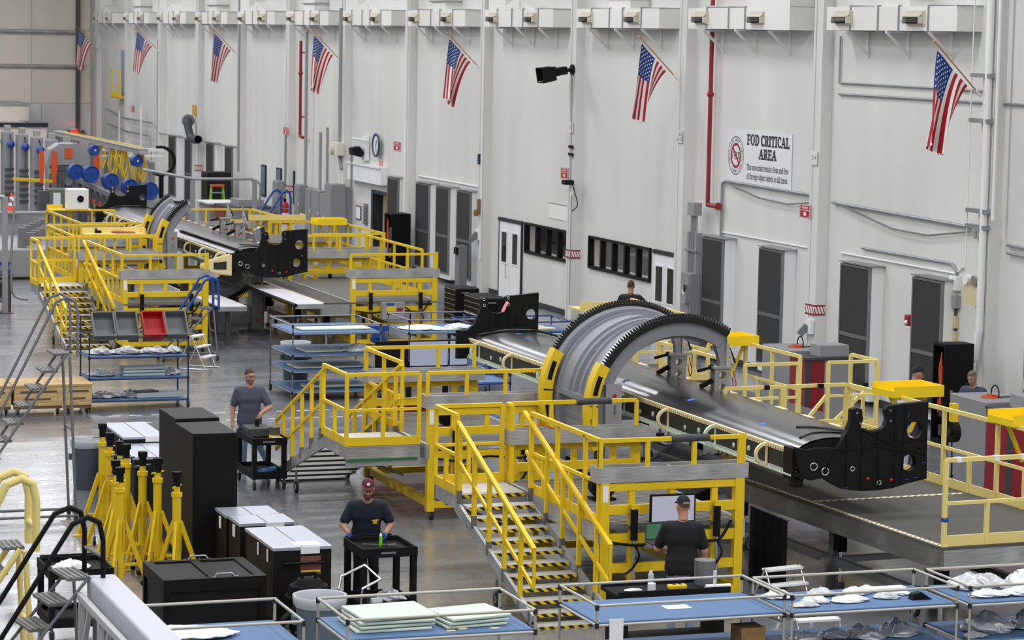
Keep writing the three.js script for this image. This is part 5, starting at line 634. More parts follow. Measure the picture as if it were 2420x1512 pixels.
[[13.35, -27.5, .4, .14, .3], [13.8, -27.6, .34, .12, .3], [14.15, -27.5, .46, .18, .4], [14.6, -27.55, .44, .2, .4]].forEach(([x, z, w, h, d], i) => wrapped(`foil packet on the lower shelf of the strewn rack, ${['first', 'second', 'third', 'fourth'][i]} from the left`, x, .72, z, w, h, d));
[[15.75, -27.75, .7, .22, .5], [16.45, -27.7, .7, .3, .6], [15.6, -27.3, .5, .1, .25], [16.1, -27.3, .6, .12, .3], [17.0, -27.5, .5, .2, .5]].forEach(([x, z, w, h, d], i) => wrapped(`silver package on the lower right rack top, ${['big at the back left', 'tallest at the back', 'flat at the front left', 'flat at the front middle', 'at its right end'][i]}`, x, 1.16, z, w, h, d, i ? mt.poly : mt.foil));
[[15.7, -27.45, .6, .26, .5], [16.35, -27.5, .6, .24, .5], [15.4, -27.2, .3, .07, .2]].forEach(([x, z, w, h, d], i) => wrapped(`grey foil package on the lower shelf of the lower right rack, ${['left', 'right', 'small front'][i]} one`, x, .72, z, w, h, d));
wrapped('clear film bag on the lower shelf of the empty blue rack', 11.5, .7, -27.5, .8, .16, .5, mt.poly); solo('cardboard_box', 'brown cardboard box on the lower shelf of the empty blue rack', 'box', rbx(12.45, 12.75, .705, .98, -27.5, -27.2, .008), mt.woodDark);
// bin rack in the middle left
{ const t = pipeRack('dark pipe rack with tilted grey and red bins on top', 10.02, 12.0, -53.9, -52.95, 1.42, [1.05, .62, .18], { mat: mt.bluedark }); part(t, 'bin_rail', [rod([10.02, 1.75, -53.9], [12.0, 1.75, -53.9], .017), rod([10.02, 1.4, -53.9], [10.02, 1.75, -53.9], .017), rod([12, 1.4, -53.9], [12, 1.75, -53.9], .017)], mt.bluedark);
  ['leftmost grey', 'second grey', 'red', 'rightmost grey'].forEach((l, i) => { const b = thing('tilted_bin', l + ' parts bin tilted on the dark rack', 'bin', [10.32 + [0, .46, 1.0, 1.45][i], 1.36, -53.0], 0, 'tilted bins on the rack'); b.rotation.x = .88; const m = i === 2 ? mt.red : mt.binGrey, w = .21, d = .55, h = .2; part(b, 'floor', bx(-w, w, 0, .015, -d, 0), m); for (const [a, c, e, f] of [[-w, -w + .015, -d, 0], [w - .015, w, -d, 0], [-w, w, -d, -d + .015], [-w, w, -.015, 0]]) part(b, 'side', bx(a, c, 0, h, e, f), m); part(b, 'rim', [bx(-w - .015, w + .015, h - .02, h, -d - .015, -d), bx(-w - .015, w + .015, h - .02, h, 0, .015), bx(-w - .015, -w, h - .02, h, -d, 0), bx(w, w + .015, h - .02, h, -d, 0)], m); });
  const lay = [[10.35, 1.05, .5], [10.85, 1.05, .6], [11.4, 1.05, .6], [11.8, 1.05, .3], [10.35, .62, .5], [11.75, .62, .35], [10.4, .18, .6], [10.95, .18, .4]]; lay.forEach(([x, y, w], i) => wrapped(`foil wrapped part on the ${['top', 'top', 'top', 'top', 'middle', 'middle', 'bottom', 'bottom'][i]} shelf of the bin rack, ${['far left', 'left of centre', 'right of centre', 'far right', 'left', 'right', 'left', 'centre'][i]}`, x, y, -53.4, w, .16, .5, mt.foil));
  for (let i = 0; i < 3; i++) panel(`${['lowest', 'middle', 'top'][i]} grey blank stacked on the middle shelf of the bin rack`, 11.15, .62 + i * .065, -53.3, .85, .4, mt.partGrey, .02 * i, .055); panel('long grey blank on the bottom shelf of the bin rack', 11.45, .18, -53.3, .9, .4, mt.partGrey, 0, .1); panel('dark tilted sheet on the bottom shelf of the bin rack', 11.2, .285, -53.3, .5, .3, mt.dgrey, .3, .02); }
// panel rack behind the grey shirt man
pipeRack('aluminium pipe rack of pale panels with a blue vise behind it', 14.24, 16.1, -55.1, -53.3, 1.55, [1.4, .95, .62, .2], { mat: mt.steel });
[[14.9, 1.4], [15.6, 1.4], [15.0, .95], [15.5, .62], [14.8, .62], [15.1, .2]].forEach(([x, y], i) => panel(`pale green strip panel on the aluminium rack, ${['top left', 'top right', 'second shelf', 'third shelf right', 'third shelf left', 'bottom'][i]}`, x, y, -54.0, .8, .7, i % 2 ? mt.mint : mt.panelMint, .05, .035)); wrapped('film bag on the second shelf of the aluminium rack', 15.75, .95, -53.7, .6, .2, .4, mt.poly); panel('long pale strip on the bottom of the aluminium rack', 15.2, .24, -53.7, 1.3, .3, mt.panelMint, .02, .03);
pipeRack('rack with white paper tops in front of the far right stand', 16.9, 18.6, -55.4, -53.9, 1.55, [1.3, .6], { mat: mt.steel }); wrapped('white paper heap on the rack in front of the far right stand', 17.4, 1.3, -54.6, .9, .06, .9, mt.paper); wrapped('film heap on the rack in front of the far right stand', 18.2, 1.3, -54.5, .6, .12, .6, mt.poly); panel('mint dotted panel on the rack in front of the far right stand', 17.85, 1.3, -54.25, .4, .3, mt.mint, .2, .02);
{ const t = thing('bench_vise', 'blue vise behind the aluminium panel rack', 'vise', [16.45, 0, -54.6]); part(t, 'stand', bx(-.06, .06, 0, 1.02, -.06, .06), mt.dgrey); part(t, 'body', [bx(-.14, .14, 1.02, 1.12, -.14, .14), bx(-.1, .1, 1.12, 1.28, -.1, .1), bx(-.2, .2, 1.26, 1.38, -.1, .1), bx(-.18, .02, 1.12, 1.2, .1, .2)], mt.blue); part(t, 'foot', bx(-.25, .25, 0, .03, -.25, .25), mt.dgrey); }
pipeRack('blue railed rack behind the ring and the black end rib', 19.0, 21.4, -57.5, -56.2, 1.2, [1.0, .55], { mat: mt.blueD }); panel('cream strip board on the blue railed rack', 20.1, 1.0, -56.5, 2.0, .2, mt.cream, 0, .04); wrapped('white film on the blue railed rack', 20.6, 1.0, -57.0, .9, .08, .5, mt.poly);
pipeRack('blue post rack under the far end of the black wing', 15.6, 17.2, -49.6, -48.4, 1.1, [.95, .22], { mat: mt.blueD }); wrapped('film bag on the bottom of the blue post rack', 15.75, .22, -49, .3, .25, .3, mt.poly);
// wooden crates
[[7.9, 'left'], [8.92, 'middle'], [9.7, 'right']].forEach(([x, l], i) => { const t = thing('wooden_crate', l + ' plywood crate of three behind the tall ladder', 'crate', [x, 0, -52.9], 0, 'plywood crates on a dolly'), w = [.49, .47, .26][i]; part(t, 'body', rbx(-w, w, .18, .56, -.55, .55, .008), mt.wood); part(t, 'lid', bx(-w - .02, w + .02, .56, .6, -.57, .57), mt.wood); part(t, 'stencil', bx(-w * .75, w * .75, .44, .48, .552, .554), M(0x5a4a38, .8)); part(t, 'stencil', bx(-w * .6, w * .5, .3, .335, .552, .554), M(0x5a4a38, .8)); part(t, 'skid', bx(-w, w, .12, .18, -.5, -.4), mt.woodDark); part(t, 'skid', bx(-w, w, .12, .18, .4, .5), mt.woodDark); caster(t, -w + .08, .4, .05, 'x', .12); caster(t, w - .08, .4, .05, 'x', .12); });
// trash bins with liners
function trashBin(label, x, z, r, h, m) { const t = thing('trash_bin', label, 'trash bin', [x, 0, z], 0, 'trash bins'); const pr = [[r * .82, 0], [r * .84, .02], [r * .97, h - .08], [r * 1.06, h - .07], [r * 1.06, h], [r * .96, h], [r * .82, .05], [0, .05]]; part(t, 'barrel', new THREE.LatheGeometry(pr.map(p => new THREE.Vector2(...p)), 28), m); const q = []; for (let i = 0; i < 12; i++) q.push([[r * 1.0, h - .12], [r * 1.05, h - .1], [r * 1.09, h - .05], [r * 1.1, h + .02], [r * .96, h + .015], [r * .92, h - .1], [r * .86, h - .3]]); part(t, 'liner', new THREE.LatheGeometry(q[0].map(p => new THREE.Vector2(...p)), 28), mt.liner); for (const k of [-1, 1]) part(t, 'handle', bx(k * r * 1.06 - .02, k * r * 1.06 + .02, h * .6, h * .72, -.06, .06), m); return t; }
trashBin('grey trash bin with a clear liner beside the tall ladder', 8.27, -43.85, .27, .8, mt.trash); trashBin('blue grey trash bin in front behind the mint panel rack', 8.62, -30.9, .3, .8, M(0x5f6b78, .6)); trashBin('dark blue trash bin behind the aluminium panel rack', 15.0, -55.9, .3, .9, M(0x3d4854, .6));
// tall black cabinets and shipping cases
[[8.36, 9.0, -38.78, -37.68, 2.0, 'farther of the two tall black cabinets'], [8.27, 8.9, -37.32, -36.18, 2.0, 'nearer of the two tall black cabinets']].forEach(([a, b, c, d, h, l]) => { const t = thing('tall_case', l, 'cabinet', [0, 0, 0], 0, 'tall black cabinets'); part(t, 'body', rbx(a, b, .06, h, c, d, .01), mt.crateBlack); part(t, 'plinth', bx(a + .04, b - .04, 0, .06, c + .04, d - .04), mt.black); part(t, 'front_panel', bx(a + .03, b - .03, .1, h - .05, d, d + .012), mt.black); });
function shipCase(label, a, b, c, d, h, o = {}) { const t = thing('shipping_case', label, 'case', [0, 0, 0], 0, 'black cases with silver lids'); part(t, 'body', rbx(a, b, .08, h - .04, c, d, .01), mt.crateBlack); part(t, 'lid', [bx(a - .01, b + .01, h - .04, h, c - .01, d + .01)], mt.silverTop, { label: 'silver filmed lid' }); part(t, 'lid_seam', bx((a + b) / 2 - .005, (a + b) / 2 + .005, h, h + .003, c, d), mt.grey2); for (const x of [a + .1, b - .1]) for (const z of [c + .12, d - .12]) part(t, 'skid', bx(x - .05, x + .05, 0, .08, z - .05, z + .05), mt.black); part(t, 'paper_label', bx(a + .35, a + .6, h - .09, h - .0, d + .01, d + .014), mt.paper); for (const z of [d - .25, (c + d) / 2]) part(t, 'latch', bx(a - .022, a - .01, h - .22, h - .06, z - .03, z + .03), mt.paper);
  if (o.front) { part(t, 'grab_bar', [rod([a + .12, h - .2, d + .05], [b - .12, h - .2, d + .05], .02), bx(a + .14, a + .18, h - .22, h - .18, d, d + .05), bx(b - .18, b - .14, h - .22, h - .18, d, d + .05)], mt.black); part(t, 'placard', bx(a + .35, a + .62, h - .36, h - .12, d, d + .008), M(0x7a4a3a, .7)); part(t, 'placard_stripe', bx(a + .36, a + .61, h - .33, h - .3, d + .008, d + .012), mt.yellow); part(t, 'note', bx(a + .42, a + .57, h - .46, h - .38, d, d + .006), mt.paper); part(t, 'lid_sheet', bx(a + .3, b - .1, h, h + .003, d - .35, d - .08), mt.paper); } return t; }
shipCase('silver lidded black case behind the trash bin and jacks', 8.62, 9.3, -44.3, -42.65, 1.0); shipCase('silver lidded black case behind the jacks, nearer one', 8.5, 9.2, -42.6, -41.2, .9); shipCase('silver lidded black case right of the tall cabinets, farther one', 8.55, 9.28, -36.0, -35.5 + .12, 1.0); shipCase('silver lidded black case right of the tall cabinets, nearer one', 8.58, 9.32, -35.34, -34.72, 1.0); shipCase('silver lidded black case with a grab bar on its front', 8.58, 9.34, -34.42, -32.95, 1.0, { front: true });
{ const t = thing('flat_black_case', 'low flat black case with two chrome handles on its lid', 'case'); const [a, b, c, d, h] = [7.02, 8.32, -33.5, -32.26, .8]; part(t, 'body', bx(a + .03, b - .03, .1, h - .06, c + .03, d - .03), mt.crateBlack); part(t, 'frame', [bx(a, a + .09, .08, h - .05, d - .09, d), bx(b - .09, b, .08, h - .05, d - .09, d), bx(a, b, .08, .16, d - .06, d), bx(a, a + .06, .08, h - .05, c, c + .09), bx(a, b, h - .16, h - .05, d - .04, d), bx(a, a + .04, h - .16, h - .05, c, d)], mt.black); part(t, 'lid', [bx(a, b, h - .06, h - .02, c, d)], mt.crateBlack); part(t, 'lid_frame', [bx(a, b, h - .02, h, c, c + .09), bx(a, b, h - .02, h, d - .09, d), bx(a, a + .12, h - .02, h, c, d), bx(b - .14, b, h - .02, h, c, d), bx((a + b) / 2 - .06, (a + b) / 2 + .06, h - .02, h, c, d)], mt.black); for (const [x, z] of [[7.72, c + .02], [7.78, d - .04]]) part(t, 'chrome_handle', [...pipe([[x - .12, h, z], [x - .08, h + .045, z], [x + .1, h + .045, z], [x + .14, h, z]], .013), bx(x - .17, x - .1, h, h + .012, z - .025, z + .025), bx(x + .12, x + .19, h, h + .012, z - .025, z + .025)], mt.chrome); for (const x of [a + .15, b - .15]) for (const z of [c + .15, d - .15]) part(t, 'skid', bx(x - .06, x + .06, 0, .1, z - .06, z + .06), mt.black); }
// yellow jack stands
[[7.72, -39.75], [7.68, -39.0], [7.7, -38.35], [7.66, -37.7], [7.78, -37.15], [7.3, -36.65], [7.82, -36.35], [7.2, -35.85], [7.9, -35.5]].forEach(([x, z], i) => {
  const H = 1.66 - (i % 3) * .03, t = thing('jack_stand', `yellow tripod jack stand, ${['first', 'second', 'third', 'fourth', 'fifth', 'sixth', 'seventh', 'eighth', 'ninth'][i]} counted from the trash bin`, 'jack stand', [x, 0, z], i * .12, 'yellow jack stands'), y = mt.yellow;
  part(t, 'tube', [cyl(0, .12, H - .3, 0, .06, 14), cyl(0, H - .34, H - .28, 0, .075, 14), cyl(0, H - .3, H - .12, 0, .045, 12)], y); part(t, 'screw_head', [cyl(0, H - .2, H - .07, 0, .05, 12), cyl(0, H - .08, H, 0, .068, 12)], mt.black); part(t, 'turn_bar', rod([-.14, H - .2, 0], [.14, H - .2, 0], .014), i > 5 ? y : mt.steel);
  for (let k = 0; k < 3; k++) { const a = k * 2.094 + 2.9, c = Math.cos(a), s = Math.sin(a), l = part(t, 'leg', [bar([c * .05, .92, s * .05], [c * .38, .03, s * .38], .035, .06), bx(c * .39 - .07, c * .39 + .07, 0, .018, s * .39 - .05, s * .39 + .05)], y); part(l, 'brace', bar([c * .05, .3, s * .05], [c * .27, .3, s * .27], .025, .04), y); part(l, 'jack_bolt', cyl(c * .28, .1, .42, s * .28 + .06, .012, 8), mt.chrome); const w = part(l, 'caster', bx(c * .28 - .02, c * .28 + .02, .06, .14, s * .28 + .04, s * .28 + .08), mt.steel); part(w, 'wheel', wheel(c * .28, .045, s * .28 + .06, .045, .025, 'x', 12), mt.black); }
  if (i % 2 === 1 || i === 7) part(t, 'paper_tag', bar([.065, .95, .02], [.085, .72, .04], .12, .003), mt.greyPaint); part(t, 'data_plate', bx(-.03, .03, .5, .9, .058, .062), M(0xd8b014, .6));
});
// black utility carts
function utilityCart(label, x0, x1, z0, z1, h, mark) { const t = thing('utility_cart', label, 'cart', [0, 0, 0], 0, 'black utility carts'), m = mt.blackR; for (const [y, n] of [[h, 'top_tray'], [.3, 'bottom_tray']]) part(t, n, [bx(x0, x1, y - .09, y - .06, z0, z1), bx(x0, x1, y - .12, y, z0, z0 + .03), bx(x0, x1, y - .12, y, z1 - .03, z1), bx(x0, x0 + .03, y - .12, y, z0, z1), bx(x1 - .03, x1, y - .12, y, z0, z1)], m); for (const x of [x0 + .04, x1 - .04]) for (const z of [z0 + .06, z1 - .06]) { part(t, 'leg', bx(x - .035, x + .035, .25, h - .08, z - .05, z + .05), m); caster(t, x, z, .06, 'x', .2); } part(t, 'push_handle', [bx(x0 + .06, x1 - .06, h - .03, h, z0 - .14, z0 - .1), bx(x0 + .06, x0 + .1, h - .05, h - .01, z0 - .13, z0), bx(x1 - .1, x1 - .06, h - .05, h - .01, z0 - .13, z0)], m); part(t, 'cart_mark', bx((x0 + x1) / 2 - .12, (x0 + x1) / 2 + .08, h - .075, h - .045, z1, z1 + .003), mt.grey2); return t; }
utilityCart('black utility cart with the grey tool tote', 10.82, 11.4, -44.1, -42.95, .86); utilityCart('black utility cart pushed by the man in the maroon cap', 9.64, 10.38, -33.45, -32.6, 1.0);
{ let t = thing('tool_tote', 'grey tool tote on the cart, held by the man in grey', 'tote', [11.08, .803, -43.72]); part(t, 'body', rbx(-.2, .2, 0, .15, -.26, .26, .02), mt.cabDark); part(t, 'handle', [bx(-.02, .02, .15, .26, -.08, -.05), bx(-.02, .02, .15, .26, .05, .08), bx(-.02, .02, .24, .27, -.08, .08)], mt.black);
  t = thing('paint_can', 'dark can with a yellow base on the cart with the tote', 'can', [11.26, .803, -43.25]); part(t, 'can', cyl(0, 0, .2, 0, .09, 20), M(0x4a4a3a, .5)); part(t, 'yellow_band', cyl(0, .01, .07, 0, .094, 20), mt.yellow); solo('paper_sheet', 'printed paper sheets on the cart with the tote', 'paper', bx(10.88, 11.14, .803, .81, -43.3, -43.02), mt.paper); solo('clear_case', 'clear plastic case on the cart with the tote', 'box', rbx(11.18, 11.34, .803, .86, -43.12, -42.99, .01), mt.poly); solo('blue_cloth', 'rolled blue cloth on the lower tray of the cart with the tote', 'cloth', rod([11.0, .28, -43.15], [11.3, .28, -43.4], .045, 10), M(0x4a86c8, .8));
  t = thing('spray_bottle', 'lime green bottle with a long nozzle on the front cart', 'bottle', [10.02, .942, -33.05]); part(t, 'bottle', cyl(0, 0, .13, 0, .022, 12), M(0x7be02a, .4)); part(t, 'shoulder', cyl(0, .13, .17, 0, .022, 12, .01), mt.white); part(t, 'nozzle', cyl(0, .17, .27, 0, .004, 8), mt.tan); solo('hand_tool', 'steel hand tool on the front cart', 'tool', [rod([9.8, .96, -33.15], [10.1, .96, -33.0], .012), bx(10.08, 10.2, .942, .98, -33.0, -32.93)], mt.dgrey); wrapped('film bag on the lower tray of the front cart', 10.15, .242, -33.0, .36, .2, .35, mt.poly); solo('white_carton', 'small white carton on the lower tray of the front cart', 'carton', bx(9.8, 9.94, .242, .34, -32.75, -32.68), mt.paper); }
// vacuum cleaner and hand truck
{ let t = thing('shop_vacuum', 'black drum vacuum with a hose before the grab bar case', 'vacuum', [8.85, 0, -32.25]); part(t, 'drum', cyl(0, .1, .5, 0, .24, 22, .26), mt.black); part(t, 'motor_head', [cyl(0, .5, .66, 0, .27, 22, .24), cyl(0, .66, .74, 0, .2, 22, .14), ringG(0, .52, 0, .28, .02, 'y')], mt.blackR); part(t, 'grip', [bx(-.1, .1, .78, .82, -.025, .025), bx(-.1, -.07, .72, .8, -.025, .025), bx(.07, .1, .72, .8, -.025, .025)], mt.black); part(t, 'hose', tube([[-.2, .4, .15], [-.4, .3, .3], [-.5, .1, .2], [-.42, .05, .0], [-.3, .3, .1]], .04, 24, 8), mt.black); for (const a of [.5, 2, 3.7, 5.2]) part(t, 'wheel', wheel(.2 * Math.cos(a), .05, .2 * Math.sin(a), .05, .03), mt.rubber);
  t = thing('tube_handle_trolley', 'chrome tube handle trolley right of the vacuum', 'trolley', [9.3, 0, -32.2]); part(t, 'handle', pipe([[-.1, .1, .1], [-.1, .62, .1], [0, .72, -.15], [.3, .85, -.15], [.45, .7, .05], [.2, .6, .1], [.15, .1, .1]], .016), mt.chrome); part(t, 'base', bx(-.15, .25, .06, .1, -.2, .2), mt.black); part(t, 'wheel', wheel(.05, .06, .2, .06, .03), mt.rubber); part(t, 'wheel', wheel(.05, .06, -.2, .06, .03), mt.rubber); }
// monitor, laptop and table at the nearest stand
const screenMat = (c, e) => new THREE.MeshStandardMaterial({ color: 0x111111, emissive: c, emissiveIntensity: e });
{ let t = thing('monitor', 'wide monitor with a pale screen on the nearest stand', 'monitor', [13.71, 1.43, -32.2]); part(t, 'bezel', rbx(-.32, .32, -.19, .19, -.02, .02, .01), mt.black); part(t, 'screen', bx(-.295, .295, -.165, .165, .02, .023), screenMat(0xdfe0f4, .85)); part(t, 'mount', bx(-.05, .05, -.1, .1, -.14, -.02), mt.dgrey);
  t = thing('laptop', 'open laptop with a green screen beside the man at the monitor', 'laptop', [13.4, 1.05, -31.95]); part(t, 'base', bx(-.17, .17, 0, .02, 0, .24), mt.cabDark); part(t, 'lid', bx(-.17, .17, .02, .25, -.01, .005), mt.cabDark); part(t, 'screen', bx(-.155, .155, .04, .235, .005, .007), screenMat(0x6fb08a, .5)); part(t, 'support_plate', bx(-.16, .16, -.03, 0, 0, .22), mt.greyPaint); part(t, 'support_arm', bar([0, -.03, .1], [0, -.14, -.38], .05, .05), mt.greyPaint);
  t = thing('tool_table', 'black tool table before the nearest stand', 'table', [12.62, 0, -29.85]); part(t, 'top', [bx(-.7, .75, .86, .9, -.3, .3), bx(-.7, .75, .9, .94, -.3, -.27), bx(-.7, .75, .9, .94, .27, .3)], mt.blackR); for (const x of [-.6, .65]) part(t, 'leg', bx(x - .05, x + .05, 0, .86, -.25, .25), mt.blackR); part(t, 'lower_shelf', bx(-.6, .65, .3, .34, -.25, .25), mt.blackR);
  solo('water_bottle', 'clear water bottle on the black tool table', 'bottle', [cyl(12.45, .902, 1.08, -29.85, .035, 12), cyl(12.45, 1.08, 1.13, -29.85, .03, 12, .014)], mt.liner); solo('white_jar', 'white jar beside the clear water bottle', 'jar', cyl(12.4, .902, 1.0, -29.7, .05, 14), mt.white); t = thing('yellow_meter', 'yellow meter lying on the black tool table', 'meter', [12.75, .902, -29.75]); part(t, 'body', rbx(-.12, .12, 0, .06, -.05, .05, .02), mt.yellow); part(t, 'face', [bx(-.06, -.02, .06, .063, -.03, .03), bx(.02, .06, .06, .063, -.03, .03)], mt.black); solo('white_cloth', 'white cloth on the black tool table', 'cloth', bag(.22, .04, .1, 41).translate(12.18, .91, -29.75), mt.paper); t = thing('white_mallet', 'white mallet standing at the right of the tool table', 'mallet', [13.2, .902, -29.65]); part(t, 'handle', cyl(0, .02, .22, 0, .02, 10), mt.white); part(t, 'head', rod([-.12, .03, 0], [.2, .03, .02], .03, 10), mt.white); t = thing('steel_pot', 'open steel pot on the black tool table', 'pot', [13.2, .902, -29.95]); part(t, 'pot', cyl(0, 0, .3, 0, .13, 20), mt.steel); }
{ // chairs' worth of far monitors and red chest
  const t = thing('wide_screens', 'row of one black and two white screens behind the second stand', 'screen', [0, 0, 0]); [[14.0, 14.62, 0], [14.64, 15.38, 1], [15.4, 15.75, 1]].forEach(([a, b, w]) => { const q = part(t, 'panel', bx(a, b, 1.5, 1.98, -46.7, -46.66), mt.black); if (w) part(q, 'screen', bx(a + .01, b - .01, 1.52, 1.96, -46.66, -46.655), screenMat(0xcdd4ee, .8)); }); part(t, 'stand', [bx(14.6, 14.7, .9, 1.6, -46.75, -46.7), bx(15.3, 15.4, .9, 1.6, -46.75, -46.7)], mt.black);
  const d = thing('work_desk', 'cluttered desk under the row of screens', 'desk', [14.9, 0, -46.6]); part(d, 'top', bx(-1.1, 1.0, .86, .9, -.4, .4), mt.alum); for (const x of [-1, .9]) part(d, 'leg', bx(x - .04, x + .04, 0, .86, -.35, .35), mt.dgrey);
  const c = thing('tool_chest', 'dark red drawer chest behind the second stand', 'tool chest', [14.35, 0, -45.3]); part(c, 'body', rbx(-.85, .85, .12, 1.05, -.3, .3, .02), M(0x6a1018, .4)); for (let i = 0; i < 6; i++) { const q = part(c, 'drawer', bx(-.82, .82, .16 + i * .145, .285 + i * .145, .3, .315), M(0x7a121c, .35)); part(q, 'drawer_pull', bx(-.8, .8, .27 + i * .145, .285 + i * .145, .315, .33), mt.chrome); } for (const x of [-.7, .7]) caster(c, x, 0, .06, 'x', .12);
}
// black tool chests by the wall
[[20.95, 21.55, -63.95, -63.0, 'farther'], [20.8, 21.45, -61.95, -60.5, 'nearer']].forEach(([a, b, c, d, l]) => { const t = thing('tool_chest', l + ' black drawer chest beside the far right stand', 'tool chest', [0, 0, 0], 0, 'black drawer chests'); part(t, 'body', rbx(a, b, .12, 1.3, c, d, .02), mt.black); for (let i = 0; i < 9; i++) { const q = part(t, 'drawer', bx(a - .012, a, .16 + i * .125, .27 + i * .125, c + .03, d - .03), mt.blackS); part(q, 'drawer_pull', bx(a - .022, a - .012, .255 + i * .125, .27 + i * .125, c + .05, d - .05), mt.alum); } part(t, 'side_handle', bar([a + .1, 1.2, d + .03], [a + .3, 1.2, d + .03], .03), mt.chrome); caster(t, a + .1, d - .1, .06, 'x', .12); caster(t, b - .1, c + .1, .06, 'x', .12); caster(t, a + .1, c + .1, .06, 'x', .12); caster(t, b - .1, d - .1, .06, 'x', .12); });
// grey drawer cabinets on the right, with red ends
[[22.32, -48.15, 'behind the second pale platform'], [22.38, -40.7, 'at the right edge']].forEach(([x, z, l]) => { const t = thing('parts_cabinet', 'grey cabinet with a dark red end ' + l, 'cabinet', [0, 0, 0], 0, 'grey cabinets with red ends'); part(t, 'body', rbx(x, x + .85, .02, 1.6, z, z + 1.25, .015), mt.cabGrey); part(t, 'red_end', bx(x, x + .4, .02, 1.5, z + 1.28, z + 1.95), mt.redD); part(t, 'side_body', bx(x + .4, x + .95, .02, 1.5, z + 1.28, z + 1.95), mt.greyPaint); part(t, 'top', bx(x - .03, x + 1.0, 1.5, 1.55, z + 1.26, z + 2.0), mt.cabDark); part(t, 'top_box', bx(x + .35, x + .95, 1.55, 1.76, z + 1.4, z + 1.85), mt.greyPaint); part(t, 'corner_post', bx(x - .01, x + .1, .02, 1.5, z + 1.95, z + 1.98), mt.cabDark); });
[[22.7, -47.55, 'behind the second pale platform'], [22.75, -40.1, 'at the right edge']].forEach(([x, z, l]) => { const t = thing('coiled_cable', 'coil of orange and black cable on the grey cabinet ' + l, 'cable', [x, 1.615, z + .1]); part(t, 'orange_coil', [ringG(0, 0, 0, .14, .012, 'y'), ringG(.02, .02, .01, .11, .012, 'y')], mt.orange); part(t, 'black_coil', [ringG(.1, .06, 0, .13, .012, 'x'), tube([[.1, 0, .1], [.3, .02, .2], [.45, .02, .1]], .01)], mt.black); });
// open black server cabinets
[[24.55, -45.35, -44.9, 'at the nearest pilaster'], [24.75, -81.7, -80.9, 'at the open door']].forEach(([x, z0, z1, l], i) => { const t = thing('server_cabinet', 'open black server cabinet with orange wires ' + l, 'cabinet', [0, 0, 0], 0, 'open black server cabinets'); part(t, 'shell', [bx(x, x + .62, .05, .1, z0, z1), bx(x, x + .62, 1.85, 1.9, z0, z1), bx(x, x + .62, .05, 1.9, z1 - .03, z1), bx(x, x + .62, .05, 1.9, z0, z0 + .03), bx(x + .58, x + .62, .05, 1.9, z0, z1)], mt.black); part(t, 'equipment', [bx(x + .1, x + .55, 1.0, 1.45, z0 + .15, z1 - .08), bx(x + .1, x + .55, .5, .8, z0 + .12, z1 - .08), bx(x + .1, x + .55, .15, .35, z0 + .1, z1 - .08)], mt.dgrey); for (let k = 0; k < 5; k++) part(t, 'wire', tube([...Array(5)].map((_, j) => [x + .06, 1.7 - j * .28 + rr(-.05, .05), z0 + .12 + rr(0, .15)]), .01, 16, 5), mt.orange); part(t, 'plinth', bx(x, x + .62, 0, .05, z0, z1), mt.black); });
// reel hanging on the pale rail
{ const t = thing('hose_reel', 'black hose reel hanging on the pale rail of the nearest platform', 'reel', [19.32, 1.85, -35.0]); part(t, 'drum', wheel(0, 0, 0, .16, .1, 'x', 20), mt.black); part(t, 'hub', wheel(-.06, 0, 0, .06, .03), mt.blackS); part(t, 'hanger', [bx(-.05, .05, .15, .42, -.05, .05)], mt.yellow); part(t, 'hose', tube([[-.03, -.14, .03], [-.03, -.4, .05], [-.02, -.63, .04]], .012), mt.black); part(t, 'hook', ball(-.02, -.65, .04, .025), mt.black); }
// small white step stool, aluminium steps
function stepStool(label, x, z, h, turn) { const t = thing('step_stool', label, 'step stool', [x, 0, z], turn, 'aluminium step stools'); for (const s of [-1, 1]) { part(t, 'frame', pipe([[s * .28, .02, .35], [s * .28, h, .02], [s * .28, .02, -.35]], .016), mt.chrome); part(t, 'foot_rail', rod([s * .28, .02, -.35], [s * .28, .02, .45], .014), mt.chrome); } for (let k = 0; k < 3; k++) part(t, 'step', bx(-.28, .28, h * (1 - k * .3) - .03, h * (1 - k * .3), .02 + k * .13 - .08, .02 + k * .13 + .08), mt.white); return t; }
stepStool('white folding steps right of the bin rack', 13.55, -59.0, .75, .9); stepStool('aluminium step stool right of the nearest stand', 15.2, -32.0, .62, .2); stepStool('white step stool behind the strewn rack', 14.4, -29.3, .55, 0);
// grey boom in the lower left corner
{ const t = thing('boom_beam', 'pale grey boom with a lattice side in the lower left corner', 'boom'); part(t, 'box_beam', [rbx(5.12, 5.42, 1.62, 1.95, -27.2, -21, .03)], M(0xc6c8d0, .5)); part(t, 'side_lattice', [bx(4.98, 5.04, 1.75, 1.82, -27, -21), bx(4.98, 5.04, 1.05, 1.12, -27, -21), ...[0, 1, 2, 3, 4, 5].map(i => bar([5.01, 1.1, -26.9 + i], [5.01, 1.78, -26.4 + i], .05)), ...[0, 1, 2, 3, 4, 5].map(i => bx(4.98, 5.04, 1.1, 1.78, -26.9 + i, -26.83 + i))], M(0xbcbcbc, .6)); part(t, 'cross_plate', [0, 1, 2].map(i => bx(5.0, 5.2, 1.66, 1.74, -26.6 + i * 1.6, -26.45 + i * 1.6)), mt.alum); part(t, 'pedestal', [bx(5.1, 5.4, 0, 1.62, -23, -22.7), bx(5.1, 5.4, 0, 1.62, -26.6, -26.4)], mt.grey2); }
// black trays at lower left by the ladders
{ const t = utilityCart('black utility cart half hidden behind the lower left ladder', 5.7, 6.5, -33.6, -32.7, .9); wrapped('white rags heaped on the half hidden black cart', 6.05, .842, -33.1, .4, .12, .4, mt.paper); }
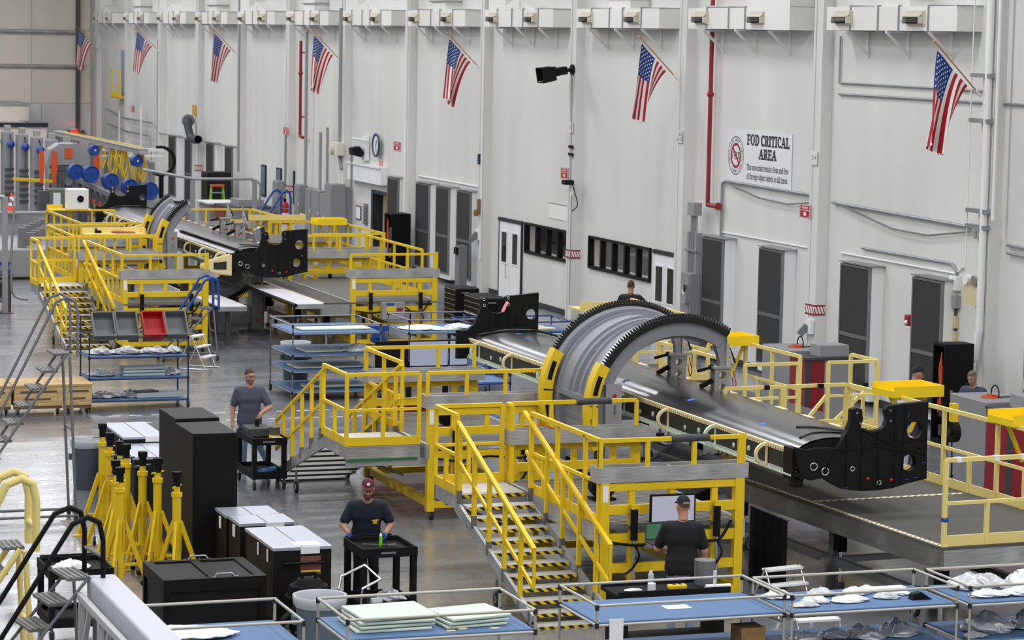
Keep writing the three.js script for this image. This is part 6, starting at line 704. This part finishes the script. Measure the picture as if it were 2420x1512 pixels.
// far jig: dark reel behind left stand bars, blue cloths
solo('blue_cloth', 'folded blue cloth on the far left stand tray table', 'cloth', bag(.45, .08, .3, 51).translate(14.0, 1.63, -63.1), M(0x2a4878, .8)); { const t = thing('stand_table', 'dark tool table on the deck of the far left stand', 'table', [13.5, 1.2, -63.1]); part(t, 'top', bx(-.7, .8, .36, .42, -.4, .4), mt.cabDark); for (const x of [-.6, .7]) part(t, 'leg', bx(x - .04, x + .04, 0, .36, -.3, .3), mt.cabDark); } solo('blue_roll', 'light blue roll on the far left stand tool table', 'roll', rod([12.95, 1.68, -63.0], [13.35, 1.66, -62.85], .06, 12), M(0x5c9ad6, .7));
[[13.55, -34.3, 'nearest'], [13.6, -41.2, 'second']].forEach(([x, z, l]) => { const t = thing('cable_reel', `black cable reel on the deck of the ${l} stand`, 'reel', [x, 1.2, z]); part(t, 'drum', wheel(0, .2, 0, .18, .16, 'z', 20), mt.black); part(t, 'frame', [bx(-.16, .16, 0, .03, -.14, .14), bx(-.02, .02, .03, .22, -.12, -.1), bx(-.02, .02, .03, .22, .1, .12)], mt.black); });

// small things on stands and rails
solo('air_hose', 'thin red air hose looped over the tray behind the nearest stand', 'hose', tube([[13.0, 1.98, -36.0], [13.3, 2.0, -35.9], [13.5, 1.9, -35.85], [13.3, 1.8, -35.85], [12.98, 1.85, -35.85]], .008, 30, 6), mt.red);
{ const t = thing('control_box', 'grey control box with a blue and a yellow label on the far right stand', 'control box', [18.75, .78, -61.12]); part(t, 'box', rbx(-.28, .28, 0, .42, -.08, .08, .02), mt.greyPaint); part(t, 'blue_label', bx(-.18, .0, .34, .4, .08, .085), mt.blue); part(t, 'yellow_label', bx(-.18, .05, .2, .32, .08, .085), mt.yellow); part(t, 'red_label', bx(.08, .22, .2, .28, .08, .085), mt.redD); part(t, 'cable', tube([[.26, .3, .05], [.4, .2, .08], [.42, -.3, .08], [.38, -.7, .06]], .02), mt.black); }
{ const t = thing('dark_curtain', 'black curtain hanging between the nearest stand and the grey platform', 'curtain', [15.65, 0, -33.4]); const pts = []; for (let i = 0; i <= 24; i++) pts.push([i * .05, .05 * Math.sin(i * 1.3)]); for (let i = 24; i >= 0; i--) pts.push([i * .05, .05 * Math.sin(i * 1.3) + .012]); part(t, 'cloth', prism(pts, 1.05).rotateX(-Math.PI / 2).rotateY(Math.PI / 2).translate(0, .02, .6), mt.black); part(t, 'rod', rod([0, 1.08, -.6], [0, 1.08, .62], .015), mt.dgrey); part(t, 'rod_post', rod([0, 0, -.6], [0, 1.08, -.6], .015), mt.dgrey); }
[[17.2, -37.0], [18.1, -37.0], [18.85, -37.0]].forEach(([x, z], i) => solo('black_tape_wrap', `${['left', 'middle', 'right'][i]} black tape wrap on the far pale rail of the nearest platform`, 'tape', bar([x, 2.3, z], [x + .08, 2.3, z], .066), mt.black));

// ---------- people ----------
function surfaceNet(f, mn, mx, cell) {      // f(x,y,z) -> distance; returns an indexed geometry
  const n = [0, 1, 2].map(i => Math.ceil((mx[i] - mn[i]) / cell) + 1), N = n[0] * n[1] * n[2], F = new Float32Array(N), id = (i, j, k) => (k * n[1] + j) * n[0] + i;
  for (let k = 0; k < n[2]; k++) for (let j = 0; j < n[1]; j++) for (let i = 0; i < n[0]; i++) F[id(i, j, k)] = f(mn[0] + i * cell, mn[1] + j * cell, mn[2] + k * cell);
  const vi = new Int32Array(N).fill(-1), pos = [], idx = [], E = [[0, 1], [0, 2], [0, 4], [1, 3], [1, 5], [2, 3], [2, 6], [3, 7], [4, 5], [4, 6], [5, 7], [6, 7]];
  for (let k = 0; k < n[2] - 1; k++) for (let j = 0; j < n[1] - 1; j++) for (let i = 0; i < n[0] - 1; i++) {
    const c = []; let m = 0; for (let q = 0; q < 8; q++) { c[q] = F[id(i + (q & 1), j + (q >> 1 & 1), k + (q >> 2))]; if (c[q] < 0) m |= 1 << q; } if (!m || m === 255) continue;
    let x = 0, y = 0, z = 0, w = 0; for (const [a, b] of E) if ((c[a] < 0) !== (c[b] < 0)) { const t = c[a] / (c[a] - c[b]); x += (a & 1) + t * ((b & 1) - (a & 1)); y += (a >> 1 & 1) + t * ((b >> 1 & 1) - (a >> 1 & 1)); z += (a >> 2) + t * ((b >> 2) - (a >> 2)); w++; }
    vi[id(i, j, k)] = pos.length / 3; pos.push(mn[0] + (i + x / w) * cell, mn[1] + (j + y / w) * cell, mn[2] + (k + z / w) * cell);
  }
  for (let k = 1; k < n[2] - 1; k++) for (let j = 1; j < n[1] - 1; j++) for (let i = 1; i < n[0] - 1; i++) {
    const a = F[id(i, j, k)] < 0; for (let ax = 0; ax < 3; ax++) { const b = F[id(i + (ax === 0), j + (ax === 1), k + (ax === 2))] < 0; if (a === b) continue; const u = ax === 0 ? [0, 1, 0] : ax === 1 ? [0, 0, 1] : [1, 0, 0], v = ax === 0 ? [0, 0, 1] : ax === 1 ? [1, 0, 0] : [0, 1, 0]; const q = [vi[id(i, j, k)], vi[id(i - u[0], j - u[1], k - u[2])], vi[id(i - u[0] - v[0], j - u[1] - v[1], k - u[2] - v[2])], vi[id(i - v[0], j - v[1], k - v[2])]]; if (q.some(t => t < 0)) continue; if (a) idx.push(q[0], q[1], q[2], q[0], q[2], q[3]); else idx.push(q[0], q[2], q[1], q[0], q[3], q[2]); }
  }
  const g = new THREE.BufferGeometry(); g.setAttribute('position', new THREE.Float32BufferAttribute(pos, 3)); g.setIndex(idx); g.computeVertexNormals(); return g;
}
const cap = (p, a, b, ra, rb) => { const x = b[0] - a[0], y = b[1] - a[1], z = b[2] - a[2], px = p[0] - a[0], py = p[1] - a[1], pz = p[2] - a[2]; let t = (px * x + py * y + pz * z) / (x * x + y * y + z * z + 1e-9); t = t < 0 ? 0 : t > 1 ? 1 : t; return Math.hypot(px - t * x, py - t * y, pz - t * z) - (ra + (rb - ra) * t); };
const ell = (p, c, r) => { const x = (p[0] - c[0]) / r[0], y = (p[1] - c[1]) / r[1], z = (p[2] - c[2]) / r[2], k = Math.hypot(x, y, z); return (k - 1) * Math.min(...r); };
const smin = (a, b, k) => { const h = Math.max(k - Math.abs(a - b), 0) / k; return Math.min(a, b) - h * h * k * .25; };
function meshPrims(prims, mn, mx, cell, cols, tint) {     // prims: [kind, ...args, material, blend]
  const dist = (q, p) => q.e ? ell(p, q.e[0], q.e[1]) : cap(p, q.c[0], q.c[1], q.c[2], q.c[3]);
  const g = surfaceNet((x, y, z) => { const p = [x, y, z]; let d = 1; for (const q of prims) { const e = dist(q, p); d = d === 1 ? e : smin(d, e, q.k ?? .03); } return d; }, mn, mx, cell);
  const P = g.attributes.position, col = new Float32Array(P.count * 3), c = new THREE.Color();
  for (let i = 0; i < P.count; i++) { const p = [P.getX(i), P.getY(i), P.getZ(i)]; let best = 9, m = 0; for (const q of prims) { const e = dist(q, p); if (e < best) { best = e; m = q.m; } } c.set(cols[m]); if (tint) tint(p, c, m); col.set([c.r, c.g, c.b], i * 3); }
  g.setAttribute('color', new THREE.BufferAttribute(col, 3)); return g;
}
function handGeo(side, curl, cols) {      // wrist at the origin, fingers down, thumb forward (+z); palm looks to -side x
  const s = -side, pr = [{ c: [[0, .01, 0], [0, -.05, 0], .026, .03], m: 0 }, { c: [[0, -.045, .022], [0, -.085, .026], .016, .014], m: 0, k: .015 }, { c: [[0, -.045, -.022], [0, -.08, -.028], .016, .013], m: 0, k: .015 }, { c: [[0, -.05, 0], [0, -.085, 0], .018, .015], m: 0, k: .015 }];
  [[.03, .072], [.01, .082], [-.011, .076], [-.031, .058]].forEach(([z, L], i) => { let p = [0, -.085 + Math.abs(i - 1) * .004, z], a = .12; for (let j = 0; j < 3; j++) { a += curl * [.5, .8, .6][j]; const l = L * [.45, .32, .26][j], q = [p[0] + s * Math.sin(a) * l, p[1] - Math.cos(a) * l, p[2] * 1.02]; pr.push({ c: [p, q, .0092 - j * .0008, .0086 - j * .001], m: 0, k: .006 }); p = q; } });
  pr.push({ c: [[s * .006, -.025, .026], [s * .02, -.058, .047], .014, .011], m: 0, k: .014 }, { c: [[s * .02, -.058, .047], [s * (.024 + curl * .012), -.09, .05], .0105, .008], m: 0, k: .006 });
  return meshPrims(pr, [-.1, -.19, -.07], [.1, .045, .09], .0042, cols);
}
const bodyMat = new THREE.MeshStandardMaterial({ vertexColors: true, roughness: .8 });
function person(label, o) {
  const t = thing('person', label, 'person', [o.x, 0, o.z], o.turn), S = (o.h || 1.78) / 1.78, J = o.J; t.scale.setScalar(S);
  const cols = [o.skin || '#b98a72', o.shirt, o.pants || '#5d7288', o.shoe || '#4a4643', o.glove || o.skin || '#b98a72'], lean = o.lean || 0, bend = o.bend || 0;      // lean shifts the chest forward
  const ch = y => [0, y, lean * Math.max(0, (y - .95) / .5)], W = (x, y, z = 0) => { const c = ch(y); return [x + (o.sway || 0) * Math.max(0, y - .95), y - bend * Math.max(0, y - .95), c[2] + z]; };
  const pr = [
    { c: [W(-.115, 1.395, -.01), W(.115, 1.395, -.01), .098, .098], m: 1, k: .06 }, { c: [W(-.1, 1.28, .0), W(.1, 1.28, .0), .122, .122], m: 1, k: .06 }, { c: [W(-.07, 1.12, .01), W(.07, 1.12, .01), .115 + (o.belly || 0), .115 + (o.belly || 0)], m: 1, k: .06 }, { c: [W(-.085, .99, .0), W(.085, .99, .0), .122, .122], m: 1, k: .05 }, { c: [W(-.088, .9, .0), W(.088, .9, .0), .126, .126], m: 1, k: .03 },
    { c: [[-.07, .84, 0], [.07, .84, 0], .1, .1], m: 2, k: .02 }, { c: [W(0, 1.43, -.01), W(0, 1.54, .01), .062, .054], m: 0, k: .035 }];
  for (const s of [-1, 1]) {
    const L = J[s < 0 ? 'R' : 'L'], hip = [s * .09, .9, 0];
    pr.push({ c: [hip, L.knee, .092, .064], m: 2, k: .04 }, { c: [L.knee, L.ankle, .064, .05], m: 2, k: .03 }, { c: [[L.ankle[0], L.ankle[1] - .03, L.ankle[2] - .02], [L.ankle[0] + (L.toe?.[0] ?? s * .03), L.toe?.[1] ?? .038, L.ankle[2] + (L.toe?.[2] ?? .15)], .045, .036], m: 3, k: .02 });
    const sh = W(s * .19, 1.41, -.005), el = L.elbow, wr = L.wrist, mid = sh.map((v, i) => v + (el[i] - v) * .74);
    pr.push({ c: [sh, mid, .076, .07], m: 1, k: .035 }, { c: [sh, el, .05, .046], m: 0, k: .012 }, { c: [el, wr, .047, .03], m: 0, k: .02 });
  }
  const mn = [9, -.01, 9], mx = [-9, 1.62, -9]; for (const q of pr) for (const e of [0, 1]) for (const a of [0, 2]) { mn[a] = Math.min(mn[a], q.c[e][a] - .15); mx[a] = Math.max(mx[a], q.c[e][a] + .15); }
  const gs = [meshPrims(pr, mn, mx, .0125, cols)];
  for (const s of [-1, 1]) { const L = J[s < 0 ? 'R' : 'L'], g = handGeo(s, L.curl ?? .35, [cols[4]]); const d = V(...L.wrist).sub(V(...L.elbow)).normalize(); if (L.hand) d.copy(V(...L.hand).normalize()); g.applyQuaternion(new THREE.Quaternion().setFromUnitVectors(V(0, -1, 0), d)); g.translate(...L.wrist); gs.push(g); }
  // head
  const hc = W(0, 1.665, .025), hp = [{ e: [[0, .03, -.012], [.077, .1, .096]], m: 0 }, { e: [[0, -.045, .02], [.061, .085, .074]], m: 0, k: .03 }, { c: [[0, -.108, .052], [0, -.1, .05], .024, .024], m: 0, k: .03 }, { c: [[0, .0, .088], [0, -.038, .106], .009, .0165], m: 0, k: .012 }, { c: [[-.034, .026, .078], [.034, .026, .078], .013, .013], m: 0, k: .02 }, { c: [[-.019, -.073, .085], [.019, -.073, .085], .007, .007], m: 1, k: .008 }, { e: [[-.079, -.008, -.008], [.011, .032, .02]], m: 0, k: .008 }, { e: [[.079, -.008, -.008], [.011, .032, .02]], m: 0, k: .008 }, { c: [[0, -.07, -.02], [0, -.17, -.035], .05, .054], m: 0, k: .03 }];
  const beard = o.beard && new THREE.Color(o.beard), hg = meshPrims(hp, [-.11, -.16, -.13], [.11, .15, .14], .0052, [cols[0], o.lip || '#a06a5c'], (p, c, m) => { if (beard && p[1] < -.045 - (p[2] < .02 ? .01 : 0) && p[2] > -.03 && p[1] > -.135 && !(m === 1) && !(p[1] > -.06 && Math.abs(p[0]) < .045 && p[2] > .095)) c.lerp(beard, .85); });
  const head = new THREE.Group(); head.rotation.set(o.nod || 0, o.look || 0, o.tilt || 0); head.position.set(...hc); head.updateMatrix(); hg.applyMatrix4(head.matrix); gs.push(hg);
  const merged = mergeGeometries(gs.map(g => { g = g.toNonIndexed(); g.deleteAttribute('uv'); return g; })); const b = new THREE.Mesh(merged, bodyMat); b.name = 'body'; b.castShadow = b.receiveShadow = true; t.add(b);
  const hpart = (n, g, m, l) => { const q = part(t, n, [].concat(g).map(x => clean(x).applyMatrix4(head.matrix)), m); if (l) q.userData.label = l; return q; };
  hpart('eyes', [ball(-.031, .003, .078, .0115, 1, .7, .7, 8), ball(.031, .003, .078, .0115, 1, .7, .7, 8)], mt.white); hpart('pupils', [ball(-.031, .003, .0855, .006, 1, 1, .5, 8), ball(.031, .003, .0855, .006, 1, 1, .5, 8)], mt.black);
  if (o.brow) hpart('eyebrows', [bar([-.05, .022, .083], [-.015, .026, .093], .006, .008), bar([.05, .022, .083], [.015, .026, .093], .006, .008)], M(o.brow, .9));
  if (o.hair) { const g = new THREE.SphereGeometry(1, 24, 14, 0, Math.PI * 2, 0, o.hairLen || 1.72), p = g.attributes.position; for (let i = 0; i < p.count; i++) { const k = 1 + .02 * vnoise(p.getX(i) * 9, p.getZ(i) * 9 + p.getY(i) * 7, 99); p.setXYZ(i, p.getX(i) * k, p.getY(i) * k, p.getZ(i) * k); } g.scale(.0805, .105, .0995); g.rotateX(-.56); g.translate(0, .033, -.014); g.computeVertexNormals(); hpart('hair', g, M(o.hair, .85, 0, { side: THREE.DoubleSide })); }
  if (o.cap) { const g = new THREE.SphereGeometry(1, 24, 12, 0, Math.PI * 2, 0, 1.5); g.scale(.087, .105, .105); g.rotateX(-.08); g.translate(0, .045, -.012); const q = [g]; const br = new THREE.CylinderGeometry(.085, .085, .01, 20, 1, false, -Math.PI / 2, Math.PI); br.scale(.95, 1, 1.05); br.rotateX(.16); br.translate(0, .052, .072); q.push(br); hpart('cap', q, M(o.cap, .8, 0, { side: THREE.DoubleSide })); hpart('cap_button', ball(0, .15, -.012, .008), M(o.cap, .8)); if (o.badge) hpart('cap_badge', ball(0, .092, .083, .026, 1, .8, .25), mt.white); if (o.strap) hpart('cap_strap', bx(-.04, .04, .04, .062, -.122, -.116), mt.tan); }
  if (o.glasses) { const gy = o.glasses === 'up' ? .1 : .003, gz = o.glasses === 'up' ? .07 : .098; hpart('glasses', [ringG(-.032, gy, gz, .021, .0022), ringG(.032, gy, gz, .021, .0022), rod([-.012, gy, gz], [.012, gy, gz], .002, 5), rod([-.053, gy, gz], [-.08, gy, gz - .09], .002, 5), rod([.053, gy, gz], [.08, gy, gz - .09], .002, 5)], mt.black); }
  return t;
}
const stand = { L: { knee: [.1, .5, .02], ankle: [.11, .1, -.02], elbow: [.27, 1.13, -.03], wrist: [.27, .88, .06] }, R: { knee: [-.1, .5, .02], ankle: [-.11, .1, -.02], elbow: [-.27, 1.13, -.03], wrist: [-.27, .88, .06] } };
person('man in grey T-shirt and jeans standing at the black cart with a tote', { x: 11.2, z: -44.72, turn: -.18, h: 1.78, shirt: '#4a4d5c', pants: '#6b8299', shoe: '#55565a', skin: '#b78a74', hair: '#4a3c30', beard: '#7d6a5c', brow: '#4a3c30', look: .45, nod: .05, glasses: 'on', J: { L: { knee: [.16, .5, .03], ankle: [.3, .2, -.34], toe: [.02, .06, .12], elbow: [.34, 1.14, .08], wrist: [.16, 1.06, .34], hand: [-.25, -.75, .6], curl: .95 }, R: { knee: [-.1, .5, .02], ankle: [-.09, .1, -.03], elbow: [-.28, 1.13, -.03], wrist: [-.29, .87, .04] } } });
person('man in navy T-shirt and maroon cap pushing the front black cart', { x: 10.06, z: -33.84, turn: -.22, h: 1.76, shirt: '#161b2c', pants: '#14161c', shoe: '#1c1c1e', skin: '#b5866f', hair: '#2a221d', hairLen: 1.5, beard: '#3a2a22', brow: '#2a221d', cap: '#5b1f2c', badge: 1, nod: .18, glasses: 'on', lean: .14, bend: .08, glove: '#2d4f9e', J: { L: { knee: [.1, .5, .05], ankle: [.12, .1, -.05], elbow: [.32, 1.12, .1], wrist: [.23, 1.03, .3], hand: [0, -.55, .8], curl: .8 }, R: { knee: [-.1, .5, .05], ankle: [-.12, .1, -.05], elbow: [-.32, 1.12, .1], wrist: [-.25, 1.03, .3], hand: [0, -.55, .8], curl: .8 } } });
person('man in black T-shirt and dark cap seen from behind at the monitor', { x: 13.32, z: -30.95, turn: Math.PI - .35, h: 1.79, shirt: '#101012', pants: '#7f91a3', shoe: '#3a3632', skin: '#b88870', hair: '#5a4636', hairLen: 1.5, cap: '#14161f', strap: 1, nod: .12, look: .3, J: { L: { knee: [.1, .5, .03], ankle: [.12, .1, -.03], elbow: [.3, 1.12, .1], wrist: [.18, 1.06, .32] }, R: { knee: [-.1, .5, .03], ankle: [-.12, .1, -.03], elbow: [-.28, 1.12, .02], wrist: [-.3, .88, .1] } } });
{ const l = scene.getObjectByName('person_002'); part(l, 'holster', rbx(-.24, -.14, .84, 1.0, -.06, .06, .02), M(0x1d4a48, .6)); }
{ const l = scene.getObjectByName('person_001'); part(l, 'shirt_print', [bx(.07, .13, 1.14, 1.24, .195, .2), bx(.05, .15, 1.18, 1.2, .194, .199)], M(0xc9a51e, .7), { label: 'small yellow print' }); }
person('man in black T-shirt seen from behind beyond the grey ring', { x: 23.72, z: -58.5, turn: 2.6, h: 1.86, shirt: '#121214', pants: '#4a5a6e', shoe: '#1d1d20', skin: '#b0836c', hair: '#4a392e', hairLen: 1.6, nod: .1, J: { L: { knee: [.1, .5, .03], ankle: [.12, .1, -.03], elbow: [.32, 1.15, .1], wrist: [.3, 1.02, .36] }, R: { knee: [-.1, .52, -.05], ankle: [-.12, .12, -.18], toe: [-.02, .03, .14], elbow: [-.42, 1.2, .0], wrist: [-.58, 1.05, .15] } } });
person('man in dark polo with glasses pushed up on his head', { x: 24.0, z: -42.7, turn: -1.0, h: 1.72, shirt: '#3b4352', pants: '#2b2f38', skin: '#a8795f', hair: '#6a625c', hairLen: 1.6, brow: '#4a3c30', nod: .35, glasses: 'up', bend: .05, lean: .1, J: { L: { knee: [.1, .5, .03], ankle: [.12, .1, -.03], elbow: [.3, 1.12, .1], wrist: [.16, 1.1, .34] }, R: { knee: [-.1, .5, .03], ankle: [-.12, .1, -.03], elbow: [-.3, 1.12, .12], wrist: [-.16, 1.12, .36], curl: .9 } } });
{ const l = scene.getObjectByName('person_004'); part(l, 'lanyard', [tube([[-.07, 1.38, .2], [0, 1.25, .25], [.07, 1.38, .2]], .008)], mt.blue); }
{ const t = thing('flashlight', 'dark flashlight held by the man with glasses on his head', 'flashlight', [23.62, 1.2, -42.55]); part(t, 'barrel', rod([-.12, .1, -.04], [.06, -.04, .02], .022, 10), mt.dgrey); part(t, 'head', rod([-.18, .145, -.06], [-.12, .1, -.04], .034, 12), mt.dgrey); }
person('man in black cap and grey shirt hidden behind the root rib', { x: 22.8, z: -42.7, turn: 1.3, h: 1.78, shirt: '#55585c', pants: '#2b2f38', skin: '#b08068', hair: '#2c2622', hairLen: 1.5, cap: '#121214', nod: .25, J: stand });

renderer.render(scene, camera);
